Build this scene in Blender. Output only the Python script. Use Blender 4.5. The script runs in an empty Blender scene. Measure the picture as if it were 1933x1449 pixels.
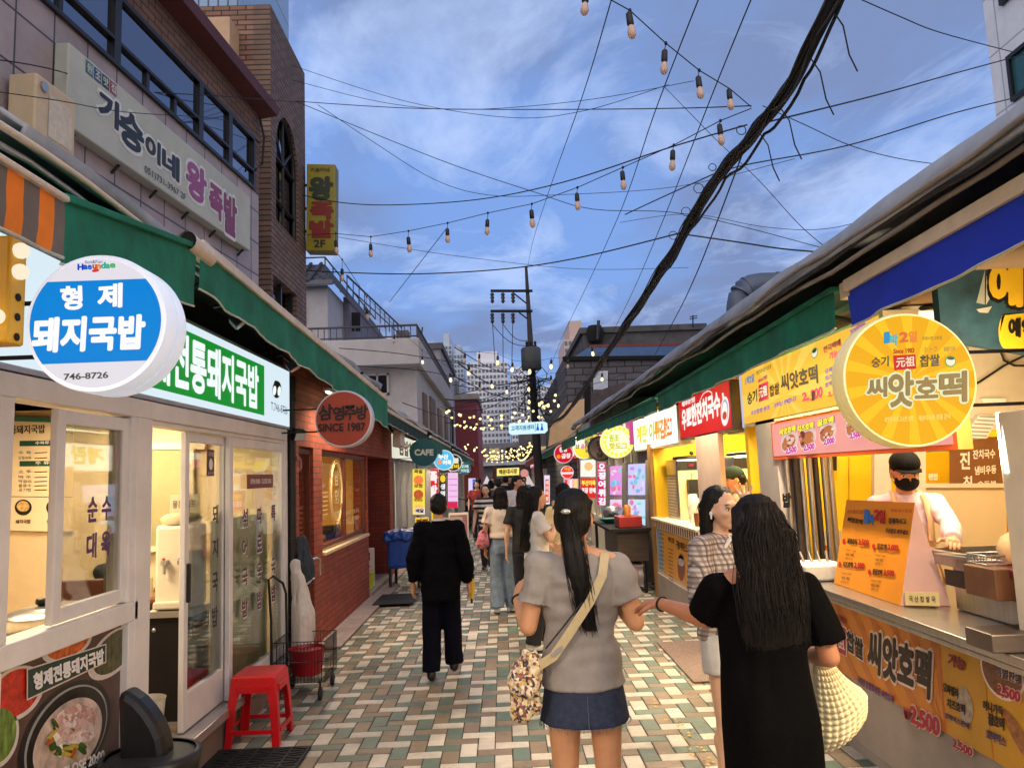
import bpy, bmesh, math, random
from mathutils import Vector as V, Matrix, noise
R = math.radians
rnd = random.Random(7)
SC = bpy.context.scene
COL = SC.collection
               # camera
PW, PH, FOC, CAMH = 1933.0, 1449.0, 1450.0, 1.75
VPX, VPY, ROLL = 948.0, 896.0, 0.037
def ray0(px, py): return V(((px - PW / 2) / FOC, -(py - PH / 2) / FOC, -1.0))
_y = ray0(VPX, VPY).normalized()
_u = V((-math.sin(ROLL), math.cos(ROLL), 0)); _u = (_u - _y * (_u @ _y)).normalized()
_x = _y.cross(_u)
RM = Matrix((_x, _y, _u))
CAMP = V((0, 0, CAMH))
def ray(px, py): return RM @ ray0(px, py)
def onX(px, py, x): d = ray(px, py); return CAMP + d * (x / d.x)
def onY(px, py, y): d = ray(px, py); return CAMP + d * (y / d.y)
def onZ(px, py, z): d = ray(px, py); return CAMP + d * ((z - CAMH) / d.z)
cd = bpy.data.cameras.new('camera'); cam = bpy.data.objects.new('camera', cd); COL.objects.link(cam)
cd.sensor_width = 36; cd.lens = FOC / PW * 36; cd.clip_start = 0.05; cd.clip_end = 3000
cam.matrix_world = Matrix.Translation(CAMP) @ RM.to_4x4()
SC.camera = cam
EXPO = 0.9
               # sky, light, exposure
SUN_EL, SUN_ROT = R(6), R(205)
w = bpy.data.worlds.new('World'); SC.world = w; w.use_nodes = True
nt = w.node_tree; bg = nt.nodes['Background']
sky = nt.nodes.new('ShaderNodeTexSky'); sky.sky_type = 'NISHITA'; sky.sun_disc = False
sky.sun_elevation = SUN_EL; sky.sun_rotation = SUN_ROT; sky.air_density = 1.0; sky.dust_density = 0.3; sky.ozone_density = 3.0
def wn(t, **k):
 n = nt.nodes.new(t)
 for a, b in k.items(): setattr(n, a, b)
 return n
def wm(op, a, b=None):
 n = wn('ShaderNodeMath', operation=op)
 for i, v in enumerate((a, b)):
  if v is None: continue
  if isinstance(v, (int, float)): n.inputs[i].default_value = v
  else: nt.links.new(v, n.inputs[i])
 return n.outputs[0]
tc = wn('ShaderNodeTexCoord'); sep = wn('ShaderNodeSeparateXYZ'); nt.links.new(tc.outputs['Generated'], sep.inputs[0])
zc = wm('ADD', wm('MAXIMUM', sep.outputs[2], 0.0), 0.10)
cmb = wn('ShaderNodeCombineXYZ'); nt.links.new(wm('DIVIDE', sep.outputs[0], zc), cmb.inputs[0]); nt.links.new(wm('DIVIDE', sep.outputs[1], zc), cmb.inputs[1])
mp = wn('ShaderNodeMapping'); mp.inputs['Scale'].default_value = (1.0, 0.75, 1); mp.inputs['Rotation'].default_value = (0, 0, R(35)); mp.inputs['Location'].default_value = (2.3, 5.1, 0)
nt.links.new(cmb.outputs[0], mp.inputs[0])
n1 = wn('ShaderNodeTexNoise'); n1.inputs['Scale'].default_value = 2.1; n1.inputs['Detail'].default_value = 8; n1.inputs['Roughness'].default_value = 0.62; n1.inputs['Distortion'].default_value = 0.5
n2 = wn('ShaderNodeTexNoise'); n2.inputs['Scale'].default_value = 1.15; n2.inputs['Detail'].default_value = 5; n2.inputs['Roughness'].default_value = 0.5
nt.links.new(mp.outputs[0], n1.inputs['Vector']); nt.links.new(mp.outputs[0], n2.inputs['Vector'])
def wramp(src, stops):
 n = wn('ShaderNodeValToRGB'); nt.links.new(src, n.inputs[0])
 e = n.color_ramp.elements
 while len(e) < len(stops): e.new(0.5)
 for k, (p, c) in zip(e, stops): k.position = p; k.color = (*c, 1)
 return n
def wmix(fac, a, b):
 n = wn('ShaderNodeMix', data_type='RGBA')
 for s, v in ((0, fac), (6, a), (7, b)):
  if isinstance(v, (int, float)): n.inputs[s].default_value = v
  elif isinstance(v, tuple): n.inputs[s].default_value = (*v, 1)
  else: nt.links.new(v, n.inputs[s])
 return n.outputs[2]
SKYGAIN = 1.0
f1 = wramp(n1.outputs['Fac'], [(0.48, (0, 0, 0)), (0.66, (1, 1, 1))])
f2 = wramp(n2.outputs['Fac'], [(0.42, (0, 0, 0)), (0.58, (1, 1, 1))])
clear = wmix(0.86, sky.outputs[0], (1.45, 2.5, 5.4))
grey = wmix(wm('MULTIPLY', f2.outputs[0], 0.95), clear, (1.3, 1.78, 3.2))
white = wmix(wm('MULTIPLY', f1.outputs[0], 0.66), grey, (3.5, 4.4, 6.6))
back_fill = wn('ShaderNodeMapRange'); back_fill.inputs[1].default_value = 0.42; back_fill.inputs[2].default_value = -0.7; back_fill.inputs[4].default_value = 0.9; nt.links.new(sep.outputs[1], back_fill.inputs[0])   # fill glow added to the unseen sky behind the camera
white = wmix(back_fill.outputs[0], white, (9.5, 8.6, 8.4))
nt.links.new(white, bg.inputs[0]); bg.inputs[1].default_value = 0.088
sl = bpy.data.lights.new('sun', 'SUN'); so = bpy.data.objects.new('sun', sl); COL.objects.link(so)
sl.energy = 0.12; sl.angle = R(20); sl.color = (1.0, 0.93, 0.85)
so.rotation_euler = (R(90) - SUN_EL, 0, math.pi - SUN_ROT)
vs = SC.view_settings; vs.view_transform = 'Standard'; vs.look = 'None'; vs.gamma = 1.0; vs.use_curve_mapping = False; vs.exposure = EXPO
cy = SC.cycles; cy.use_denoising = True; cy.max_bounces = 6; cy.diffuse_bounces = 3; cy.glossy_bounces = 3; cy.transmission_bounces = 5; cy.transparent_max_bounces = 8
cy.sample_clamp_indirect = 6.0; cy.caustics_reflective = False; cy.caustics_refractive = False
               # materials
lerp = lambda a, c, u: a + (c - a) * u
def lin(c):
 c /= 255.0
 return c / 12.92 if c <= 0.04045 else ((c + 0.055) / 1.055) ** 2.4
def S(r, g=None, b=None):
 if g is None: r, g, b = r
 return (lin(r), lin(g), lin(b))
MATS = {}
def newmat(name):
 m = bpy.data.materials.new(name); m.use_nodes = True
 return m, m.node_tree, m.node_tree.nodes['Principled BSDF']
def node(t, typ, **k):
 n = t.nodes.new(typ)
 for a, b in k.items():
  if a in n.inputs: n.inputs[a].default_value = b
  else: setattr(n, a, b)
 return n
def mixc(t, fac, a, b, blend='MIX'):
 n = t.nodes.new('ShaderNodeMix'); n.data_type = 'RGBA'; n.blend_type = blend
 for s, v in ((0, fac), (6, a), (7, b)):
  if isinstance(v, (int, float)): n.inputs[s].default_value = v
  elif isinstance(v, tuple): n.inputs[s].default_value = (*v[:3], 1)
  else: t.links.new(v, n.inputs[s])
 return n.outputs[2]
def mat(name, col, rough=0.6, metal=0.0, var=0.15, vs=6.0, bump=0.0, bs=60.0, emit=0.0, ecol=None, spec=0.5, stretch=None, dirt=0.0):
 if name in MATS: return MATS[name]
 m, t, p = newmat(name)
 tcn = t.nodes.new('ShaderNodeTexCoord'); vec = tcn.outputs['Object']
 if stretch:
  mpn = t.nodes.new('ShaderNodeMapping'); mpn.inputs['Scale'].default_value = stretch; t.links.new(vec, mpn.inputs[0]); vec = mpn.outputs[0]
 c = col
 if var:
  nz = node(t, 'ShaderNodeTexNoise', Scale=vs, Detail=5.0, Roughness=0.6); t.links.new(vec, nz.inputs['Vector'])
  mr = node(t, 'ShaderNodeMapRange'); mr.inputs[1].default_value = 0.3; mr.inputs[2].default_value = 0.7; t.links.new(nz.outputs['Fac'], mr.inputs[0])
  c = mixc(t, mr.outputs[0], tuple(x * (1 - var) for x in col), tuple(min(1, x * (1 + var)) for x in col))
 if dirt:
  nd = node(t, 'ShaderNodeTexNoise', Scale=1.3, Detail=8.0, Roughness=0.7); t.links.new(tcn.outputs['Object'], nd.inputs['Vector'])
  rr = node(t, 'ShaderNodeMapRange'); rr.inputs[1].default_value = 0.48; rr.inputs[2].default_value = 0.75; rr.inputs[4].default_value = dirt; t.links.new(nd.outputs['Fac'], rr.inputs[0])
  c = mixc(t, rr.outputs[0], c, tuple(x * 0.35 for x in col))
 if isinstance(c, tuple): p.inputs['Base Color'].default_value = (*c, 1)
 else: t.links.new(c, p.inputs['Base Color'])
 p.inputs['Roughness'].default_value = rough; p.inputs['Metallic'].default_value = metal; p.inputs['Specular IOR Level'].default_value = spec
 if emit:
  p.inputs['Emission Color'].default_value = (*(ecol or col), 1); p.inputs['Emission Strength'].default_value = emit
 if bump:
  nb = node(t, 'ShaderNodeTexNoise', Scale=bs, Detail=4.0); t.links.new(vec, nb.inputs['Vector'])
  bn = node(t, 'ShaderNodeBump', Strength=bump, Distance=0.01); t.links.new(nb.outputs['Fac'], bn.inputs['Height']); t.links.new(bn.outputs[0], p.inputs['Normal'])
 MATS[name] = m
 return m
def glow(r, g, b, k=1.0):
 n = 'lit_%d_%d_%d_%d' % (r, g, b, int(k * 100))
 if n in MATS: return MATS[n]
 c = S(r, g, b)
 m, t, p = newmat(n)
 p.inputs['Base Color'].default_value = (*[x * 0.05 for x in c], 1); p.inputs['Roughness'].default_value = 0.5; p.inputs['Specular IOR Level'].default_value = 0.1
 p.inputs['Emission Color'].default_value = (*c, 1); p.inputs['Emission Strength'].default_value = k / 2 ** EXPO
 MATS[n] = m
 return m
def ink(r, g, b, rough=0.5):
 return mat('ink_%d_%d_%d' % (r, g, b), S(r, g, b), rough=rough, var=0.06, vs=20)
def gridmat(name, c1, c2, mortar, bw, bh, axes='YZ', ms=0.01, offset=0.5, rough=0.75, bump=0.3, bias=0.0, var=0.25):
 if name in MATS: return MATS[name]
 m, t, p = newmat(name)
 tcn = t.nodes.new('ShaderNodeTexCoord'); sp = t.nodes.new('ShaderNodeSeparateXYZ'); t.links.new(tcn.outputs['Object'], sp.inputs[0])
 cb = t.nodes.new('ShaderNodeCombineXYZ')
 for i, a in enumerate(axes): t.links.new(sp.outputs['XYZ'.index(a)], cb.inputs[i])
 b = t.nodes.new('ShaderNodeTexBrick'); b.offset = offset; b.inputs['Scale'].default_value = 1.0
 b.inputs['Color1'].default_value = (*c1, 1); b.inputs['Color2'].default_value = (*c2, 1); b.inputs['Mortar'].default_value = (*mortar, 1)
 b.inputs['Mortar Size'].default_value = ms; b.inputs['Mortar Smooth'].default_value = 0.1; b.inputs['Bias'].default_value = bias
 b.inputs['Brick Width'].default_value = bw; b.inputs['Row Height'].default_value = bh
 t.links.new(cb.outputs[0], b.inputs['Vector'])
 nz = node(t, 'ShaderNodeTexNoise', Scale=2.5, Detail=6.0, Roughness=0.65); t.links.new(tcn.outputs['Object'], nz.inputs['Vector'])
 mr = node(t, 'ShaderNodeMapRange'); mr.inputs[1].default_value = 0.3; mr.inputs[2].default_value = 0.7; mr.inputs[3].default_value = 1 - var; mr.inputs[4].default_value = 1 + var * 0.6; t.links.new(nz.outputs['Fac'], mr.inputs[0])
 mu = t.nodes.new('ShaderNodeMix'); mu.data_type = 'RGBA'; mu.blend_type = 'MULTIPLY'; mu.inputs[0].default_value = 1.0
 t.links.new(b.outputs['Color'], mu.inputs[6]); t.links.new(mr.outputs[0], mu.inputs[7])
 t.links.new(mu.outputs[2], p.inputs['Base Color']); p.inputs['Roughness'].default_value = rough
 bn = node(t, 'ShaderNodeBump', Strength=bump, Distance=0.01); bn.invert = True; t.links.new(b.outputs['Fac'], bn.inputs['Height']); t.links.new(bn.outputs[0], p.inputs['Normal'])
 MATS[name] = m
 return m
def glassmat(name='window_glass', tint=(0.93, 0.96, 0.95), fac=0.10, rough=0.02):
 if name in MATS: return MATS[name]
 m = bpy.data.materials.new(name); m.use_nodes = True; t = m.node_tree
 for n in list(t.nodes):
  if n.type != 'OUTPUT_MATERIAL': t.nodes.remove(n)
 out = [n for n in t.nodes if n.type == 'OUTPUT_MATERIAL'][0]
 tr = node(t, 'ShaderNodeBsdfTransparent'); tr.inputs[0].default_value = (*tint, 1)
 gl = node(t, 'ShaderNodeBsdfGlossy'); gl.inputs['Roughness'].default_value = rough
 lw = node(t, 'ShaderNodeLayerWeight', Blend=0.35)
 ad = node(t, 'ShaderNodeMath', operation='MULTIPLY_ADD'); ad.inputs[1].default_value = 0.55; ad.inputs[2].default_value = fac * 0.4; t.links.new(lw.outputs['Fresnel'], ad.inputs[0])
 mx = t.nodes.new('ShaderNodeMixShader'); t.links.new(ad.outputs[0], mx.inputs[0]); t.links.new(tr.outputs[0], mx.inputs[1]); t.links.new(gl.outputs[0], mx.inputs[2]); t.links.new(mx.outputs[0], out.inputs[0])
 MATS[name] = m
 return m
               # mesh builder
TXT = {}
def text_shape(s, bold=0.0, res=3):
 k = (s, round(bold, 3), res)
 if k in TXT: return TXT[k]
 c = bpy.data.curves.new('lettering', 'FONT'); c.body = s; c.offset = bold; c.resolution_u = res
 o = bpy.data.objects.new('lettering', c); COL.objects.link(o)
 dg = bpy.context.evaluated_depsgraph_get()
 me = o.evaluated_get(dg).to_mesh()
 vs_ = [(v.co.x, v.co.y) for v in me.vertices]; fs = [tuple(p.vertices) for p in me.polygons]
 o.evaluated_get(dg).to_mesh_clear()
 bpy.data.objects.remove(o); bpy.data.curves.remove(c)
 xs = [a for a, _ in vs_] or [0, 1]; ys = [b for _, b in vs_] or [0, 1]
 TXT[k] = (vs_, fs, min(xs), max(xs), min(ys), max(ys))
 return TXT[k]
class MB:
 def __init__(s): s.v = []; s.f = []; s.m = []; s.mats = []; s.sm = []
 def mi(s, m):
  if m not in s.mats: s.mats.append(m)
  return s.mats.index(m)
 def add(s, vs_, fs, m, smooth=False):
  o = len(s.v); s.v += [V(a) for a in vs_]; i = s.mi(m)
  for f in fs: s.f.append(tuple(o + k for k in f)); s.m.append(i); s.sm.append(smooth)
  return s
 def poly(s, pts, m): return s.add(pts, [tuple(range(len(pts)))], m)
 def prism(s, pts, d, m, m2=None):
  n = len(pts); d = V(d); pts = [V(p) for p in pts]
  s.add(pts + [p + d for p in pts], [tuple(range(n))], m)
  o = len(s.v) - 2 * n; i = s.mi(m2 or m)
  for f in [tuple(range(2 * n - 1, n - 1, -1))] + [(k, k + n, (k + 1) % n + n, (k + 1) % n) for k in range(n)]:
   s.f.append(tuple(o + j for j in f)); s.m.append(i); s.sm.append(False)
  return s
 def box(s, a, b, m):
  (x0, y0, z0), (x1, y1, z1) = a, b
  P = [(x0, y0, z0), (x1, y0, z0), (x1, y1, z0), (x0, y1, z0), (x0, y0, z1), (x1, y0, z1), (x1, y1, z1), (x0, y1, z1)]
  return s.add(P, [(0, 3, 2, 1), (4, 5, 6, 7), (0, 1, 5, 4), (1, 2, 6, 5), (2, 3, 7, 6), (3, 0, 4, 7)], m)
 def obox(s, c, ax, ay, az, m):
  c, ax, ay, az = V(c), V(ax), V(ay), V(az)
  P = [c - ax - ay - az, c + ax - ay - az, c + ax + ay - az, c - ax + ay - az, c - ax - ay + az, c + ax - ay + az, c + ax + ay + az, c - ax + ay + az]
  return s.add(P, [(0, 3, 2, 1), (4, 5, 6, 7), (0, 1, 5, 4), (1, 2, 6, 5), (2, 3, 7, 6), (3, 0, 4, 7)], m)
 def ring(s, c, ux, uy, n): return [V(c) + V(ux) * math.cos(2 * math.pi * k / n) + V(uy) * math.sin(2 * math.pi * k / n) for k in range(n)]
 def loft(s, rings, m, cap=(True, True), smooth=True):
  n = len(rings[0]); vs_ = [p for r in rings for p in r]; fs = []
  for i in range(len(rings) - 1):
   for k in range(n): fs.append((i * n + k, i * n + (k + 1) % n, (i + 1) * n + (k + 1) % n, (i + 1) * n + k))
  s.add(vs_, fs, m, smooth)
  if cap[0]: s.add(rings[0], [tuple(range(n - 1, -1, -1))], m)
  if cap[1]: s.add(rings[-1], [tuple(range(n))], m)
  return s
 def tube(s, pts, r, m, n=6, cap=True):
  pts = [V(p) for p in pts]; rings = []
  for i, p in enumerate(pts):
   d = (pts[min(i + 1, len(pts) - 1)] - pts[max(i - 1, 0)])
   if d.length < 1e-9: d = V((0, 0, 1))
   d.normalize(); a = V((0, 0, 1)) if abs(d.z) < 0.9 else V((0, 1, 0))
   ux = d.cross(a).normalized(); uy = d.cross(ux)
   rr = r[i] if isinstance(r, (list, tuple)) else r
   rings.append(s.ring(p, ux * rr, uy * rr, n))
  return s.loft(rings, m, (cap, cap))
 def lathe(s, prof, c, m, n=20, axis='Z', cap=(True, True)):
  A = {'Z': (V((1, 0, 0)), V((0, 1, 0)), V((0, 0, 1))), 'Y': (V((1, 0, 0)), V((0, 0, 1)), V((0, 1, 0))), 'X': (V((0, 1, 0)), V((0, 0, 1)), V((1, 0, 0)))}[axis]
  return s.loft([s.ring(V(c) + A[2] * h, A[0] * r, A[1] * r, n) for r, h in prof], m, cap)
 def ball(s, c, rx, ry, rz, m, n=10, k=6):
  c = V(c); prof = [(math.sin(math.pi * i / k), -math.cos(math.pi * i / k)) for i in range(k + 1)]
  prof[0] = (0.02, -1); prof[-1] = (0.02, 1)
  return s.loft([[c + V((rx * a * math.cos(2 * math.pi * j / n), ry * a * math.sin(2 * math.pi * j / n), rz * h)) for j in range(n)] for a, h in prof], m)
 def text(s, t, bl, br, tl, m, bold=0.0, off=(0, 0, 0), res=3):
  vs_, fs, x0, x1, y0, y1 = text_shape(t, min(bold, 0.012), res)
  bl, br, tl, off = V(bl), V(br), V(tl), V(off); ex = br - bl; ey = tl - bl
  w_ = max(x1 - x0, 1e-6); h_ = max(y1 - y0, 1e-6)
  nn = ex.cross(ey); nn = nn.normalized() if nn.length > 1e-12 else V((0, 0, 0))
  e = max(0.0, bold - 0.012)
  sh = [(0, 0)] if e < 0.004 else [(-e, 0), (e, 0), (0, e), (0, -e), (e * .7, e * .7), (-e * .7, -e * .7), (e * .7, -e * .7), (-e * .7, e * .7)]
  for i, (dx, dy) in enumerate(sh):
   s.add([bl + ex * ((a - x0 + dx) / w_) + ey * ((b - y0 + dy) / h_) + off + nn * (0.00025 * i) for a, b in vs_], fs, m)
  return s
 def build(s, name, parent=None, loc=None, bev=0.0, thing=None, smooth_angle=None):
  if parent is not None: o_ = OFFS[parent.name]
  elif loc is not None: o_ = V(loc)
  else:
   o_ = V(((min(p.x for p in s.v) + max(p.x for p in s.v)) / 2, (min(p.y for p in s.v) + max(p.y for p in s.v)) / 2, min(p.z for p in s.v)))
  me = bpy.data.meshes.new(name)
  me.from_pydata([p - o_ for p in s.v], [], s.f)
  for m in s.mats: me.materials.append(m)
  me.polygons.foreach_set('material_index', s.m); me.polygons.foreach_set('use_smooth', s.sm)
  me.update()
  o = bpy.data.objects.new(name, me); COL.objects.link(o)
  if parent is not None: o.parent = parent
  else: o.location = o_
  if bev:
   b = o.modifiers.new('bevel', 'BEVEL'); b.width = bev; b.segments = 2; b.limit_method = 'ANGLE'; b.angle_limit = R(40)
  OFFS[o.name] = o_
  return o
OFFS = {}
def thing(name, label, cat, loc=(0, 0, 0), group=None):
 o = bpy.data.objects.new(name, None); o.empty_display_size = 0.1; COL.objects.link(o); o.location = loc; OFFS[o.name] = V(loc)
 o['label'] = label; o['category'] = cat
 if group: o['group'] = group
 return o
def tag(o, label, cat, group=None, kind=None):
 if label: o['label'] = label
 if cat: o['category'] = cat
 if group: o['group'] = group
 if kind: o['kind'] = kind
 return o
def struct(mb, name, **k):
 o = mb.build(name, **k); o['kind'] = 'structure'; return o
KIDS = {}
def dup(root, loc, rz=None, label=None, group=None, sc=None):
 r = root.copy(); COL.objects.link(r); r.location = loc
 if rz is not None: r.rotation_euler = (0, 0, rz)
 if sc: r.scale = (sc, sc, sc)
 if label: r['label'] = label
 if group: r['group'] = group
 for ch in list(root.children):
  c = ch.copy(); COL.objects.link(c); c.parent = r
  for g in list(ch.children):
   d = g.copy(); COL.objects.link(d); d.parent = c
 return r
class PL:
 def __init__(s, f, n): s.f = f; s.n = V(n)
 def p(s, px, py, off=0.0): return s.f(px, py) + s.n * off
 def q(s, pts, off=0.0): return [s.p(a, b, off) for a, b in pts]
 def slab(s, mb, pts, t, m, off=0.0, m2=None): return mb.prism(s.q(pts, off), -s.n * t, m, m2)
 def poly(s, mb, pts, m, off=0.002): return mb.poly(s.q(pts, off), m)
 def text(s, mb, t, bl, br, tl, m, bold=0.0, off=0.004, res=3): return mb.text(t, s.p(*bl, off), s.p(*br, off), s.p(*tl, off), m, bold, (0, 0, 0), res)
 def ell(s, mb, c, ax, ay, m, off=0.002, n=28, a0=0, a1=2 * math.pi):
  C_ = s.p(*c, off); A = s.p(*ax, off) - C_; B = s.p(*ay, off) - C_
  return mb.poly([C_ + A * math.cos(a0 + (a1 - a0) * k / n) + B * math.sin(a0 + (a1 - a0) * k / n) for k in range(n)], m)
def PX(x, sgn): return PL(lambda a, b: onX(a, b, x), (sgn, 0, 0))
def PY(y): return PL(lambda a, b: onY(a, b, y), (0, -1, 0))
def PP(p1, p2):
 p1, p2 = V((*p1, 0)), V((*p2, 0)); d = (p2 - p1).normalized(); n = V((d.y, -d.x, 0))
 if n @ (V((0, 0, 0)) - p1) < 0: n = -n
 def f(a, b):
  r_ = ray(a, b); return CAMP + r_ * (((p1 - CAMP) @ n) / (r_ @ n))
 return PL(f, n)
               # shared materials
M_white = mat('white_powder_coat', S(230, 224, 220), 0.4, var=0.08, vs=3, dirt=0.25)
M_alu = mat('aluminium', S(190, 188, 188), 0.35, 0.7, var=0.1)
M_steel = mat('brushed_steel', S(180, 176, 172), 0.28, 0.95, var=0.15, vs=3, stretch=(1, 30, 1))
M_black = mat('black_plastic', S(22, 22, 24), 0.42, var=0.2, vs=12)
M_dark = mat('dark_void', S(18, 16, 16), 0.9, var=0.2)
M_rubber = mat('black_rubber', S(26, 26, 27), 0.75, var=0.3, vs=30, bump=0.3)
M_wire = mat('cable_black', S(12, 12, 14), 0.6, var=0.2)
M_conc = mat('concrete', S(140, 132, 126), 0.85, var=0.2, vs=4, bump=0.25, dirt=0.5)
M_darkconc = mat('weathered_render', S(92, 90, 92), 0.9, var=0.3, vs=2, bump=0.3, dirt=0.6)
M_awn = mat('green_awning_canvas', S(8, 112, 86), 0.8, var=0.35, vs=4, bump=0.3, bs=40, dirt=0.7)
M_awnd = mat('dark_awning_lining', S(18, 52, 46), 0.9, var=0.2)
M_cream = mat('cream_metal', S(215, 200, 178), 0.45, var=0.1, dirt=0.3)
M_tarp = mat('grey_tarpaulin', S(150, 155, 162), 0.6, var=0.3, vs=3, bump=0.5, bs=9, dirt=0.5)
M_glass = glassmat()
PA = PX(-1.95, 1)
               # ground
g = MB(); M_grout = mat('paving_grout', S(58, 54, 50), 0.95, var=0.25, vs=9, bump=0.4)
g.poly([(-600, -300, -0.03), (600, -300, -0.03), (600, 1500, -0.03), (-600, 1500, -0.03)], mat('far_ground', S(90, 88, 86), 0.9, var=0.3, vs=0.4))
struct(g, 'ground', loc=(0, 0, 0))
def paver(name, c):
 m, t, p = newmat(name)
 geo = t.nodes.new('ShaderNodeNewGeometry'); tcn = t.nodes.new('ShaderNodeTexCoord')
 ra = node(t, 'ShaderNodeMapRange'); ra.inputs[3].default_value = 0.86; ra.inputs[4].default_value = 1.1; t.links.new(geo.outputs['Random Per Island'], ra.inputs[0])
 n1_ = node(t, 'ShaderNodeTexNoise', Scale=90.0, Detail=4.0, Roughness=0.7); t.links.new(tcn.outputs['Object'], n1_.inputs['Vector'])
 n2_ = node(t, 'ShaderNodeTexNoise', Scale=1.1, Detail=9.0, Roughness=0.72); t.links.new(tcn.outputs['Object'], n2_.inputs['Vector'])
 r1 = node(t, 'ShaderNodeMapRange'); r1.inputs[1].default_value = 0.3; r1.inputs[2].default_value = 0.75; r1.inputs[3].default_value = 0.8; r1.inputs[4].default_value = 1.12; t.links.new(n1_.outputs['Fac'], r1.inputs[0])
 r2 = node(t, 'ShaderNodeMapRange'); r2.inputs[1].default_value = 0.42; r2.inputs[2].default_value = 0.66; r2.inputs[3].default_value = 1.1; r2.inputs[4].default_value = 0.5; t.links.new(n2_.outputs['Fac'], r2.inputs[0])
 m1 = node(t, 'ShaderNodeMath', operation='MULTIPLY'); t.links.new(ra.outputs[0], m1.inputs[0]); t.links.new(r1.outputs[0], m1.inputs[1])
 m2 = node(t, 'ShaderNodeMath', operation='MULTIPLY'); t.links.new(m1.outputs[0], m2.inputs[0]); t.links.new(r2.outputs[0], m2.inputs[1])
 o = mixc(t, 1.0, c, m2.outputs[0], 'MULTIPLY'); t.links.new(o, p.inputs['Base Color'])
 rr = node(t, 'ShaderNodeMapRange'); rr.inputs[3].default_value = 0.28; rr.inputs[4].default_value = 0.62; t.links.new(n2_.outputs['Fac'], rr.inputs[0]); t.links.new(rr.outputs[0], p.inputs['Roughness'])
 bn = node(t, 'ShaderNodeBump', Strength=0.25, Distance=0.004); t.links.new(n1_.outputs['Fac'], bn.inputs['Height']); t.links.new(bn.outputs[0], p.inputs['Normal'])
 return m
PV = [paver('paver_white', S(202, 192, 178)), paver('paver_green', S(98, 114, 102)), paver('paver_brown', S(136, 118, 98))]
def paving():
 mb = MB(); c = 0.1125; gp = 0.0035; hx = 2.36
 mb.poly([(-2.6, 0.5, -0.004), (2.6, 0.5, -0.004), (2.6, 62, -0.004), (-2.6, 62, -0.004)], M_grout)
 x0, y0 = -0.224 - c, 5.486 - c / 2          # a white brick seen lying across the street
 i0, i1 = int((-hx - x0) / c) - 1, int((hx - x0) / c) + 1
 j0, j1 = int((1.2 - y0) / c), int((60 - y0) / c)
 for j in range(j0, j1):
  for i in range(i0, i1):
   k = (i - j) % 4
   if k == 0: w_, h_, jj = 2, 1, j; a = j; b = (i - j) // 4; col = {0: 0, 1: 1, 2: 2}[(a - b) % 3]
   elif k == 2: w_, h_, jj = 1, 2, j - 1; a = j; b = (i - j - 2) // 4; col = {1: 0, 2: 1, 0: 2}[(a - b) % 3]
   else: continue
   if rnd.random() < 0.07: col = rnd.choice((0, 1, 2, 2))
   X0, Y0 = x0 + i * c, y0 + jj * c; X1, Y1 = X0 + w_ * c, Y0 + h_ * c
   if X0 < -hx or X1 > hx: continue
   near = Y0 < 16
   z = rnd.uniform(-0.0012, 0.0012); tx, ty = rnd.uniform(-.0008, .0008), rnd.uniform(-.0008, .0008)
   g_ = gp if near else gp * 0.7; e = 0.004
   T = [(X0 + g_ + e, Y0 + g_ + e), (X1 - g_ - e, Y0 + g_ + e), (X1 - g_ - e, Y1 - g_ - e), (X0 + g_ + e, Y1 - g_ - e)]
   zt = [z - tx - ty, z + tx - ty, z + tx + ty, z - tx + ty]
   P = [(x, y, q) for (x, y), q in zip(T, zt)]
   if near:
    B = [(X0 + g_, Y0 + g_, -0.004), (X1 - g_, Y0 + g_, -0.004), (X1 - g_, Y1 - g_, -0.004), (X0 + g_, Y1 - g_, -0.004)]
    mb.add(P + B, [(0, 1, 2, 3), (0, 4, 5, 1), (1, 5, 6, 2), (2, 6, 7, 3), (3, 7, 4, 0)], PV[col])
   else: mb.poly(P, PV[col])
 struct(mb, 'pavement', loc=(0, 0, 0))
paving()
mb = MB(); M_kerb = mat('kerb_granite', S(150, 134, 130), 0.8, var=0.2, vs=12, bump=0.2, dirt=0.6)
mb.box((-2.2, 8.35, 0.004), (-1.76, 13.0, 0.035), M_kerb); mb.box((-2.6, 13.0, 0.004), (-1.9, 40, 0.03), M_kerb)
struct(mb, 'kerb', bev=0.008)
               # soup restaurant (left, nearest)
rest = thing('soup_restaurant', 'white framed soup restaurant front with sliding glass windows and an open door', 'shop', (-1.95, 5, 0))
XF = -1.95
fr = MB()
def beam(y0, y1, z0, z1, x0=-2.07, x1=XF, m=M_white, b=fr): b.box((x0, y0, z0), (x1, y1, z1), m)
beam(1.6, 7.06, 2.135, 2.235); beam(1.6, 4.2, 1.07, 1.17); beam(1.6, 4.2, 0.0, 0.12)
beam(4.16, 4.34, 0.0, 2.135); beam(3.02, 3.11, 1.17, 2.135); beam(4.09, 4.16, 1.17, 2.135); beam(3.02, 3.09, .12, 1.07); beam(4.1, 4.16, .12, 1.07)
beam(6.98, 7.06, 0.2, 2.135); beam(4.34, 7.06, 2.105, 2.135, -2.05, -1.97)
beam(1.6, 3.02, 1.17, 1.3)
fr.build('shop_frame', rest, bev=0.006)
w_ = MB(); w_.box((-2.05, 1.6, .12), (-1.99, 4.16, 1.07), mat('panel_board', S(196, 176, 172), 0.6, var=0.1)); w_.build('dado_panel', rest)
sb = MB(); sb.box((-5.2, 1.6, -0.02), (-1.99, 7.06, 0.2), mat('shop_floor_tile', S(120, 104, 88), 0.5, var=0.2)); sb.build('raised_floor', rest)
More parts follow.
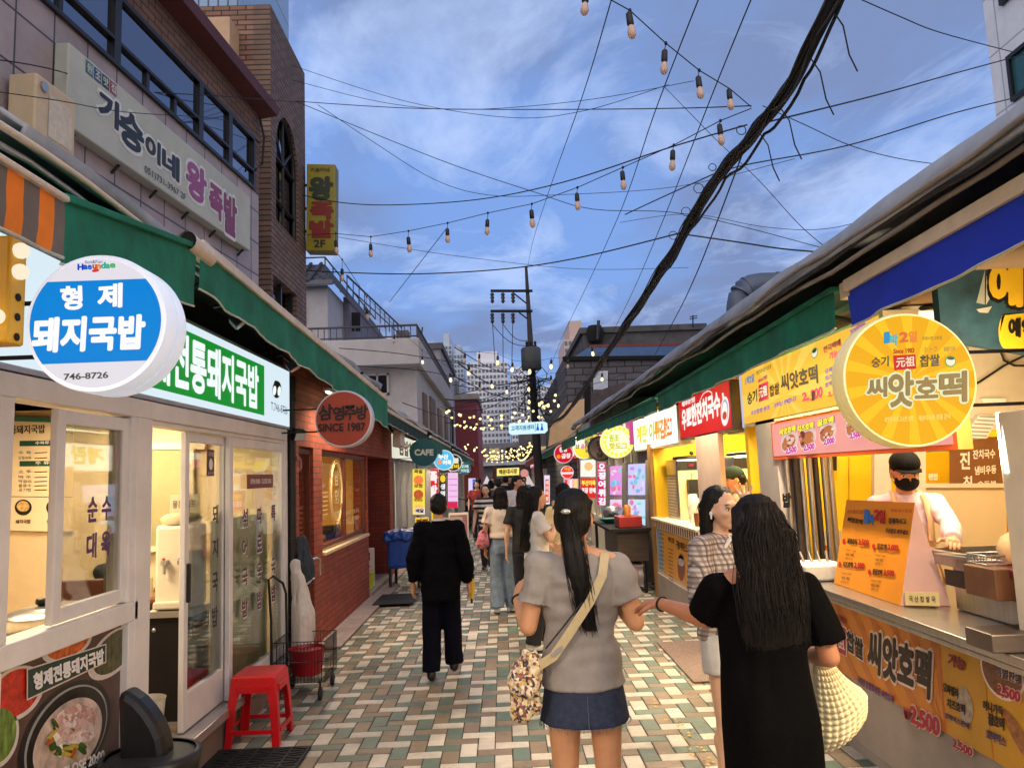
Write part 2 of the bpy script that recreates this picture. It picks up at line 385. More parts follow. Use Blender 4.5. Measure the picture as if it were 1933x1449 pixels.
st = MB(); st.box((-2.1, 4.34, 0.2), (-1.9, 7.06, 0.255), M_alu); st.box((-1.99, 4.34, 0.0), (-1.94, 7.06, 0.2), mat('step_riser', S(120, 104, 98), 0.8, dirt=0.4)); st.build('door_track', rest, bev=0.004)
iw = MB(); M_int = mat('warm_wallpaper', S(226, 200, 158), 0.8, var=0.06)
iw.box((-5.2, 7.06, 0.2), (-2.0, 7.16, 2.5), M_int); iw.box((-5.3, 1.6, 0.2), (-5.2, 7.16, 2.5), M_int); iw.box((-5.3, 1.5, 0.0), (-1.99, 1.6, 2.5), M_int)
iw.build('inner_wall', rest)
cw = MB(); cw.box((-5.3, 1.5, 2.5), (-1.99, 7.16, 2.56), mat('shop_ceiling', S(215, 205, 190), 0.8, var=0.05)); cw.build('inner_ceiling', rest)
def sash(y0, y1, z0, z1, x, fw=0.06, dp=0.035, name='sash', parent=rest, m=M_white, kick=0.0, hand=None):
 b = MB(); b.box((x - dp, y0, z0), (x, y0 + fw, z1), m); b.box((x - dp, y1 - fw, z0), (x, y1, z1), m)
 b.box((x - dp, y0 + fw, z1 - fw), (x, y1 - fw, z1), m); b.box((x - dp, y0 + fw, z0), (x, y1 - fw, z0 + fw + kick), m)
 o = b.build(name, parent, bev=0.004)
 p = MB(); p.box((x - dp * .6, y0 + fw - .004, z0 + fw + kick - .004), (x - dp * .4, y1 - fw + .004, z1 - fw + .004), M_glass); p.build('pane', o)
 if hand: h = MB(); h.box((x, hand - .012, z0 + (z1 - z0) * .42), (x + .022, hand + .012, z0 + (z1 - z0) * .55), M_black); h.build('handle', o, bev=0.004)
 return o
s1 = sash(3.44, 4.1, 1.18, 2.12, -1.965, 0.065)
s2 = sash(4.93, 5.66, 0.262, 2.1, -2.005, 0.06, kick=0.16, name='sliding_door', hand=4.965)
s3 = sash(5.6, 6.98, 0.262, 2.1, -1.96, 0.07, kick=0.03)
def lett_v(mbx, x, yc, z0, chars, w, h, gap, m, bold=0.03):
 z = z0
 for ch in chars:
  if ch != ' ': mbx.text(ch, (x, yc - w / 2, z - h), (x, yc + w / 2, z - h), (x, yc - w / 2, z), m, bold)
  z -= h + gap
pu = ink(92, 52, 110); pw = ink(90, 36, 66); whi = ink(235, 230, 225)
l = MB();
lett_v(l, -1.957, 3.73, 1.72, '순대', .085, .115, .055, pu); lett_v(l, -1.957, 3.86, 1.72, '수육', .085, .115, .055, pu); l.build('window_lettering', s1)
l = MB(); lett_v(l, -2.0, 5.43, 1.62, '돼지국밥', .1, .13, .1, ink(30, 24, 30), .02)
l.box((-2.003, 5.27, 1.82), (-2.0, 5.4, 2.0), ink(90, 44, 34)); PA2 = -1.998
l.text('모범', (PA2, 5.29, 1.955), (PA2, 5.38, 1.955), (PA2, 5.29, 1.985), whi); l.text('음식점', (PA2, 5.285, 1.83), (PA2, 5.385, 1.83), (PA2, 5.285, 1.85), whi)
l.poly([(PA2, 5.335 + .035 * math.cos(a * .3), 1.9 + .04 * math.sin(a * .3)) for a in range(21)], whi); l.build('door_lettering', s2)
l = MB(); XX = -1.952
for yc, t in ((5.9, '섞어국밥'), (6.25, '따로국밥'), (6.62, '특 국밥')):
 lett_v(l, XX, yc + .006, 1.566, t, .115, .13, .09, whi, .06); lett_v(l, XX + .001, yc, 1.57, t, .115, .13, .09, pw, .03)
l.box((XX - .002, 5.95, 1.72), (XX, 6.62, 1.83), ink(132, 62, 56)); l.text('OPEN 09:00 - CLOSE 20:00', (XX + .001, 6.02, 1.755), (XX + .001, 6.56, 1.755), (XX + .001, 6.02, 1.795), whi, .02); l.build('window_lettering', s3)
cu = MB(); n = 60; M_cur = mat('pale_green_curtain', S(206, 210, 168), 0.85, var=0.12, vs=3, bump=.1)
def wavy(b, y0, y1, z0, z1, x, amp, fr_, m, n=60):
 for k in range(n):
  a, c_ = y0 + (y1 - y0) * k / n, y0 + (y1 - y0) * (k + 1) / n
  xa, xb = x + amp * math.sin(k * fr_), x + amp * math.sin((k + 1) * fr_)
  b.add([(xa, a, z0), (xb, c_, z0), (xb * 1, c_, z1), (xa, a, z1)], [(0, 1, 2, 3)], m, True)
wavy(cu, 5.66, 6.95, .28, 1.5, -2.12, .018, .55, M_cur); cu.build('curtain', rest)
fas = thing('fascia_sign', 'long white backlit sign box with green panel and white shop name', 'sign', (-1.95, 4.5, 2.24))
b = MB(); b.box((-2.12, 1.9, 2.24), (-1.945, 7.12, 2.80), M_alu); b.box((-1.9449, 1.93, 2.265), (-1.94, 7.095, 2.775), glow(218, 236, 246, 1.0)); b.build('light_box', fas)
b = MB(); b.poly([(-1.937, 3.45, 2.31), (-1.937, 6.33, 2.31), (-1.937, 6.33, 2.72), (-1.937, 3.45, 2.72)], glow(24, 140, 48, 1.0)); b.build('green_panel', fas)
b = MB(); b.text('형제전통돼지국밥', (-1.933, 4.0, 2.35), (-1.933, 6.16, 2.35), (-1.933, 4.0, 2.685), glow(238, 250, 248, 1.05), .036)
b.text('T.746-8726', (-1.933, 6.5, 2.37), (-1.933, 7.0, 2.37), (-1.933, 6.5, 2.44), ink(40, 60, 70)); k_ = ink(30, 36, 40)
PA3 = PX(-1.933, 1)
for c_, r1, r2 in (((522, 735), (8, 3), (2, -16)), ((517, 737), (3, 1), (1, -9)), ((526, 738), (3, 1), (1, -9)), ((520, 724), (4, 1), (0, -6))):
 PA3.ell(b, c_, (c_[0] + r1[0], c_[1] + r1[1]), (c_[0] + r2[0], c_[1] + r2[1]), k_ if r1[0] in (8, 4) else glow(240, 250, 248, 1.1), .0005 * r1[0] if r1[0] == 8 else .006)
b.build('lettering', fas)
wp = PY(7.05)
pm = thing('wall_menu', 'tall cream menu poster with green bars on the restaurant wall', 'menu board', (-4.3, 7.05, 1.0))
b = MB(); wp.slab(b, [(-20, 783), (140, 790), (140, 1003), (-20, 1000)], .02, mat('menu_paper', S(236, 214, 176), 0.7, var=.05), off=.021);
gr = ink(20, 74, 54); bk = ink(40, 36, 34)
wp.poly(b, [(-20, 784), (140, 790), (140, 799), (-20, 793)], ink(60, 130, 116), .024)
wp.text(b, '전통돼지국밥', (8, 820), (88, 817), (8, 804), bk, .02, .024)
for x, y, t in ((40, 832, '수육류'), (40, 870, '주 류')):
 wp.poly(b, [(x, y), (x + 82, y - 1), (x + 82, y + 9), (x, y + 10)], gr, .024); wp.text(b, t, (x + 30, y + 7), (x + 56, y + 6), (x + 30, y + 1), whi, .02, .026)
for k, (x, y) in enumerate([(38, 852), (38, 862), (38, 888), (38, 898), (38, 906), (38, 914), (38, 922)]):
 wp.text(b, ('수 육', '모듬수육', '소 주', '맥 주', '막걸리', '음료수', '공기밥')[k], (x, y + 5), (x + 24, y + 5), (x, y - 1), bk, 0, .024); wp.poly(b, [(x + 30, y + 2), (x + 54, y + 1), (x + 54, y + 2.5), (x + 30, y + 3.5)], bk, .024)
wp.poly(b, [(-20, 936), (140, 937), (140, 938), (-20, 937)], bk, .024)
for x, t in ((47, '돼지국밥'), (106, '내장국밥')):
 wp.ell(b, (x, 957), (x + 16, 957), (x, 942), ink(24, 22, 22), .024); wp.ell(b, (x, 955), (x + 12, 955), (x, 945), mat('broth', S(214, 170, 110), .4, var=.5, vs=40), .026); wp.text(b, t, (x - 14, 988), (x + 14, 987), (x - 14, 980), bk, .02, .024)
b.build('poster', pm)
bd = thing('green_partition', 'olive green sliding partition in a cream frame behind the water dispenser', 'partition', (-3, 7.03, .2))
b = MB(); wp.slab(b, [(283, 848), (366, 848), (366, 1030), (283, 1030)], .02, mat('olive_board', S(150, 142, 100), .7, var=.08), off=.04); b.build('board', bd)
b = MB(); M_cf = mat('cream_frame', S(222, 204, 170), .5, var=.05)
for q in ([(278, 835), (392, 835), (392, 848), (278, 848)], [(362, 848), (370, 848), (370, 1030), (362, 1030)], [(270, 1030), (392, 1030), (392, 1040), (270, 1040)]): wp.slab(b, q, .03, M_cf, off=.055)
b.build('frame', bd)
b = MB(); wp.ell(b, (356, 940), (359, 940), (356, 936), M_black, .06); b.build('knob', bd)
po = thing('food_poster', 'large poster of soup bowls and side dishes under the restaurant window', 'poster', (-1.985, 3.4, .12))
PB = PX(-1.985, 1); M_maroon = mat('poster_ground', S(82, 58, 54), .35, var=.35, vs=3)
b = MB(); b.box((-1.99, 1.6, .125), (-1.985, 4.09, 1.065), M_maroon); b.build('sheet', po)
b = MB()
def dish(c, rx, ry, rim, fill, k, n=36):
 ax = (c[0] + rx[0], c[1] + rx[1]); ay = (c[0] + ry[0], c[1] + ry[1])
 PB.ell(b, c, ax, ay, rim, .002 * k, n)
 PB.ell(b, (c[0] + 1, c[1] - 2), (c[0] + 1 + rx[0] * .84, c[1] - 2 + rx[1] * .84), (c[0] + 1 + ry[0] * .86, c[1] - 2 + ry[1] * .86), fill, .002 * k + .001, n)
M_rim = ink(214, 200, 192, .25); M_stone = mat('stoneware', S(24, 22, 22), .3, var=.4, vs=20)
dish((128, 1215), (45, -14), (4, -32), M_rim, mat('kimchi', S(204, 96, 34), .4, var=.6, vs=25), 1)
dish((30, 1308), (52, -12), (6, -52), M_rim, mat('red_paste', S(190, 38, 22), .35, var=.5, vs=25), 1)
dish((-5, 1390), (40, -8), (4, -60), M_rim, mat('green_peppers', S(104, 130, 50), .4, var=.7, vs=30, stretch=(1, 1, .4)), 1)
dish((215, 1230), (44, -22), (6, -45), M_rim, mat('side_greens', S(74, 74, 44), .4, var=.8, vs=50, stretch=(1, 1, .3)), 1)
PB.ell(b, (130, 1385), (208, 1352), (140, 1285), M_stone, .003, 48); PB.ell(b, (130, 1385), (201, 1356), (139, 1294), mat('stoneware_rim', S(150, 150, 150), .3, var=.2), .004, 48); PB.ell(b, (130, 1387), (198, 1358), (139, 1298), M_stone, .005, 48)
PB.ell(b, (130, 1392), (190, 1368), (138, 1318), mat('milky_soup', S(196, 172, 158), .3, var=.5, vs=9), .006, 48)
random.seed(5)
for k in range(120):
 a, r_ = random.uniform(0, 6.28), random.random() ** .5 * .9; cx, cy = 132 + 48 * r_ * math.cos(a), 1378 - 18 * r_ * math.cos(a) + 48 * r_ * math.sin(a)
 col = random.choice([(226, 196, 186), (208, 160, 150), (236, 214, 206), (188, 140, 128), (214, 178, 170)]) if cy < 1400 and cx > 105 else random.choice([(70, 108, 40), (52, 90, 36), (200, 170, 70), (186, 96, 50), (235, 228, 214)])
 L_, W_, an = random.uniform(7, 17), random.uniform(3, 7), random.uniform(0, 3.14)
 PB.ell(b, (cx, cy), (cx + L_ * math.cos(an), cy + L_ * math.sin(an)), (cx - W_ * math.sin(an), cy + W_ * math.cos(an)), mat('poster_food_%d' % random.randint(0, 1) + '_%d_%d_%d' % col, S(*col), .35, var=.25, vs=30), .007 + k * .00006, 12)
PB.poly(b, [(45, 1262), (196, 1214), (196, 1250), (45, 1322)], M_rim, .012); PB.poly(b, [(47, 1264), (194, 1217), (194, 1248), (47, 1318)], ink(22, 52, 42, .3), .013)
PB.text(b, '형제전통돼지국밥', (57, 1303), (190, 1250), (56, 1272), whi, .05, .015)
PB.text(b, 'CLOSE 20:00', (110, 1470), (191, 1433), (110, 1449), whi, .03, .015)
b.build('print', po)
def round_sign(name, label, c, Y, r_px, thick, facem, rimm, group='round shop signs hanging over the street', rimw=.07, n=64, attach=-1, lit=True):
 C_ = onY(*c, Y); r_ = r_px / FOC * Y * 1.0
 t = thing(name, label, 'sign', (C_.x, Y, C_.z), group)
 b = MB(); b.lathe([(r_ * .985, 0), (r_, .012), (r_, thick * .46)], (C_.x, Y, C_.z), rimm, n, 'Y'); b.lathe([(r_ * .965, thick * .46), (r_ * .965, thick * .54)], (C_.x, Y, C_.z), M_dark, n, 'Y'); b.lathe([(r_, thick * .54), (r_, thick - .012), (r_ * .985, thick)], (C_.x, Y, C_.z), rimm, n, 'Y')
 b.build('drum', t)
 b = MB(); b.poly([C_ + V((r_ * (1 - rimw) * math.cos(2 * math.pi * k / n), -.003, r_ * (1 - rimw) * math.sin(2 * math.pi * k / n))) for k in range(n)], facem); b.build('face', t)
 x2 = (-2.05 if attach < 0 else 2.15); ym = Y + thick / 2
 for dz in (.4, -.4): b = MB(); b.tube([(C_.x + attach * r_ * .9, ym, C_.z + dz * r_), (x2, ym, C_.z + dz * r_)], .008, M_dark, 6); b.build('bracket', t)
 return t, C_, r_
rs, C1, r1 = round_sign('round_sign', 'blue and white round backlit sign showing a phone number', (182, 609), 2.45, 134, .16, glow(226, 222, 230, 1.0), mat('white_drum', S(222, 228, 240), .35, var=.03, emit=.22, ecol=S(226, 236, 255)), rimw=.075)
SP = PY(2.45); b = MB()
def chord(cx, cz, r_, z0, z1, y, m, mbx, n=40, roll=0.0):
 pts = []
 a0, a1 = math.asin(max(-1, min(1, z0 / r_))), math.asin(max(-1, min(1, z1 / r_)))
 for k in range(n + 1): a = a0 + (a1 - a0) * k / n; pts.append((r_ * math.cos(a), r_ * math.sin(a)))
 for k in range(n, -1, -1): a = a0 + (a1 - a0) * k / n; pts.append((-r_ * math.cos(a), r_ * math.sin(a)))
 mbx.poly([(cx + x, y, cz + z) for x, z in pts], m)
chord(C1.x, C1.z, r1 * .925, -.62 * r1 * .925, .66 * r1 * .925, 2.444, glow(0, 130, 214, 1.0), b)
wl = glow(250, 246, 250, 1.05)
SP.text(b, '형', (119, 586), (158, 584), (118, 543), wl, .04, .009); SP.text(b, '제', (188, 583), (232, 580), (189, 539), wl, .04, .009)
SP.text(b, '돼지국밥', (64, 665), (273, 658), (68, 603), wl, .05, .009)
SP.text(b, '746-8726', (124, 718), (207, 714), (124, 706), ink(50, 50, 60), .02, .009)
for t, x0, x1, y, cc in (('H', 150, 160, 511, (20, 60, 200)), ('a', 161, 168, 510, (20, 90, 210)), ('e', 169, 176, 510, (20, 110, 220)), ('u', 178, 185, 509, (230, 80, 40)), ('n', 186, 193, 509, (240, 140, 40)), ('d', 194, 202, 508, (60, 180, 170)), ('a', 203, 210, 508, (70, 190, 150)), ('e', 211, 220, 507, (90, 190, 120))):
 SP.text(b, t, (x0, y), (x1, y - .3), (x0, y - (11 if t in 'Hd' else 8)), glow(*cc, .8), .05, .009)
SP.text(b, 'Sun&Fun', (163, 499), (196, 498), (163, 493), glow(60, 90, 140, .8), .01, .009); SP.ell(b, (183, 512), (190, 511), (183, 509), glow(230, 60, 60, .8), .009)
b.build('lettering', rs)
def spotlight(c, Y, d, label):
 C_ = onY(*c, Y); t = thing('floodlight', label, 'lamp', C_, 'small floodlights under the awnings')
 d = V(d).normalized(); u = d.cross(V((0, 0, 1))).normalized(); v = u.cross(d)
 b = MB(); b.obox(C_, d * .035, u * .06, v * .05, M_black); b.build('housing', t, bev=.006)
 b = MB(); b.obox(C_ + d * .037, d * .003, u * .052, v * .042, mat('lamp_glass', S(190, 200, 205), .15, var=.05)); b.build('lens', t)
 b = MB(); b.tube([C_ - d * .03, C_ - d * .06 + V((-.06, 0, .05)), C_ + V((-.16, 0, .09))], .012, M_black); b.build('arm', t)
spotlight((450, 603), 4.9, (.6, .2, -.7), 'black floodlight under the awning above the green fascia panel')
spotlight((553, 690), 6.7, (.5, .1, -.8), 'wide grey floodlight where the white fascia sign meets the brick wall')
spotlight((563, 820), 7.2, (.6, -.5, -.4), 'small black floodlight beside the black downpipe')
ds = thing('water_dispenser', 'cream water dispenser with two taps on a black cabinet', 'dispenser', (-2.22, 5.42, .2))
M_dis = mat('cream_plastic', S(226, 214, 190), .35, var=.05); x0, y0 = -2.22, 5.42
b = MB(); b.box((x0 - .16, y0 - .15, .2), (x0 + .13, y0 + .15, .9), M_black); b.build('cabinet', ds, bev=.006)
b = MB(); b.box((x0 - .165, y0 - .16, .2), (x0 + .135, y0 - .151, .235), M_alu); b.build('base_trim', ds); b = MB(); b.box((x0 - .17, y0 - .17, .9), (x0 + .14, y0 + .16, .94), M_alu); b.build('top_trim', ds)
b = MB(); b.box((x0 - .14, y0 - .12, .94), (x0 + .12, y0 + .14, 1.5), M_dis); b.build('tank', ds, bev=.025)
b = MB(); b.box((x0 - .13, y0 - .16, .95), (x0 + .11, y0 - .12, 1.0), M_dis); b.build('drip_tray', ds, bev=.01)
for dx, cc in ((-.06, (200, 60, 50)), (.05, (60, 90, 170))):
 b = MB(); b.box((x0 + dx - .018, y0 - .165, 1.24), (x0 + dx + .018, y0 - .12, 1.27), M_alu); b.tube([(x0 + dx, y0 - .15, 1.24), (x0 + dx, y0 - .15, 1.18)], .011, M_alu); b.ball((x0 + dx, y0 - .16, 1.28), .012, .012, .008, ink(*cc)); b.build('tap', ds)
b = MB(); b.ball((x0 - .12, y0 - .155, .82), .014, .008, .014, M_alu); b.build('knob', ds)
b = MB(); b.lathe([(.12, 1.5), (.14, 1.54), (.1, 1.57), (.03, 1.58)], (x0 - .01, y0, 0), mat('cloth_cap', S(206, 190, 150), .8, bump=.4, bs=30), 14); tag(b.build('cloth_cover'), 'crumpled beige cloth lying on the water dispenser', 'cloth')
b = MB(); wq = (x0 - .02, y0 + .05); b.box((x0 - .1, y0 + .02, 1.55), (x0 + .1, y0 + .035, 1.7), mat('notice_card', S(214, 200, 170), .7)); b.text('물은 셀프', (x0 - .08, y0 + .018, 1.61), (x0 + .08, y0 + .018, 1.61), (x0 - .08, y0 + .018, 1.66), bk); tag(b.build('notice_card'), 'cream notice card standing on top of the water dispenser', 'card')
def table(x0, x1, y0, y1, z, label, top):
 t = thing('dining_table', label, 'table', ((x0 + x1) / 2, (y0 + y1) / 2, .2)); b = MB(); b.box((x0, y0, z - .04), (x1, y1, z), top); b.build('tabletop', t, bev=.008)
 for x in (x0 + .05, x1 - .05):
  for y in (y0 + .05, y1 - .05): b = MB(); b.tube([(x, y, .2), (x, y, z - .04)], .02, M_black); b.build('leg', t)
table(-3.35, -2.32, 4.15, 5.0, .98, 'cream table behind the sliding window with a steel pot', mat('cream_laminate', S(224, 206, 170), .4, var=.05))
table(-2.95, -2.5, 5.75, 6.5, .96, 'brown wooden table behind the water dispenser', mat('brown_laminate', S(130, 72, 40), .45, var=.2, vs=4, stretch=(1, 8, 1)))
pt = thing('cooking_pot', 'wide steel pot with domed lid and black knob on the cream table', 'pot', (-2.66, 4.55, .98))
b = MB(); b.lathe([(.19, .98), (.21, .99), (.215, 1.06)], (-2.66, 4.55, 0), M_steel, 28); b.build('pan', pt)
b = MB(); b.lathe([(.22, 1.06), (.21, 1.072), (.12, 1.1), (.03, 1.11)], (-2.66, 4.55, 0), M_steel, 28); b.build('lid', pt)
b = MB(); b.lathe([(.018, 1.11), (.035, 1.125), (.032, 1.15), (.01, 1.155)], (-2.66, 4.55, 0), M_black, 14); b.build('knob', pt)
ch = thing('wooden_chair', 'dark brown wooden chair seen behind the pot', 'chair', (-3.0, 5.35, .2)); M_wood = mat('dark_wood', S(96, 48, 30), .5, var=.3, vs=6, stretch=(1, 1, 6))
b = MB(); b.box((-3.2, 5.15, .6), (-2.8, 5.55, .65), M_wood); b.build('seat', ch, bev=.01)
b = MB(); b.box((-3.2, 5.5, 1.0), (-2.8, 5.54, 1.14), M_wood); b.box((-3.2, 5.5, .65), (-3.16, 5.54, 1.0), M_wood); b.box((-2.84, 5.5, .65), (-2.8, 5.54, 1.0), M_wood); b.build('backrest', ch, bev=.012)
for x in (-3.17, -2.83):
 for y in (5.18, 5.52): b = MB(); b.box((x - .02, y - .02, .2), (x + .02, y + .02, .6), M_wood); b.build('leg', ch)
b = MB()
for k in range(7): b.lathe([(.035, .96 + k * .012), (.03, .96 + k * .012 + .07)], (-2.63, 5.82, 0), mat('paper_cup', S(230, 215, 190), .6), 12, cap=(True, False))
tag(b.build('cup_stack'), 'stack of cream paper cups on the brown table', 'cups')
b = MB(); b.lathe([(.09, .2), (.11, .46), (.115, .47)], (-2.24, 4.95, 0), mat('white_bucket', S(220, 216, 205), .4), 20, cap=(True, False)); tag(b.build('waste_bin'), 'small white bin just inside the open restaurant door', 'bin')
def panel_lamp(name, label, c, sx, sy, watts, col, rot=(0, 0, 0), fixture=True):
 t = thing(name, label, 'lamp', c); b = MB(); b.box((c[0] - sx / 2, c[1] - sy / 2, c[2]), (c[0] + sx / 2, c[1] + sy / 2, c[2] + .03), M_white); b.build('housing', t)
 b = MB(); b.box((c[0] - sx / 2 + .02, c[1] - sy / 2 + .02, c[2] - .01), (c[0] + sx / 2 - .02, c[1] + sy / 2 - .02, c[2]), glow(255, 236, 200, 2.0)); b.build('diffuser', t)
 la = bpy.data.lights.new('lamp_light', 'AREA'); la.shape = 'RECTANGLE'; la.size = sx; la.size_y = sy; la.energy = watts; la.color = col
 o = bpy.data.objects.new('lamp_light', la); COL.objects.link(o); o.parent = t; o.location = (0, 0, -.02); o.rotation_euler = rot
WARM = (1.0, .78, .5)
panel_lamp('ceiling_lamp', 'flat ceiling lamp inside the soup restaurant', (-3.2, 4.6, 2.44), .9, .5, 42, WARM)
panel_lamp('ceiling_lamp', 'flat ceiling lamp at the back of the soup restaurant', (-3.2, 6.3, 2.44), .9, .5, 34, WARM)
               # awnings
def awning(label, sgn, y0, y1, xo, xi, zb, zi, zv, m, lining, bar=M_cream, name='awning', seed=1, barh=.055, group='canvas awnings along both sides of the street', n=None):
 t = thing(name, label, 'awning', (xo, (y0 + y1) / 2, zb[0] - .3), group)
 n = n or max(8, int((y1 - y0) * 12)); L = lambda p, u: p[0] + (p[1] - p[0]) * u
 vs_, fs = [], []
 for k in range(n + 1):
  u = k / n; y = y0 + (y1 - y0) * u
  for j in range(5):
   q = j / 4; sag = -.045 * math.sin(math.pi * q) + .012 * noise.noise(V((y * 3, q * 4, seed)))
   vs_.append((xi + (xo - xi) * q, y, L(zi, u) + (L(zb, u) - L(zi, u)) * q + sag))
 for k in range(n):
  for j in range(4): a = k * 5 + j; fs.append((a, a + 1, a + 6, a + 5))
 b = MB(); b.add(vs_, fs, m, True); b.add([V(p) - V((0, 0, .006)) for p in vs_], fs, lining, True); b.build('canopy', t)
 b = MB(); b.prism([(xo, y0, zb[0] - barh / 2), (xo, y0, zb[0] + barh / 2), (xo, y1, zb[1] + barh / 2), (xo, y1, zb[1] - barh / 2)], (-sgn * .05, 0, 0), bar); b.build('front_bar', t, bev=.006)
 vs_, fs = [], []
 for k in range(n + 1):
  u = k / n; y = y0 + (y1 - y0) * u; sc_ = .006 * abs(math.sin(y * 4 + seed)) + .012 * noise.noise(V((y * 1.6, seed, 0)))
  for j in range(4):
   q = j / 3; z = L(zb, u) - barh / 2 + (L(zv, u) - sc_ - L(zb, u)) * q
   vs_.append((xo - sgn * .02 + q * (.01 * math.sin(y * 9 + seed) + .025 * noise.noise(V((y * 5, q, seed)))), y, z))
 for k in range(n):
  for j in range(3): a = k * 4 + j; fs.append((a, a + 1, a + 5, a + 4))
 b = MB(); b.add(vs_, fs, m, True); v = b.build('valance', t)
 b = MB(); b.tube([vs_[k * 4 + 3] for k in range(n + 1)], .006, mat('awning_piping', S(190, 190, 175), .7), 5); b.build('hem', v)
 for y in [y0 + .4 + 2.2 * k for k in range(int((y1 - y0) / 2.2) + 1) if y0 + .4 + 2.2 * k < y1]:
  b = MB(); b.tube([(xi, y, zi[0] - .25), ((xi + xo) / 2, y + .25, (zi[0] + zb[0]) / 2 - .16), (xo - sgn * .04, y, zb[0] - .03)], .014, M_dark, 6); b.build('folding_arm', t)
 return t
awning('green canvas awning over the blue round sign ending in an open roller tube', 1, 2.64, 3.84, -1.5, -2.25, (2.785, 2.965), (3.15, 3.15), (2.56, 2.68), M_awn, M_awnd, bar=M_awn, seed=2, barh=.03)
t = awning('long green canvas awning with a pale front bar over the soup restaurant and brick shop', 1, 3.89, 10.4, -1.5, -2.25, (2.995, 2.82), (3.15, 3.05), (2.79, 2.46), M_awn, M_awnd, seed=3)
b = MB(); b.tube([(-1.53, 3.74, 2.97), (-1.53, 4.02, 2.96)], .05, M_cream, 14, cap=False); b.tube([(-1.53, 3.75, 2.97), (-1.53, 4.01, 2.96)], .042, M_dark, 14); b.build('roller_tube', t)
def stripes(name, ca, cb, wdt, axis='Y'):
 m, t, p = newmat(name); tcn = t.nodes.new('ShaderNodeTexCoord'); sp = t.nodes.new('ShaderNodeSeparateXYZ'); t.links.new(tcn.outputs['Object'], sp.inputs[0])
 d = node(t, 'ShaderNodeMath', operation='DIVIDE'); t.links.new(sp.outputs['XYZ'.index(axis)], d.inputs[0]); d.inputs[1].default_value = wdt * 2
 f = node(t, 'ShaderNodeMath', operation='FRACT'); t.links.new(d.outputs[0], f.inputs[0]); g_ = node(t, 'ShaderNodeMath', operation='GREATER_THAN'); g_.inputs[1].default_value = .5; t.links.new(f.outputs[0], g_.inputs[0])
 nz = node(t, 'ShaderNodeTexNoise', Scale=14.0, Detail=4.0); t.links.new(tcn.outputs['Object'], nz.inputs['Vector']); mr = node(t, 'ShaderNodeMapRange'); mr.inputs[3].default_value = .8; mr.inputs[4].default_value = 1.15; t.links.new(nz.outputs['Fac'], mr.inputs[0])
 c = mixc(t, g_.outputs[0], ca, cb); c2 = mixc(t, 1.0, c, mr.outputs[0], 'MULTIPLY'); t.links.new(c2, p.inputs['Base Color']); p.inputs['Roughness'].default_value = .8
 return m
M_or = stripes('orange_grey_canvas', S(238, 128, 24), S(112, 102, 94), .075)
awning('orange and grey striped canvas awning above the yellow bulb sign', 1, 1.2, 2.36, -1.33, -2.0, (2.66, 2.665), (2.98, 2.98), (2.49, 2.49), M_or, M_or, seed=5, barh=.02)
ym = thing('marquee_sign', 'yellow framed sign with round bulbs and empty sockets at the left edge', 'sign', (-1.8, 2.45, 2.22)); M_yel = mat('yellow_enamel', S(232, 172, 16), .4, var=.12)
b = MB(); b.box((-2.1, 2.41, 2.225), (-1.545, 2.5, 2.575), M_yel); b.build('frame', ym, bev=.01)
b = MB(); b.box((-2.08, 2.402, 2.26), (-1.59, 2.409, 2.54), glow(240, 240, 250, 1.1)); b.build('face', ym)
for z in (2.25, 2.315, 2.38): b = MB(); b.lathe([(.013, 0), (.013, .003)], (-1.544, 2.455, z), M_dark, 12, 'X'); b.build('socket', ym)
for x, y, z in ((-1.53, 2.44, 2.46), (-1.57, 2.39, 2.305), (-1.53, 2.44, 2.53), (-1.62, 2.39, 2.55)): b = MB(); b.ball((x, y, z), .026, .026, .026, glow(255, 236, 206, 1.0), 14, 8); b.build('bulb', ym)
               # tiled building with ribbon windows
P1, P2 = (-2.75, 4.8), (-2.5, 7.66); WB = PP(P1, P2)
tb = thing('tiled_building', 'pink tiled building with dark ribbon windows and a dark red cornice', 'building', (-3, 5, 2.9))
dirB = (V((*P2, 0)) - V((*P1, 0))).normalized(); nB = WB.n
def wb(s, z, off=0.0): p = V((*P1, z)) + dirB * s + nB * off; return p
M_tile = gridmat('pink_wall_tile', S(172, 158, 156), S(156, 142, 142), S(70, 64, 66), .34, .34, ms=.008, offset=0, bump=.25, rough=.45)
M_bbrick = gridmat('brown_band_brick', S(124, 92, 74), S(108, 80, 66), S(60, 48, 44), .2, .065, ms=.007)
def wbbox(b, s0, s1, z0, z1, o0, o1, m): b.prism([wb(s0, z0, o1), wb(s1, z0, o1), wb(s1, z1, o1), wb(s0, z1, o1)], nB * (o0 - o1), m)
b = MB(); wbbox(b, -3.4, 3.12, 2.5, 4.8, -3.0, 0, M_tile); b.build('wall', tb)
b = MB(); wbbox(b, -3.4, 3.12, 5.37, 5.8, -3.0, .02, M_bbrick); b.build('upper_band', tb)
M_dg = mat('dark_window_glass', (.22, .25, .3), .05, 1.0, var=0); M_fr = mat('dark_bronze_frame', S(34, 32, 34), .4, .3, var=.1)
mul = [-3.4, -1.3, .5, 1.78, 2.38, 2.97]
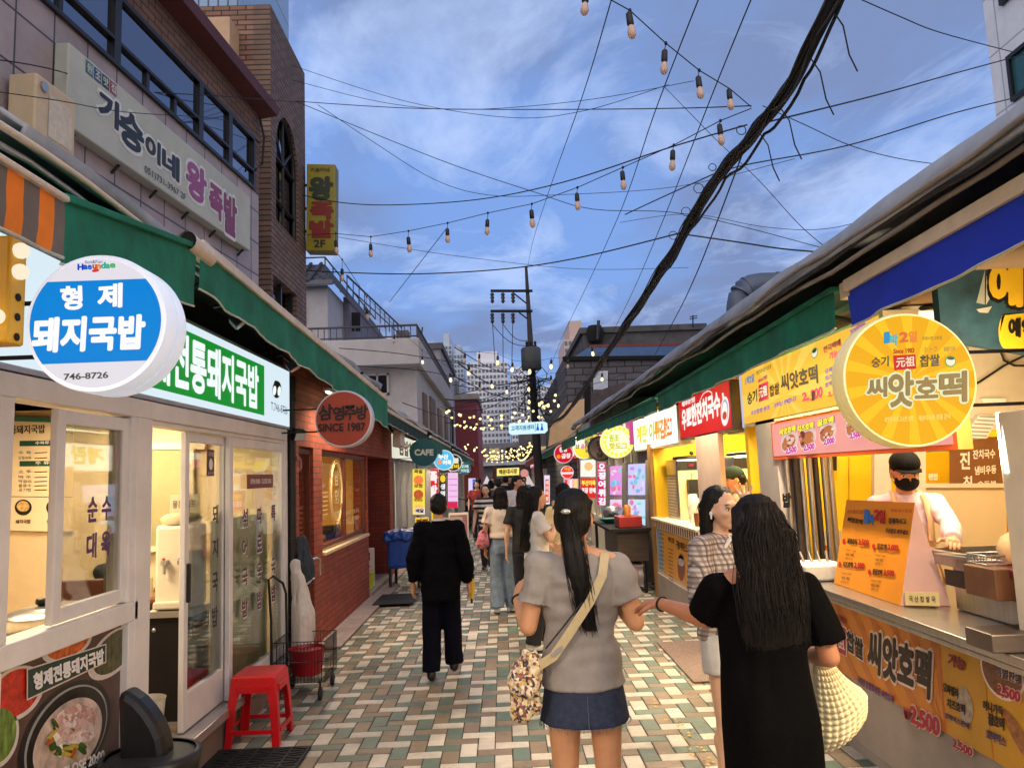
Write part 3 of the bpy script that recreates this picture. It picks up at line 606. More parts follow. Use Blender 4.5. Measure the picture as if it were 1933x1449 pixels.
for k in range(5):
 s0, s1 = mul[k], mul[k + 1]; b = MB()
 for q in ((s0, s0 + .04, 4.8, 5.37), (s1 - .04, s1, 4.8, 5.37), (s0 + .04, s1 - .04, 4.8, 4.83), (s0 + .04, s1 - .04, 5.33, 5.37), (s0 + .04, s1 - .04, 4.98, 5.005)): wbbox(b, *q, -.1, .03, M_fr)
 if k in (1, 2):
  for f_ in (.33, .66): wbbox(b, s0 + (s1 - s0) * f_ - .02, s0 + (s1 - s0) * f_ + .02, 4.83, 4.98, -.08, .02, M_fr)
 f = b.build('window', tb); b = MB(); b.poly([wb(s0 + .03, 4.81), wb(s1 - .03, 4.81), wb(s1 - .03, 5.35), wb(s0 + .03, 5.35)], M_dg); b.build('pane', f)
b = MB(); wbbox(b, 2.97, 3.12, 4.8, 5.37, -3, 0.01, M_bbrick); b.build('corner_pier', tb)
b = MB(); M_cor = mat('dark_red_cornice', S(92, 44, 44), .5, var=.15, dirt=.3)
b.prism([wb(-3.4, 5.66, .021), wb(-3.4, 5.68, .2), wb(-3.4, 5.76, .23), wb(-3.4, 5.95, .05), wb(-3.4, 5.95, -.2)], dirB * 6.55, M_cor); b.build('cornice', tb)
b = MB(); b.tube([wb(3.02, 5.64, .05), wb(3.05, 5.4, .09), wb(3.02, 5.1, .08), wb(2.9, 4.98, .05)], .012, M_wire); b.build('loose_cable', tb)
bs_ = thing('wall_sign', 'long unlit off white sign with black and purple hangul on pink tiles', 'sign', wb(1.2, 4.1))
M_sg = mat('faded_sign_panel', S(184, 188, 176), .55, var=.08, vs=2, dirt=.35)
b = MB(); wbbox(b, -.14, 2.67, 4.05, 4.6, .002, .1, M_sg); b.build('panel', bs_, bev=.01)
SPn = PP((P1[0] + nB.x * .101, P1[1] + nB.y * .101), (P2[0] + nB.x * .101, P2[1] + nB.y * .101))
b = MB()
def bt(t, s0, s1, z0, z1, m, bold=.03, o=.103): b.text(t, wb(s0, z0, o), wb(s1, z0, o), wb(s0, z1, o), m, bold)
for t_, s0, c_ in (('원', .03, (66, 120, 120)), ('조', .12, (60, 84, 130)), ('맛', .21, (46, 70, 74)), ('집', .3, (150, 70, 100))):
 b.poly([wb(s0, 4.49, .102), wb(s0 + .08, 4.49, .102), wb(s0 + .08, 4.58, .102), wb(s0, 4.58, .102)], ink(*c_)); bt(t_, s0 + .012, s0 + .068, 4.505, 4.565, ink(205, 210, 200), .02, .104)
ik = ink(36, 42, 48); wt = ink(214, 218, 214)
for t_, s0, s1, z0, z1 in (('기', .18, .4, 4.26, 4.45), ('승', .42, .72, 4.2, 4.45), ('이', .76, .96, 4.23, 4.4), ('네', 1.0, 1.25, 4.21, 4.4)):
 bt(t_, s0 - .01, s1 + .01, z0 - .01, z1 + .01, wt, .11, .102); bt(t_, s0, s1, z0, z1, ik, .05, .105)
for t_, s0, s1, z0, z1, c_ in (('왕', 1.38, 1.72, 4.17, 4.47, (150, 76, 130)), ('족', 1.79, 2.04, 4.14, 4.42, (140, 60, 104)), ('발', 2.08, 2.34, 4.08, 4.44, (128, 56, 92))):
 bt(t_, s0 - .01, s1 + .01, z0 - .01, z1 + .01, wt, .1, .102); bt(t_, s0, s1, z0, z1, ink(*c_), .05, .105)
bt('051)731-3967 2F', .75, 1.37, 4.08, 4.15, ink(70, 66, 70), .015); b.build('lettering', bs_)
for s in (0, .5, 1, 1.5, 2, 2.6):
 for z0, z1 in ((4.05, 3.99), (4.6, 4.66)): b = MB(); b.tube([wb(s, z0, .06), wb(s, z1, .0)], .011, M_black); b.build('mounting_bracket', bs_)
ub = thing('utility_box', 'beige metal utility box with a paper notice on the pink tiles', 'box', wb(-.55, 3.55)); M_beige = mat('beige_metal', S(206, 186, 152), .5, var=.1, dirt=.4)
b = MB(); wbbox(b, -.56, -.2, 3.72, 4.16, .03, .2, M_beige); b.build('case', ub, bev=.012)
b = MB(); b.poly([wb(-.45, 3.82, .204), wb(-.24, 3.82, .204), wb(-.24, 4.08, .204), wb(-.45, 4.08, .204)], mat('paper_notice', S(205, 196, 178), .7, var=.12, vs=30)); b.build('notice', ub)
b = MB(); b.tube([wb(-.5, 4.1, .2), wb(-.5, 4.1, .215)], .03, M_steel, 12); b.build('lock', ub)
b = MB()
for s in (-.5, -.4, -.28): b.tube([wb(s, 3.72, .12), wb(s, 3.62, .12), wb(s + .1, 3.54, .1), wb(s + .3, 3.48, .05)], .02, M_conc, 8)
b.build('conduit', ub)
def tarp_roof(label, pts0, y0, y1, dz=0.0, seed=0, name='tarpaulin_roof', amp=.05, m=M_tarp, step=.12):
 b = MB(); n = max(4, int((y1 - y0) / step)); vs_, fs = [], []; k = len(pts0)
 for i in range(n + 1):
  y = y0 + (y1 - y0) * i / n
  for j, (x, z) in enumerate(pts0):
   a = noise.noise(V((y * .9, j * .7, seed))) * amp + noise.noise(V((y * 3.1, j * 1.3, seed + 9))) * amp * .35
   vs_.append((x + a * .5, y, z + a + dz * i / n))
 for i in range(n):
  for j in range(k - 1): a = i * k + j; fs.append((a, a + 1, a + k + 1, a + k))
 b.add(vs_, fs, m, True); o = tag(b.build(name), label, 'roof'); so_ = o.modifiers.new('thick', 'SOLIDIFY'); so_.thickness = .02
 return o
tarp_roof('crumpled grey tarpaulin roof edge running above the green awnings on the left', [(-2.75, 3.3), (-2.4, 3.22), (-2.0, 3.16), (-1.72, 3.1), (-1.62, 3.04), (-1.64, 2.98)], 2.6, 10.6, seed=3, amp=.035)
b = MB(); b.tube([(-1.63, 2.4 + .3 * k, 2.97 + .015 * math.sin(k)) for k in range(25)], .014, M_cream, 6); b.tube([(-1.68, 2.4 + .3 * k, 2.93 + .02 * math.sin(k * 1.3)) for k in range(25)], .012, M_alu, 6)
tag(b.build('eaves_conduit'), 'pair of thin conduits clipped under the left tarpaulin roof edge', 'conduit')
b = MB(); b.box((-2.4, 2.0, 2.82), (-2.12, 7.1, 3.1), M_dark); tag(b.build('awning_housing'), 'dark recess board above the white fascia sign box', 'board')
               # brick building with the arched window
bb = thing('brick_building', 'narrow brown brick building with an arched window', 'building', (-2.5, 9.2, 2.9)); XBB = -2.5; PBB = PX(XBB, 1)
M_bbr = gridmat('brown_building_brick', S(132, 106, 90), S(108, 86, 74), S(50, 44, 42), .19, .062, ms=.008, bump=.5)
M_bbr2 = gridmat('brown_building_brick_end', S(150, 112, 92), S(124, 90, 74), S(52, 42, 40), .19, .062, axes='XZ', ms=.008, bump=.5)
def holed(b, outer, holes, x, depth, m):
 ys = sorted({outer[0], outer[1]} | {h[0] for h in holes} | {h[1] for h in holes})
 for y0, y1 in zip(ys, ys[1:]):
  hs = sorted([(h[2], h[3]) for h in holes if h[0] < y1 - 1e-6 and h[1] > y0 + 1e-6]); z = outer[2]
  for a, c in hs + [(outer[3], None)]:
   if a > z + 1e-6: b.box((x - depth, y0, z), (x, y1, a), m)
   if c: z = c
b = MB(); yb0, yb1 = 8.42, 9.98
holed(b, (yb0, yb1, 2.5, 7.3), [(8.62, 9.6, 4.78, 6.2), (8.5, 9.5, 3.35, 4.1)], XBB, .2, M_bbr)
b.box((-7, yb0, 2.5), (XBB - .2, yb0 + .2, 7.3), M_bbr2); b.box((-7, yb1 - .2, 2.5), (XBB - .2, yb1, 7.3), M_bbr2); b.build('wall', bb)
b = MB()          # spandrels that round the top of the opening
n = 14; cy_, cz_, ry_, rz_ = 9.11, 5.62, .49, .58
for sgn_ in (-1, 1):
 pts = [(XBB + .001, cy_ + sgn_ * ry_, 6.2)] + [(XBB + .001, cy_ + sgn_ * ry_ * math.cos(math.pi / 2 * k / n), cz_ + rz_ * math.sin(math.pi / 2 * k / n)) for k in range(n + 1)]
 b.prism(pts, (-.2, 0, 0), M_bbr)
b.build('arch_spandrel', bb)
b = MB(); arc = [(cy_ + ry_ * math.cos(math.pi * k / 24), cz_ + rz_ * math.sin(math.pi * k / 24)) for k in range(25)]
b.tube([(XBB - .06, 9.6, 4.78)] + [(XBB - .06, y, z) for y, z in arc] + [(XBB - .06, 8.62, 4.78), (XBB - .06, 9.6, 4.78)], .03, M_fr, 6)
for a in (35, 90, 145): b.tube([(XBB - .06, cy_, cz_), (XBB - .06, cy_ + .48 * math.cos(R(a)), cz_ + .57 * math.sin(R(a)))], .018, M_fr, 5)
b.tube([(XBB - .06, 8.62, cz_), (XBB - .06, 9.6, cz_)], .025, M_fr, 5); b.tube([(XBB - .06, 8.62, 5.1), (XBB - .06, 9.6, 5.1)], .02, M_fr, 5); b.tube([(XBB - .06, cy_, 4.8), (XBB - .06, cy_, cz_)], .02, M_fr, 5)
f = b.build('arched_window', bb); b = MB(); b.poly([(XBB - .09, 9.6, 4.78)] + [(XBB - .09, y, z) for y, z in arc] + [(XBB - .09, 8.62, 4.78)], M_dg); b.build('pane', f)
b = MB(); b.box((XBB - .1, 8.5, 3.35), (XBB - .05, 8.56, 4.1), M_fr); b.box((XBB - .1, 8.98, 3.35), (XBB - .05, 9.03, 4.1), M_fr); b.box((XBB - .1, 9.44, 3.35), (XBB - .05, 9.5, 4.1), M_fr)
f = b.build('window', bb); b = MB(); b.box((XBB - .16, 8.5, 3.35), (XBB - .14, 9.5, 4.1), M_dg); b.build('pane', f)
b = MB(); b.box((-6.9, yb0 + .2, 7.1), (XBB - .2, yb1 - .2, 7.25), M_conc); b.build('roof', bb)
b = MB(); p0_ = onY(383, 53, 8.3); b.box((p0_.x, 8.1, 6.4), (-2.86, 8.41, p0_.z), mat('cream_render', S(196, 164, 132), .8, var=.1, dirt=.3)); b.build('chimney_block', bb)
ys_ = thing('blade_sign', 'unlit dark yellow vertical sign with hangul projecting from the brick building', 'sign', (-2.3, 9.9, 4.6)); P9 = PY(9.85)
b = MB(); P9.slab(b, [(579, 309), (633, 310), (632, 474), (577, 473)], .22, mat('aged_yellow_acrylic', S(146, 134, 24), .4, var=.1, vs=4, dirt=.3), m2=mat('sign_return', S(120, 112, 50), .5)); b.build('box', ys_, bev=.012)
b = MB(); P9.text(b, '왕', (585, 377), (627, 377), (585, 335), ink(36, 48, 30), .06); P9.text(b, '족', (587, 413), (628, 413), (587, 382), ink(128, 34, 24), .06); P9.text(b, '발', (586, 448), (628, 448), (586, 417), ink(128, 34, 24), .06); P9.text(b, '2F', (593, 467), (614, 467), (593, 453), ink(30, 36, 30), .03); P9.text(b, '기승이네', (586, 325), (622, 325), (586, 317), ink(40, 50, 34), .02); b.build('lettering', ys_)
for y in (350, 394, 437): b = MB(); b.tube([onY(572, y, 9.95), onY(584, y, 9.95)], .02, M_black); b.build('bracket', ys_)
               # red brick shop
rb = thing('brick_shop', 'red brick shop with amber lit windows and a dark red pillar', 'shop', (-2.1, 10, 0)); XR = -2.03
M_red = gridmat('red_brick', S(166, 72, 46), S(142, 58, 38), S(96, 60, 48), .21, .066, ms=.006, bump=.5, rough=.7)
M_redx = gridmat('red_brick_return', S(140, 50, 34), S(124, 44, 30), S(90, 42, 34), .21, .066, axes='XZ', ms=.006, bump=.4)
b = MB(); holed(b, (7.22, 11.7, 0, 2.98), [(7.75, 8.35, 0.0, 2.12), (8.75, 11.62, .96, 2.12)], XR, .2, M_red); b.build('wall', rb)
b = MB(); b.box((-6, 7.22, 0), (XR - .2, 7.3, 3), M_int); b.box((-3.9, 7.3, 0), (-3.8, 15, 3), mat('amber_wall', S(206, 160, 84), .8, var=.15, vs=2)); b.box((-3.8, 11.6, 0), (XR - .2, 11.7, 3), mat('amber_wall', S(206, 160, 84))); b.build('inner_wall', rb)
b = MB(); b.box((-3.8, 7.3, 2.6), (XR - .2, 11.6, 2.66), M_int); b.build('inner_ceiling', rb)
b = MB(); b.box((-3.8, 7.3, 0), (XR - .2, 11.6, .03), M_conc); b.build('inner_floor', rb)
M_wf = mat('brown_door_frame', S(88, 40, 30), .45, var=.2)
def wframe(y0, y1, z0, z1, n_, m, x=XR - .03, fw=.05, name='window', parent=rb, pane=M_glass):
 b = MB(); ys = [y0 + (y1 - y0) * k / n_ for k in range(n_ + 1)]
 for k, y in enumerate(ys): b.box((x - .06, max(y0, y - fw / 2), z0), (x, min(y1, y + fw / 2), z1), m)
 for a, c in zip(ys, ys[1:]): b.box((x - .058, a + fw / 2, z1 - fw), (x - .002, c - fw / 2, z1), m); b.box((x - .058, a + fw / 2, z0), (x - .002, c - fw / 2, z0 + fw), m)
 f = b.build(name, parent, bev=.003)
 for a, c in zip(ys, ys[1:]): p = MB(); p.poly([(x - .03, a, z0 + .01), (x - .03, c, z0 + .01), (x - .03, c, z1 - .01), (x - .03, a, z1 - .01)], pane); p.build('pane', f)
 return f
wframe(7.77, 8.33, .02, 2.1, 1, M_wf, name='door')
f = wframe(8.77, 11.6, .99, 2.1, 2, M_wf)
b = MB(); b.box((XR - .14, 8.76, .93), (XR + .03, 11.62, .97), mat('cream_sill', S(214, 186, 150), .6)); b.build('window_sill', rb, bev=.006)
b = MB(); X_ = XR - .05; M_gl = ink(226, 206, 158)
for r_ in (1.0, .9): b.tube([(X_, 9.75 + .33 * r_ * math.cos(a * .16), 1.62 + .4 * r_ * math.sin(a * .16)) for a in range(41)], .007, M_gl, 4)
lett_v(b, X_, 9.75, 1.88, '삼영', .22, .18, .05, M_gl, .03); b.text('1987', (X_, 9.63, 1.3), (X_, 9.87, 1.3), (X_, 9.63, 1.38), M_gl, .02)
b.text('주방용품 그릇 도매', (X_, 10.15, 1.3), (X_, 11.2, 1.3), (X_, 10.15, 1.36), M_gl, .02); b.text('SINCE 1987', (X_, 10.15, 1.2), (X_, 11.2, 1.2), (X_, 10.15, 1.26), M_gl, .02)
for k in range(6): b.box((X_ - .001, 9.0, 1.62 - k * .05), (X_, 9.25, 1.63 - k * .05), M_gl)
b.build('window_lettering', f)
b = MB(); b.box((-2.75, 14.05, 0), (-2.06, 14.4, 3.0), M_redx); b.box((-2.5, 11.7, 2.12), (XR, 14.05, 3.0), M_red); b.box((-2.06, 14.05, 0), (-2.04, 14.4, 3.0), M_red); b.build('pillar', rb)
b = MB(); b.box((-2.9, 11.7, 0), (-2.8, 14.05, 2.12), M_wf); b.build('recessed_door', rb)
b = MB(); b.box((-2.8, 11.7, 0), (-2.0, 13.9, .1), M_conc); b.build('entrance_step', rb, bev=.01)
panel_lamp('ceiling_lamp', 'flat ceiling lamp inside the red brick shop', (-3.0, 9.6, 2.56), .8, .8, 60, (1, .72, .36))
for k in range(11):
 y = 8.95 + k * .24 + rnd.uniform(-.04, .04); h_ = rnd.uniform(.06, .2); r_ = rnd.uniform(.05, .1)
 b = MB(); b.lathe([(r_ * .8, .975), (r_, .975 + h_ * .5), (r_ * .95, .975 + h_)], (-2.42, y, 0), rnd.choice([M_steel, M_black, M_steel, mat('brass_pot', S(190, 140, 60), .3, .8)]), 14)
 tag(b.build('kitchen_pot'), 'metal kitchen pot standing in the brick shop window', 'pot', 'pots in the brick shop window')
b = MB(); b.box((-2.75, 8.75, .9), (-2.25, 11.55, .975), M_wf); tag(b.build('display_shelf'), 'brown display shelf inside the brick shop window', 'shelf')
t, C_, r_ = round_sign('round_sign', 'brown red round sign reading SINCE 1987 beneath the end of the green awning', (648, 790), 6.8, 54, .16, mat('rust_red_face', S(166, 62, 36), .5, var=.08), mat('white_rim', S(206, 204, 218), .4), rimw=.06)
Pq = PY(6.797); b = MB(); kk = ink(28, 20, 20)
for ch, q in zip('삼영주방', (((602, 794), (628, 790), (602, 766)), ((629, 794), (650, 792), (629, 768)), ((650, 793), (672, 791), (650, 766)), ((673, 792), (694, 790), (673, 766)))): Pq.text(b, ch, *q, kk, .03, .008)
Pq.text(b, 'SINCE 1987', (601, 815), (690, 812), (601, 800), kk, .03, .008); b.build('lettering', t)
b = MB(); b.tube([(-1.96, 7.22, 2.75), (-1.96, 7.22, .1)], .045, M_black, 12)
for z in (2.5, 1.95, 1.2, .5): b.tube([(-1.96, 7.22, z), (-1.96, 7.22, z + .05)], .055, M_black, 12)
tag(b.build('downpipe'), 'black plastic downpipe between the soup restaurant and the red brick', 'pipe')
               # white house behind
wh = thing('white_house', 'pale two storey house with balcony railing and dark tiled roof', 'house', (-4, 24, 0)); P19 = PY(19.0)
M_wh = mat('pale_render', S(190, 184, 182), .85, var=.08, vs=1.5, dirt=.3); M_wh2 = mat('pale_render_upper', S(170, 168, 172), .85, var=.08, vs=1.5, dirt=.3)
c0 = onY(786, 690, 19.0); zt = c0.z
b = MB(); b.box((-9, 19, 0), (c0.x, 31, zt), M_wh); b.build('wall', wh)
cA, cB = onY(618, 643, 18.4), onY(792, 686, 18.4); b = MB(); b.box((-9, 18.4, cB.z), (cB.x, 31.2, cA.z), M_wh); b.build('balcony', wh, bev=.02)
cC = onY(618, 538, 19.5); b = MB(); b.box((-12, 19.5, cA.z), (cC.x, 30, cC.z), M_wh2); b.build('upper_wall', wh)
cD = onY(660, 560, 21.5); b = MB(); b.box((cC.x, 21.5, cA.z), (cD.x, 30, cD.z), mat('stair_block', S(112, 110, 122), .9, var=.15)); b.build('stair_block', wh)
z = cA.z; xr = cB.x - .06; M_rail = mat('grey_iron', S(88, 88, 94), .5, .4)
b = MB(); b.tube([(-6.2, 18.5, z + .33), (xr, 18.5, z + .33), (xr, 30.5, z + .33)], .03, M_rail, 6); b.tube([(-6.2, 18.5, z + .06), (xr, 18.5, z + .06), (xr, 30.5, z + .06)], .02, M_rail, 5)
for k in range(30): b.tube([(xr - k * .15, 18.5, z), (xr - k * .15, 18.5, z + .33)], .012, M_rail, 4)
for k in range(60): b.tube([(xr, 18.6 + k * .2, z), (xr, 18.6 + k * .2, z + .33)], .012, M_rail, 4)
b.build('railing', wh)
e0, e1 = onY(628, 533, 19.2), onY(612, 497, 20.5); M_rt = gridmat('dark_roof_tile', S(70, 70, 78), S(52, 52, 60), S(24, 24, 28), .26, .2, axes='XY', ms=.03, bump=1.0)
b = MB(); b.prism([(-12, 19.1, e0.z - .06), (e0.x, 19.1, e0.z - .06), (e0.x + .02, 19.1, e0.z + .05), (-12, 19.1, e0.z + .05)], (0, .1, 0), M_rail)
b.add([(-12, 19.1, e0.z), (e0.x, 19.1, e0.z), (e1.x, 20.6, e1.z), (-12, 20.6, e1.z), (e0.x, 30, e0.z), (e1.x, 29, e1.z)], [(0, 1, 2, 3), (1, 4, 5, 2)], M_rt); b.build('roof', wh)
b = MB()
for k in range(16): x = e1.x - .1 - k * .28; b.tube([(x, 19.08, e0.z + .03), (x - .0, 20.6, e1.z + .03)], .05, M_rt, 6)
b.build('roof_ridges', wh)
b = MB(); b.tube([(e1.x - 4, 20.6, e1.z + .2), (e1.x, 20.6, e1.z + .2), (e1.x, 29, e1.z + .2)], .025, M_rail);
for k in range(8): b.tube([(e1.x, 20.6 + k, e1.z - .3), (e1.x, 20.6 + k, e1.z + .2)], .02, M_rail, 4)
b.build('roof_rail', wh)
b = MB(); a0_, a1_ = onY(655, 520, 21.0), onY(758, 618, 27); b.tube([a0_, a1_], .03, M_rail); b.tube([a0_ - V((0, 0, .3)), a1_ - V((0, 0, .3))], .02, M_rail)
for k in range(12): q = a0_.lerp(a1_, k / 11); b.tube([q, q - V((0, 0, .55))], .015, M_rail, 4)
b.build('stair_railing', wh)
def wins(parent, P, quads, glass=M_dg, frame=M_alu, d=.06):
 for q in quads:
  x0, y0, x1, y1 = q; b = MB(); A, B = P.p(x0, y0, .02), P.p(x1, y1, .02)
  for (xa, xb, za, zb) in ((A.x, B.x, A.z - .05, A.z), (A.x, B.x, B.z, B.z + .05), (A.x, A.x + .05, B.z, A.z), (B.x - .05, B.x, B.z, A.z), ((A.x + B.x) / 2 - .02, (A.x + B.x) / 2 + .02, B.z, A.z)): b.box((xa, A.y - .03, za), (xb, A.y + .02, zb), frame)
  f = b.build('window', parent); b = MB(); b.poly([(A.x, A.y - .005, B.z), (B.x, A.y - .005, B.z), (B.x, A.y - .005, A.z), (A.x, A.y - .005, A.z)], glass); b.build('pane', f)
wins(wh, P19, [(690, 706, 735, 745)]); wins(wh, PY(19.5), [(566, 578, 577, 612)])
P215 = PY(21.5)
b = MB(); P215.slab(b, [(664, 590), (680, 590), (680, 625), (664, 625)], .05, M_dark, off=.03); b.build('door', wh)
for y0_, y1_, z0_, z1_ in ((20.2, 21.2, 2.4, 4.0), (22.2, 23.8, 2.2, 4.1), (25, 26.4, 2.4, 4.0), (28, 29.3, 2.4, 4.0), (22, 23.5, 4.85, 5.2)):
 if z1_ < zt: b = MB(); b.box((c0.x, y0_, z0_), (c0.x + .05, y1_, z1_), mat('brown_shutter', S(120, 92, 74), .6, var=.2)); b.build('side_window', wh)
               # right row of stalls
XC = 2.1; PC = PX(XC, -1); M_yel2 = mat('yellow_wall_panel', S(246, 196, 24), .5, var=.05, vs=2)
def stall(label, y0, y1, back=4.2, wallm=M_yel2, h=2.62, name='food_stall', walls=(1, 1), floor=True):
 t = thing(name, label, 'food stall', (XC + .8, (y0 + y1) / 2, 0))
 b = MB(); b.box((back, y0, 0), (back + .1, y1, h), wallm); b.build('back_wall', t)
 for k, y in ((0, y0), (1, y1)):
  if walls[k]: b = MB(); b.box((XC + .02, y - .04, 0), (back, y + .04, h), wallm if k else M_cream); b.build('side_wall', t)
 b = MB(); b.box((XC - .05, y0, h), (back + .1, y1, h + .08), mat('stall_ceiling', S(132, 112, 90), .8)); b.build('ceiling', t)
 b = MB(); b.box((XC, y0, 0), (back, y1, .05), M_conc); b.build('floor', t)
 return t
hs = stall('yellow walled pancake stall with steel counter and an orange banner', 2.9, 6.62, back=4.0)
b = MB(); M_ban = mat('banner_orange', S(206, 124, 22), .38, var=.12, vs=3); b.box((XC, 2.9, .43), (XC + .04, 5.92, .93), M_ban); b.build('front_banner', hs)
b = MB(); M_pl = mat('grey_plinth', S(150, 138, 130), .6, var=.1, dirt=.4); b.box((XC + .01, 2.9, 0), (XC + .25, 5.95, .43), M_pl); b.build('plinth', hs)
b = MB(); b.box((XC - .13, 2.86, .93), (XC + .75, 5.95, .97), M_steel); b.box((XC - .13, 2.86, .905), (XC - .1, 5.95, .93), M_steel); b.build('counter_top', hs, bev=.006)
PBn = PX(XC - .001, -1); b = MB()
og2 = mat('banner_ray', S(188, 100, 14), .38, var=.1, vs=3); og3 = mat('banner_amber', S(196, 140, 20), .38, var=.1)
for k in range(9): y = 5.85 - k * .24; b.poly([(XC - .0015, y, .925), (XC - .0015, y - .09, .925), (XC - .0015, max(3.86, y - .62), .432), (XC - .0015, max(3.86, y - .53), .432)], og2)
b.poly([(XC - .002, 3.83, .432), (XC - .002, 3.5, .432), (XC - .002, 3.5, .928), (XC - .002, 3.83, .928)], og3); b.poly([(XC - .002, 3.49, .432), (XC - .002, 2.9, .432), (XC - .002, 2.9, .928), (XC - .002, 3.49, .928)], og3)
dl = ink(46, 24, 20); for_ = ink(130, 24, 60); bl_ = ink(236, 214, 196); rd = ink(176, 28, 60)
PBn.poly(b, [(1563, 1163), (1599, 1184), (1600, 1240), (1566, 1222)], bl_, .003); PBn.poly(b, [(1564, 1165), (1598, 1186), (1598, 1238), (1567, 1220)], rd, .004); PBn.text(b, '元祖', (1569, 1212), (1597, 1228), (1567, 1183), bl_, .02, .006)
PBn.text(b, 'Since 1983', (1563, 1158), (1598, 1178), (1563, 1147), for_, .02, .005)
for ch, q, bo in (('찹쌀', ((1601, 1225), (1632, 1246), (1600, 1188)), .04), ('씨앗호떡', ((1640, 1262), (1757, 1318), (1642, 1188)), .05)):
 PBn.text(b, ch, *[(x, y) for x, y in q], bl_, .11, .003); PBn.text(b, ch, *q, dl, bo, .007)
PBn.text(b, '국내산 찹쌀로 만든 씨앗호떡', (1620, 1288), (1688, 1328), (1620, 1274), ink(90, 60, 130), .03, .005)
PBn.text(b, '₩', (1708, 1352), (1720, 1359), (1708, 1333), rd, .04, .006); PBn.text(b, '2,500', (1722, 1366), (1776, 1394), (1722, 1330), bl_, .1, .004); PBn.text(b, '2,500', (1722, 1366), (1776, 1394), (1722, 1330), rd, .05, .008)
PBn.text(b, '호떡 ホトク', (1655, 1168), (1700, 1189), (1655, 1150), ink(150, 90, 30), .01, .005)
PBn.text(b, '전국택배', (1780, 1214), (1836, 1232), (1782, 1184), for_, .05, .006); PBn.text(b, '가능', (1792, 1254), (1824, 1266), (1793, 1232), for_, .05, .006)
PBn.text(b, '모짜렐라', (1783, 1304), (1812, 1318), (1783, 1287), dl, .04, .006); PBn.text(b, '치즈호떡', (1790, 1334), (1824, 1348), (1790, 1316), dl, .04, .006); PBn.text(b, '호떡믹스판매', (1786, 1354), (1832, 1376), (1786, 1343), ink(70, 50, 110), .03, .006)
PBn.text(b, '2,500', (1802, 1410), (1838, 1430), (1802, 1392), bl_, .1, .004); PBn.text(b, '2,500', (1802, 1410), (1838, 1430), (1802, 1392), rd, .04, .007)
PBn.ell(b, (1893, 1262), (1938, 1282), (1895, 1205), ink(226, 214, 206, .3), .003, 36); PBn.ell(b, (1893, 1262), (1934, 1280), (1895, 1210), mat('nut_filling', S(110, 60, 34), .35, var=.7, vs=60), .004, 36)
for t_, q in (('씨앗호떡', ((1882, 1252), (1932, 1270), (1882, 1226))), ('특별판매', ((1884, 1274), (1932, 1292), (1884, 1256)))): PBn.text(b, t_, *q, bl_, .09, .005); PBn.text(b, t_, *q, ink(70, 54, 80), .03, .008)
PBn.text(b, '2,500', (1886, 1312), (1930, 1328), (1886, 1290), bl_, .1, .006); PBn.text(b, '2,500', (1886, 1312), (1930, 1328), (1886, 1290), rd, .05, .009)
PBn.text(b, '허니가득', (1858, 1338), (1896, 1352), (1858, 1320), dl, .04, .006); PBn.text(b, '꿀호떡', (1868, 1366), (1898, 1378), (1868, 1344), dl, .05, .006); PBn.text(b, '호떡믹스', (1864, 1392), (1902, 1410), (1864, 1374), ink(70, 50, 110), .03, .006)
PBn.ell(b, (1925, 1390), (1945, 1440), (1900, 1365), mat('pancake', S(150, 92, 46), .4, var=.6, vs=30), .003, 24); PBn.ell(b, (1822, 1330), (1838, 1350), (1826, 1300), mat('paper_sleeve', S(170, 150, 130), .4, var=.4, vs=30), .0035, 20)
PBn.ell(b, (1744, 1183), (1753, 1187), (1745, 1162), ink(216, 206, 150), .004, 24); PBn.ell(b, (1744, 1183), (1751, 1186), (1745, 1166), ink(200, 160, 120), .005, 24); PBn.ell(b, (1744, 1176), (1751, 1179), (1745, 1164), dl, .006, 24)
b.build('banner_print', hs)
b = MB(); b.box((XC, 5.86, .0), (XC + .16, 6.3, 2.6), mat('grey_pillar', S(186, 174, 168), .55, var=.08, dirt=.3)); PCp = PX(XC - .001, -1); PCp.text(b, '밥', (1479, 957), (1494, 957), (1479, 931), ink(24, 22, 24), .05, .004); b.build('pillar', hs)
b = MB()
for k in range(7): x = 2.16 + k * .055; b.tube([(x, 5.84 - .02 * (k % 2), .98), (x, 5.84 - .02 * (k % 2), 2.0)], .024, mat('shutter_dark', S(70, 62, 58), .35, .6) if k % 3 == 1 else M_steel, 8)
b.build('folded_shutter', hs)
P65 = PY(6.56); b = MB(); P65.slab(b, [(1540, 1000), (1660, 1000), (1660, 1026), (1540, 1028)], .05, M_cream, off=.05); b.build('shelf_rail', hs)
b = MB(); P65.slab(b, [(1540, 1028), (1660, 1026), (1660, 1110), (1540, 1110)], .02, mat('orange_front', S(236, 120, 30), .45, var=.05), off=.03); P65.text(b, '꿀', (1560, 1052), (1572, 1051), (1560, 1029), rd, .05, .036); P65.text(b, '에 구운', (1574, 1049), (1612, 1047), (1574, 1035), ink(30, 20, 20), .05, .036); b.build('inner_counter', hs)
b = MB(); P65.slab(b, [(1601, 862), (1602.5, 862), (1602.5, 1000), (1601, 1000)], .01, mat('panel_seam', S(190, 140, 14), .6), off=.012); P65.slab(b, [(1569, 850), (1576, 850), (1576, 888), (1569, 888)], .03, M_black, off=.04); b.build('panel_seam', hs)
P57 = PY(5.7); pw_ = thing('glazed_partition', 'beige partition with a glass window and brown noodle poster behind the masked cook', 'partition', (3.1, 5.7, 0))
b = MB(); P57.slab(b, [(1743, 918), (1900, 918), (1900, 1150), (1743, 1150)], .04, mat('beige_panel', S(196, 178, 148), .5, var=.06, vs=1.5)); b.build('lower_panel', pw_)
b = MB(); M_pf = mat('partition_frame', S(206, 196, 186), .4, .2, var=.06)
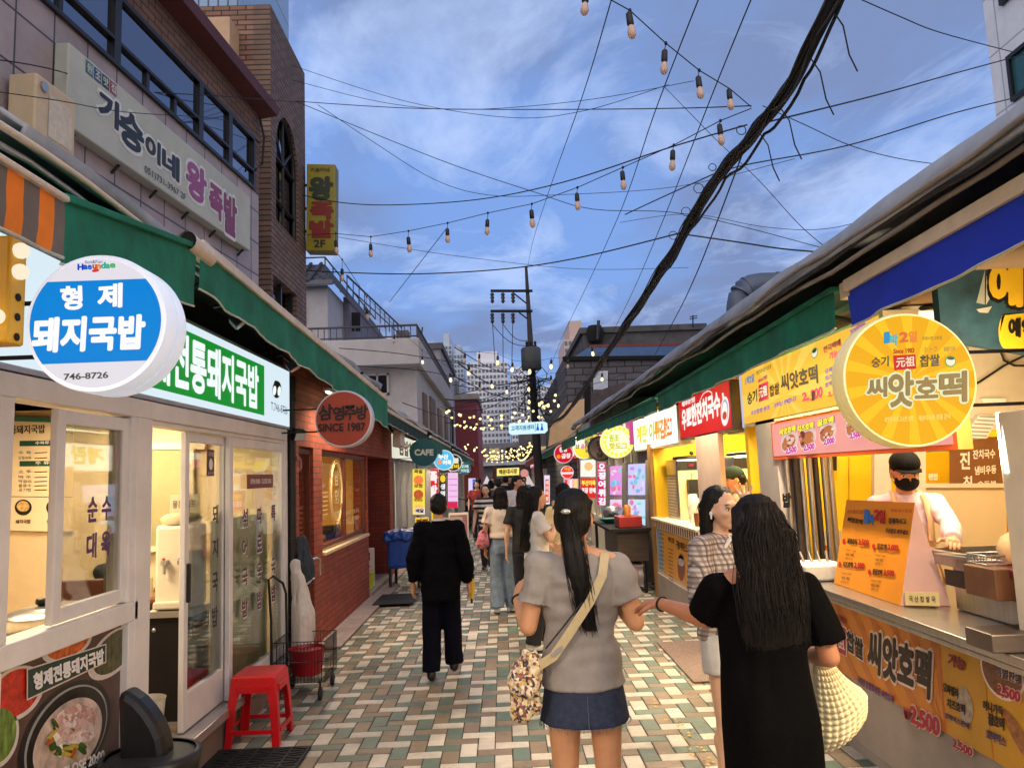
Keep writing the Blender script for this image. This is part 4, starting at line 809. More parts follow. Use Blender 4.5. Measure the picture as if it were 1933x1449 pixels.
for q in ([(1648, 800), (1672, 800), (1672, 1150), (1648, 1150)], [(1729, 800), (1745, 800), (1745, 1150), (1729, 1150)], [(1672, 800), (1680, 800), (1680, 1150), (1672, 1150)], [(1745, 912), (1900, 912), (1900, 920), (1745, 920)], [(1745, 800), (1900, 800), (1900, 812), (1745, 812)]): P57.slab(b, q, .05, M_pf, off=.02)
b.build('frame', pw_)
b = MB(); P57.poly(b, [(1745, 812), (1900, 812), (1900, 914), (1745, 914)], M_glass, -.01); b.build('pane', pw_)
b = MB(); P57.poly(b, [(1792, 824), (1888, 824), (1897, 916), (1792, 916)], mat('brown_poster', S(112, 70, 42), .5, var=.08), .0)
wl2 = ink(222, 214, 204)
for t_, q in (('진', ((1812, 885), (1830, 885), (1812, 853))), ('치', ((1818, 916), (1834, 916), (1818, 898))), ('잔치국수', ((1836, 866), (1878, 864), (1836, 849))), ('냄비우동', ((1840, 896), (1880, 893), (1840, 880))), ('순두부', ((1845, 916), (1880, 915), (1845, 908)))): P57.text(b, t_, *q, wl2, .03, .003)
P57.text(b, '편안', (1752, 905), (1770, 905), (1752, 893), wl2, .03, .004); b.build('poster', pw_)
b = MB();
for z in (1.95, 1.8): b.box((2.9, 5.95, z), (3.7, 6.2, z + .02), M_steel)
tag(b.build('steel_shelf'), 'pair of steel shelves seen through the partition glass', 'shelf')
lp = thing('stall_post', 'pale stall post with a glowing tube lamp at the right edge', 'post', (2.17, 3.1, .97))
b = MB(); b.box((2.08, 3.0, .0), (2.3, 3.2, 1.93), mat('post_white', S(228, 214, 190), .4, var=.05, dirt=.2)); b.build('post', lp, bev=.008)
b = MB(); b.tube([onY(1897, 800, 3.16), onY(1903, 893, 3.16)], .013, glow(255, 246, 214, 3.0), 10); b.build('lamp_tube', lp)
panel_lamp('ceiling_lamp', 'flat lamp in the ceiling of the pancake stall', (2.9, 4.6, 2.58), 1.2, .7, 28, (1, .8, .5))
panel_lamp('ceiling_lamp', 'flat lamp over the back counter of the pancake stall', (2.9, 6.1, 2.58), .9, .5, 14, (1, .84, .5))
la = bpy.data.lights.new('tube_light', 'AREA'); la.shape = 'RECTANGLE'; la.size = .1; la.size_y = .5; la.energy = 9; la.color = (1, .8, .5); o = bpy.data.objects.new('tube_light', la); COL.objects.link(o); o.parent = lp; o.location = (-.12, .1, 1.0); o.rotation_euler = (R(90), 0, R(-35))
fl = thing('grille_floodlight', 'beige wall floodlight with slatted face beside the yellow round sign', 'lamp', onY(1835, 812, 3.9)); P39 = PY(3.9)
b = MB(); P39.slab(b, [(1818, 826), (1864, 828), (1888, 784), (1850, 782)], .12, M_cream); b.build('housing', fl, bev=.006)
b = MB()
for k in range(6): P39.poly(b, [(1822 + k * 5, 822 - k * 7), (1862 + k * 4, 824 - k * 7), (1863 + k * 4, 821 - k * 7), (1823 + k * 5, 819 - k * 7)], M_conc, .004)
b.build('slats', fl)
b = MB(); P39.slab(b, [(1855, 752), (1900, 752), (1900, 762), (1855, 762)], .05, M_cream); b.build('bracket', fl)
jb = thing('panel_board', 'cream panelled board with a cable under the sea painting', 'board', onY(1850, 780, 3.95)); P395 = PY(3.95)
b = MB(); P395.slab(b, [(1700, 668), (1940, 640), (1940, 790), (1700, 790)], .05, mat('cream_panel', S(186, 170, 142), .6, var=.1, dirt=.4)); b.build('panel', jb)
b = MB(); P395.slab(b, [(1822, 655), (1826, 655), (1826, 790), (1822, 790)], .01, M_conc, off=.012); b.tube([onY(1800, 745, 3.9), onY(1850, 720, 3.9), onY(1895, 690, 3.9), onY(1940, 668, 3.9)], .006, M_wire); b.tube([onY(1885, 655, 3.9), onY(1895, 680, 3.9), onY(1915, 690, 3.9), onY(1940, 690, 3.9)], .006, M_wire); b.build('cable', jb)
sp_ = thing('sea_painting_sign', 'dark sea painting signboard with large yellow hangul and a white sail', 'sign', onY(1860, 660, 3.5)); P35 = PY(3.5)
b = MB(); P35.slab(b, [(1770, 545), (1945, 452), (1945, 668), (1778, 640)], .05, mat('dark_sea_paint', S(34, 66, 78), .6, var=.7, vs=5)); b.build('board', sp_)
b = MB(); P35.text(b, '예', (1868, 580), (1926, 576), (1868, 498), ink(14, 12, 10), .14, .003); P35.text(b, '예', (1868, 580), (1926, 576), (1868, 498), mat('yellow_glyph', S(206, 166, 30), .5, var=.1), .06, .008)
P35.poly(b, [(1886, 630)] + [(1896 - 12 * math.sin(a * .31), 626 - 32 * math.cos(a * .31)) for a in range(11)] + [(1945, 658), (1945, 590), (1890, 596)], mat('yellow_glyph', S(206, 166, 30)), .004)
P35.text(b, '예약', (1902, 636), (1950, 636), (1902, 602), ink(14, 12, 10), .05, .008)
P35.poly(b, [(1858, 575), (1858, 510), (1842, 572)], ink(150, 150, 140), .004); P35.poly(b, [(1860, 576), (1861, 520), (1870, 560)], ink(170, 168, 156), .004); P35.poly(b, [(1842, 584), (1872, 578), (1864, 591), (1848, 590)], ink(170, 166, 150), .004); b.build('painting', sp_)
hg = thing('pancake_sign', 'wide yellow backlit sign box with brush hangul and red seal', 'sign', (XC, 5.4, 2.08)); hy0, hy1 = 6.62, 4.08
b = MB(); b.box((XC, hy1, 2.07), (XC + .2, hy0, 2.56), mat('sign_side', S(226, 206, 170), .4, var=.05)); b.build('box', hg, bev=.004)
b = MB(); b.poly([(XC - .003, hy0 - .05, 2.1), (XC - .003, hy0 - .05, 2.54), (XC - .003, hy1 + .04, 2.54), (XC - .003, hy1 + .04, 2.1)], glow(248, 190, 62, 1.0))
for k in range(12):
 a = 5.6; cy0 = 5.6; cz0 = 2.25; an = k * 2 * math.pi / 12; pts = []
 for da in (-.1, .1):
  dy, dz = math.cos(an + da), math.sin(an + da); tt = min((1.0 / abs(dy)) if abs(dy) > 1e-6 else 9, ((.285 if dz > 0 else .145) / abs(dz)) if abs(dz) > 1e-6 else 9); pts.append((XC - .004, cy0 + dy * tt, cz0 + dz * tt))
 b.poly([(XC - .004, cy0, cz0)] + pts, glow(252, 206, 88, 1.0))
b.build('face', hg)
b = MB(); b.poly([(XC - .006, hy0 + .0, 2.07), (XC - .006, hy0 - .05, 2.07), (XC - .006, hy0 - .05, 2.56), (XC - .006, hy0, 2.56)], glow(200, 200, 236, .9)); b.build('light_edge', hg)
b = MB(); PH_ = PX(XC - .006, -1); dk = ink(40, 20, 16); mg = glow(196, 60, 110, .8); lil = glow(140, 110, 190, .9); pk = ink(190, 30, 80)
def ht(t, q, m, bo=.03, o=.002): PH_.text(b, t, *q, m, bo, o)
ht('숭기', ((1412, 764), (1430, 757), (1411, 742)), dk); PH_.poly(b, [(1432, 727), (1450, 719), (1451, 752), (1433, 759)], pk, .001); ht('元祖', ((1434, 752), (1449, 746), (1433, 732)), ink(240, 220, 230), .02, .003)
ht('찹쌀', ((1454, 749), (1472, 742), (1453, 728)), dk); ht('씨앗호떡', ((1476, 738), (1545, 722), (1474, 708)), dk, .04); ht('1박2일', ((1408, 727), (1424, 720), (1408, 712)), glow(60, 140, 200, .8))
ht('해운대시장 2호점', ((1428, 708), (1456, 695), (1428, 700)), dk, .01); ht('2,', ((1516, 760), (1528, 756), (1515, 742)), pk, .04); ht('500', ((1531, 756), (1553, 748), (1531, 737)), pk, .04); PH_.poly(b, [(1533, 739), (1539, 736), (1540, 754), (1534, 757)], dk, .005)
ht('국산찹쌀 원조', ((1418, 784), (1454, 772), (1418, 776)), lil, .02); ht('호떡믹스 판매합니다', ((1462, 770), (1504, 756), (1462, 761)), lil, .02); ht('since1983', ((1432, 722), (1449, 714), (1432, 715)), mg, .02)
ht('전국택배', ((1556, 667), (1588, 652), (1555, 655)), pk, .04); ht('가능', ((1566, 679), (1582, 672), (1566, 666)), pk, .04)
for k, t_ in enumerate(('모짜렐라', '치즈호떡', '호떡믹스')): ht(t_, ((1558, 706 + k * 13), (1588, 694 + k * 13.5), (1558, 697 + k * 13)), lil, .03)
ht('2,500', ((1564, 750), (1590, 742), (1564, 740)), pk, .03); PH_.ell(b, (1624, 625), (1636, 620), (1625, 608), glow(236, 120, 90, .9), .001); ht('가마솥호떡', ((1606, 640), (1634, 626), (1606, 622)), lil, .03, .004)
PH_.ell(b, (1538, 666), (1544, 663), (1538, 656), glow(110, 170, 90, .9), .001); PH_.ell(b, (1538, 666), (1543, 664), (1538, 658), glow(240, 230, 214, 1), .002); PH_.ell(b, (1538, 662), (1542, 660), (1538, 658), dk, .003)
b.build('lettering', hg)
mb_ = thing('menu_light_box', 'pink backlit picture menu hanging below the yellow sign box', 'menu board', (XC, 5, 1.78)); PM = PX(XC - .012, -1)
b = MB(); b.box((XC - .01, 3.5, 1.785), (XC + .06, 5.92, 2.06), mat('orange_frame', S(226, 96, 40), .4)); b.build('frame', mb_)
b = MB(); b.poly([(XC - .012, 5.89, 1.81), (XC - .012, 5.89, 2.05), (XC - .012, 3.53, 2.05), (XC - .012, 3.53, 1.81)], glow(240, 160, 150, 1.0)); b.build('face', mb_)
b = MB(); yl = glow(250, 230, 70, 1.05); mgt = glow(214, 60, 170, .9); wh_ = glow(255, 240, 240, 1.05)
random.seed(11)
for k, (cx, cy, t_, pr) in enumerate(((1490, 832, '씨앗호떡', '2,500'), (1524, 826, '치즈호떡', '2,500'), (1562, 815, '꿀호떡', '2,000'), (1612, 803, '팥호떡', '2,500'), (1668, 800, '슬러시', '2,500'))):
 PM.ell(b, (cx, cy), (cx + 17, cy - 6), (cx, cy - 24), glow(230, 196, 190, 1) if k < 4 else glow(150, 160, 220, 1), .001)
 PM.ell(b, (cx - 1, cy + 3), (cx + 12, cy - 2), (cx, cy - 12), glow(200, 120, 70, .9) if k < 4 else glow(80, 90, 190, 1), .002)
 for _ in range(16): dx, dy = random.uniform(-12, 12), random.uniform(-12, 12); r_ = random.uniform(1.5, 4); PM.ell(b, (cx + dx, cy + dy), (cx + dx + r_, cy + dy - r_ * .4), (cx + dx, cy + dy - r_), glow(*random.choice([(236, 200, 190), (180, 90, 60), (246, 226, 200), (214, 150, 110), (120, 60, 60)]), .9), .003 + _ * .0002, 8)
 PM.text(b, t_, (cx - 16, cy - 10), (cx + 14, cy - 18), (cx - 16, cy - 22), dk, .1, .006); PM.text(b, t_, (cx - 16, cy - 10), (cx + 14, cy - 18), (cx - 16, cy - 22), yl, .05, .009)
 PM.text(b, pr, (cx - 4, cy + 26), (cx + 16, cy + 22), (cx - 4, cy + 14), wh_, .1, .006); PM.text(b, pr, (cx - 4, cy + 26), (cx + 16, cy + 22), (cx - 4, cy + 14), mgt, .05, .009)
for x in (1508, 1544, 1586, 1640): PM.poly(b, [(x, 776 - (x - 1500) * .3), (x + 1.5, 776 - (x - 1500) * .3), (x + 1.5, 880), (x, 880)], wh_, .0009) if False else None
b.build('menu_print', mb_)
t, C_, r_ = round_sign('round_sign', 'large yellow round backlit sign with brush hangul for seed pancakes', (1718, 716), 3.0, 130, .11, glow(240, 174, 22, 1.0), mat('cream_drum', S(240, 224, 170), .35, var=.03, emit=.12, ecol=S(250, 220, 120)), rimw=.045, attach=1)
PS = PY(2.997); b = MB()
for k in range(14):
 a0 = k * 2 * math.pi / 14 + .1; rr = r_ * .95
 b.poly([(C_.x, 2.9945, C_.z)] + [(C_.x + rr * math.cos(a0 + q * .06), 2.9945, C_.z + rr * math.sin(a0 + q * .06)) for q in range(4)], glow(248, 196, 34, 1.0))
def rt(t_, q, m, bo=.03, o=.006): PS.text(b, t_, *q, m, bo, o)
for ch, x, y, h_, c_ in (('1', 1669, 648, 20, (50, 150, 200)), ('박', 1678, 652, 20, (60, 190, 200)), ('2', 1697, 646, 18, (230, 110, 60)), ('일', 1714, 646, 20, (240, 140, 60))): rt(ch, ((x, y), (x + (7 if ch == '1' else 15), y - 1), (x, y - h_)), glow(*c_, .95), .05)
dk2 = ink(74, 50, 26); rt('국제시장 2호점', ((1739, 643), (1776, 641), (1739, 636)), dk2, .01); rt('Since 1983', ((1685, 668), (1724, 666), (1685, 659)), glow(196, 60, 40, .8), .03); rt('ホトク', ((1742, 666), (1768, 664), (1742, 655)), ink(120, 90, 40), .0); rt('糖饼', ((1780, 664), (1802, 662), (1780, 655)), ink(120, 90, 40), .0)
rt('숭기', ((1644, 694), (1676, 691), (1644, 675)), ink(40, 28, 16), .03); PS.poly(b, [(1685, 671), (1727, 669), (1729, 696), (1687, 699)], glow(206, 40, 44, .95), .004); rt('元祖', ((1690, 694), (1725, 691), (1690, 675)), glow(250, 220, 190, 1), .02)
rt('찹쌀', ((1735, 693), (1772, 690), (1735, 671)), ink(40, 28, 16), .03); PS.ell(b, (1793, 682), (1804, 682), (1793, 671), glow(120, 180, 70, 1), .004); PS.ell(b, (1793, 682), (1801.5, 682), (1793, 673.5), glow(250, 236, 214, 1), .005); PS.ell(b, (1793, 676.5), (1800, 677), (1793, 673.5), ink(30, 22, 20), .006)
for ch, q in zip('씨앗호떡', (((1635, 752), (1672, 748), (1635, 716)), ((1676, 768), (1722, 766), (1676, 704)), ((1726, 752), (1768, 750), (1726, 714)), ((1772, 760), (1822, 757), (1772, 704)))): rt(ch, q, glow(236, 236, 190, 1.0), .1, .004); rt(ch, q, ink(106, 92, 40), .04, .008)
rt('씨앗이 톡톡 고소한 호떡', ((1668, 798), (1722, 795), (1668, 787)), glow(250, 214, 110, 1), .02); rt('해운대시장 명물 간식', ((1732, 795), (1792, 791), (1732, 784)), glow(250, 214, 110, 1), .02)
b.build('lettering', t)
ic = stall('yellow walled ice cream stall with a striped counter edge', 7.0, 10.78, back=4.4, walls=(0, 1))
b = MB(); M_pil = mat('pink_grey_pillar', S(206, 180, 166), .55, var=.06, dirt=.25); b.box((XC, 7.42, 0), (XC + .05, 8.3, 2.62), M_pil); b.build('pillar', ic)
b = MB(); b.box((XC - .02, 10.78, 0), (XC + .12, 11.0, 2.1), mat('ochre_post', S(150, 110, 50), .6, var=.2)); b.build('corner_post', ic)
b = MB(); b.box((XC - .06, 8.3, 1.06), (XC + .6, 10.78, 1.09), M_cream); b.build('counter_top', ic, bev=.005)
b = MB(); b.box((XC - .03, 8.3, .96), (XC + .02, 10.78, 1.06), stripes('brown_cream_stripe', S(110, 62, 36), S(226, 206, 170), .055)); b.build('striped_edge', ic)
b = MB(); b.box((XC, 8.3, .34), (XC + .04, 10.78, .96), M_cream); b.box((XC - .02, 8.3, 0), (XC + .1, 10.78, .34), M_pl); b.build('front_panel', ic)
PI = PX(XC - .003, -1); b = MB()
b.poly([(XC - .003, 10.4, .38), (XC - .003, 10.4, .93), (XC - .003, 8.34, .93), (XC - .003, 8.34, .38)], mat('poster_amber', S(232, 160, 40), .4, var=.08)); b.poly([(XC - .003, 10.72, .38), (XC - .003, 10.72, .93), (XC - .003, 10.43, .93), (XC - .003, 10.43, .38)], mat('poster_blue', S(150, 180, 196), .4, var=.1))
PI.text(b, '아이스크림', (1262, 1022), (1273, 1026), (1262, 1012), dk, .03, .003)
for k in range(9): PI.poly(b, [(1262, 1034 + k * 7), (1271, 1037 + k * 7.3), (1271, 1039 + k * 7.3), (1262, 1036 + k * 7)], ink(130, 80, 40), .002); PI.poly(b, [(1245, 1005 + k * 8), (1253, 1008 + k * 8), (1253, 1010 + k * 8), (1245, 1007 + k * 8)], ink(80, 110, 140), .002)
PI.text(b, '구슬 아이스크림', (1277, 1034), (1303, 1046), (1277, 1018), dk, .03, .003)
for cx, cy, sx, sy, c_ in ((1286, 1070, 7, 26, (130, 60, 50)), (1286, 1058, 6, 10, (226, 200, 190)), (1318, 1050, 6, 26, (120, 70, 50)), (1320, 1078, 8, 24, (90, 84, 100)), (1320, 1096, 7, 10, (206, 150, 80))): PI.ell(b, (cx, cy), (cx + sx, cy + sx * .3), (cx, cy - sy), mat('ice_print_%d_%d' % (cx, cy), S(*c_), .4, var=.5, vs=40), .0025, 18)
for k in range(6): PI.poly(b, [(1298, 1056 + k * 9), (1308, 1060 + k * 9.3), (1308, 1062 + k * 9.3), (1298, 1058 + k * 9)], ink(120, 60, 40), .002)
b.build('poster', ic)
panel_lamp('ceiling_lamp', 'flat lamp in the ceiling of the ice cream stall', (2.9, 9.4, 2.58), 1.3, .7, 60, (1, .82, .46))
panel_lamp('ceiling_lamp', 'flat lamp over the ice cream seller in the green cap', (2.9, 7.6, 2.58), .7, .7, 45, (1, .82, .46))
b = MB(); b.box((XC + .1, 6.66, 2.05), (XC + .3, 7.42, 2.16), M_cream); tag(b.build('header_beam'), 'cream header beam above the green capped seller', 'beam')
def machine(c, label):
 x, y = c; t = thing('soft_serve_machine', label, 'ice cream machine', (x, y, 1.06), 'soft serve machines in the yellow stall')
 b = MB(); b.box((x - .24, y - .3, 1.06), (x + .24, y + .35, 1.86), M_steel); b.build('cabinet', t, bev=.02)
 b = MB(); b.box((x - .22, y - .312, 1.1), (x + .22, y - .302, 1.74), mat('cream_front', S(226, 206, 150), .4)); b.build('front_panel', t)
 b = MB(); b.box((x - .235, y - .32, 1.72), (x + .235, y - .303, 1.84), M_black); b.build('control_panel', t);
 b = MB(); b.box((x - .1, y - .325, 1.745), (x + .2, y - .321, 1.815), mat('display', S(40, 30, 34), .2)); b.box((x - .08, y - .328, 1.765), (x - .02, y - .326, 1.8), glow(230, 50, 60, .8)); b.box((x + .04, y - .328, 1.765), (x + .16, y - .326, 1.8), glow(200, 214, 226, .7)); b.build('display', t)
 b = MB(); b.box((x - .12, y - .42, 1.42), (x + .14, y - .31, 1.6), M_black);
 for dx in (-.08, .01, .1): b.tube([(x + dx, y - .4, 1.6), (x + dx, y - .43, 1.68)], .012, M_steel); b.tube([(x + dx, y - .38, 1.42), (x + dx, y - .38, 1.36)], .018, M_black)
 b.build('dispensing_head', t, bev=.01)
 b = MB();
 for k in range(14): b.box((x - .246, y - .25, 1.12 + k * .04), (x - .241, y + .3, 1.14 + k * .04), M_conc)
 b.build('vent_grille', t)
 b = MB(); b.lathe([(.2, 1.86), (.22, 1.875), (.2, 1.9), (.02, 1.91)], (x, y, 0), M_black, 18); b.ball((x + .02, y - .1, 1.94), .03, .03, .03, M_black); b.build('hopper_lid', t)
 return t
machine((2.5, 10.3), 'steel soft serve machine at the far end of the striped counter'); machine((2.78, 8.75), 'steel soft serve machine behind the seller in the green cap')
b = MB(); b.lathe([(.05, 1.09), (.075, 1.3), (.05, 1.42), (.02, 1.43)], (2.3, 9.4, 0), mat('clear_wrap', S(226, 216, 200), .2, var=.3, vs=20, bump=.6, bs=30), 12); b.lathe([(.06, 1.09), (.08, 1.22), (.05, 1.38), (.02, 1.39)], (2.34, 9.15, 0), mat('clear_wrap', S(226, 216, 200)), 12); tag(b.build('wrapped_cones'), 'cone stacks in clear wrapping on the striped counter', 'cones')
b = MB(); b.lathe([(.07, 1.09), (.08, 1.2), (.078, 1.24)], (2.22, 8.75, 0), mat('tin_brown', S(120, 70, 40), .4, var=.3), 14); tag(b.build('topping_tin'), 'small brown tin on the striped ice cream counter', 'tin')
rs2 = thing('noodle_sign', 'red backlit sign with white noodle shop hangul', 'sign', (XC, 7.9, 2.06)); PR = PX(XC - .006, -1)
b = MB(); b.box((XC, 6.9, 2.07), (XC + .18, 8.98, 2.53), mat('grey_sign_side', S(92, 84, 84), .5)); b.build('box', rs2, bev=.004)
b = MB(); b.poly([(XC - .003, 8.96, 2.09), (XC - .003, 8.96, 2.52), (XC - .003, 6.93, 2.52), (XC - .003, 6.93, 2.09)], glow(214, 22, 30, 1.0)); b.build('face', rs2)
b = MB(); ww = glow(250, 236, 230, 1.05); PR.text(b, '우뽀한잔치국수', (1289, 812), (1361, 782), (1287, 775), ww, .05, .003); PR.text(b, '해운대시장 맛집', (1288, 768), (1312, 758), (1288, 759), ww, .03, .003)
PR.ell(b, (1369, 776), (1377, 774), (1369, 748), ww, .003); PR.ell(b, (1369, 776), (1375.5, 774.5), (1369, 753), glow(150, 170, 200, 1), .004); PR.ell(b, (1369, 779), (1374, 778), (1369, 758), ww, .005); PR.ell(b, (1369, 784), (1373, 783), (1369, 776), glow(206, 50, 50, 1), .006); PR.poly(b, [(1363, 742), (1366, 741), (1368, 752), (1365, 753)], ww, .003)
for k in range(11): a = math.pi * (.12 + .76 * k / 10); PR.ell(b, (1334 - 11 * math.cos(a), 752 - 13 * math.sin(a) + 5 * math.cos(a)), (1335 - 11 * math.cos(a), 752 - 13 * math.sin(a) + 5 * math.cos(a)), (1334 - 11 * math.cos(a), 750.5 - 13 * math.sin(a) + 5 * math.cos(a)), ww, .003, 8)
b.build('lettering', rs2)
rs3 = thing('snack_sign', 'dazzling white and yellow backlit snack sign next to the red one', 'sign', (XC, 10.5, 2.03)); PR = PX(XC - .006, -1)
b = MB(); b.box((XC, 9.06, 2.03), (XC + .18, 12.13, 2.52), M_cream); b.build('box', rs3)
b = MB(); b.poly([(XC - .003, 12.1, 2.05), (XC - .003, 12.1, 2.5), (XC - .003, 9.09, 2.5), (XC - .003, 9.09, 2.05)], glow(255, 250, 232, 1.5)); b.build('face', rs3)
b = MB()
for ch, x, c_ in (('계', 1202, (226, 206, 60)), ('란', 1213, (206, 216, 60)), ('이', 1226, (170, 200, 50)), ('튀', 1236, (226, 150, 50)), ('김', 1246, (226, 140, 50)), ('핫도그', 1255, (230, 120, 40))): PR.text(b, ch, (x, 836 - (x - 1202) * .18), (x + (9 if len(ch) == 1 else 14), 835 - (x - 1202) * .2), (x, 806 - (x - 1202) * .32), glow(*c_, 1.1), .05, .003)
b.build('lettering', rs3)
t, C_, r_ = round_sign('round_sign', 'bright yellow round sign edged with bulbs hanging before the white snack sign', (1166, 833), 12.4, 31, .2, glow(246, 246, 196, 1.25), glow(250, 240, 150, 1.1), rimw=.1, attach=1)
b = MB()
for k in range(18): a = 2 * math.pi * k / 18; b.ball((C_.x + r_ * .8 * math.cos(a), 12.37, C_.z + r_ * .8 * math.sin(a)), .03, .02, .03, glow(226, 236, 60, 1.5), 8, 5)
b.build('rim_bulbs', t)
b = MB(); Pz = PY(12.39); Pz.text(b, '원조', (1150, 833), (1168, 833), (1150, 820), glow(206, 220, 70, 1), .05, .003); Pz.text(b, '핫도그', (1150, 848), (1184, 847), (1150, 836), glow(230, 206, 40, 1), .05, .003); b.build('lettering', t)
               # canopies and roof over the right row
M_blue = mat('blue_canvas', S(14, 50, 186), .75, var=.15, vs=3, bump=.1, bs=300, dirt=.25)
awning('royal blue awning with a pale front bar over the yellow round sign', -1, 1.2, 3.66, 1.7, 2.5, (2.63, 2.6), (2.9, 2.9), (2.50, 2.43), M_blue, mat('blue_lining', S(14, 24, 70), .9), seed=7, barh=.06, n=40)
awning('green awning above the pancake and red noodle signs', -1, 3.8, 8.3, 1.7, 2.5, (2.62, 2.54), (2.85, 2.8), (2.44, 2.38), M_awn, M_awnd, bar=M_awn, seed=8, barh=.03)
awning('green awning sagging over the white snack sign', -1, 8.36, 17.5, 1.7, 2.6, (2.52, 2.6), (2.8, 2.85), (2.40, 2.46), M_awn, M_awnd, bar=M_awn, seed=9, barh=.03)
tarp_roof('long crumpled grey tarpaulin roof over the right stalls', [(1.6, 2.72), (1.66, 2.85), (1.8, 2.92), (2.1, 2.96), (2.5, 2.98), (3.4, 3.05), (5.2, 3.1)], 1.0, 17.5, seed=21, amp=.035)
b = MB()
for k_, (x, z) in enumerate(((1.6, 2.74), (1.61, 2.7), (1.64, 2.67))): b.tube([(x + .012 * math.sin(j * 1.1 + k_), 1.2 + .3 * j, z + .012 * math.sin(j * .9 + k_ * 2) + (.01 if j % 4 else 0)) for j in range(55)], .011, M_conc if k_ != 1 else M_wire, 6)
tag(b.build('eaves_cables'), 'bunch of three grey cables running along the right tarpaulin edge', 'cables')
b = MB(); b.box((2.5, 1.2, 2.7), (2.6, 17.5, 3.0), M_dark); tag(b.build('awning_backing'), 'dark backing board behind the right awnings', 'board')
cp = MB()
for k in range(3): cp.tube([onX(1645 - k * 3, 560 + k * 7, 1.8), onX(1700, 528 + k * 9, 1.8), onX(1760, 500 + k * 10, 1.8), onX(1820, 480 + k * 4, 1.8), onX(1870, 447 + k * 10, 1.8), onX(1940, 418 + k * 12, 1.8)], .014, mat('beige_conduit', S(196, 166, 120), .5, var=.15), 8)
tag(cp.build('cable_conduits'), 'beige conduits tied up beneath the blue awning hem', 'conduit')
b = MB(); b.box((1.72, 3.64, 2.55), (1.78, 3.74, 2.63), M_beige); tag(b.build('junction_box'), 'tiny beige junction box at the gap between blue and green awnings', 'box')
dt = thing('vent_duct', 'blue grey elbow ventilation duct above the right roofs', 'duct', onY(1400, 600, 9)); M_duct = mat('duct_grey', S(86, 98, 116), .5, .3, var=.1)
Pd = lambda a, c: onY(a, c, 9.0)
b = MB(); rr = .135; pts = [Pd(1393, 640), Pd(1393, 578), Pd(1396, 560), Pd(1404, 547), Pd(1418, 539), Pd(1436, 536), Pd(1500, 534)]; b.tube(pts, rr, M_duct, 18); b.build('pipe', dt)
b = MB()
for a, c in ((0, 1), (2, 3), (3, 4), (5, 6)): q = pts[a].lerp(pts[c], .5); d_ = (pts[c] - pts[a]).normalized() * .012; b.tube([q - d_, q + d_], rr * 1.06, M_duct, 18)
b.build('seam', dt)
b = MB(); b.box((Pd(1486, 520).x, 9, 2.9), (Pd(1560, 520).x, 10, Pd(1500, 510).z), M_conc); tag(b.build('roof_unit'), 'pale concrete roof box beside the grey duct', 'roof box')
b = MB(); b.tube([onY(1470, 565, 7.2), onY(1410, 562, 7.2), onY(1385, 580, 7.2), onY(1383, 610, 7.2), onY(1398, 630, 7.2)], .012, M_conc, 8); tag(b.build('bent_pipe'), 'thin bent white pipe hooked in front of the grey duct', 'pipe')
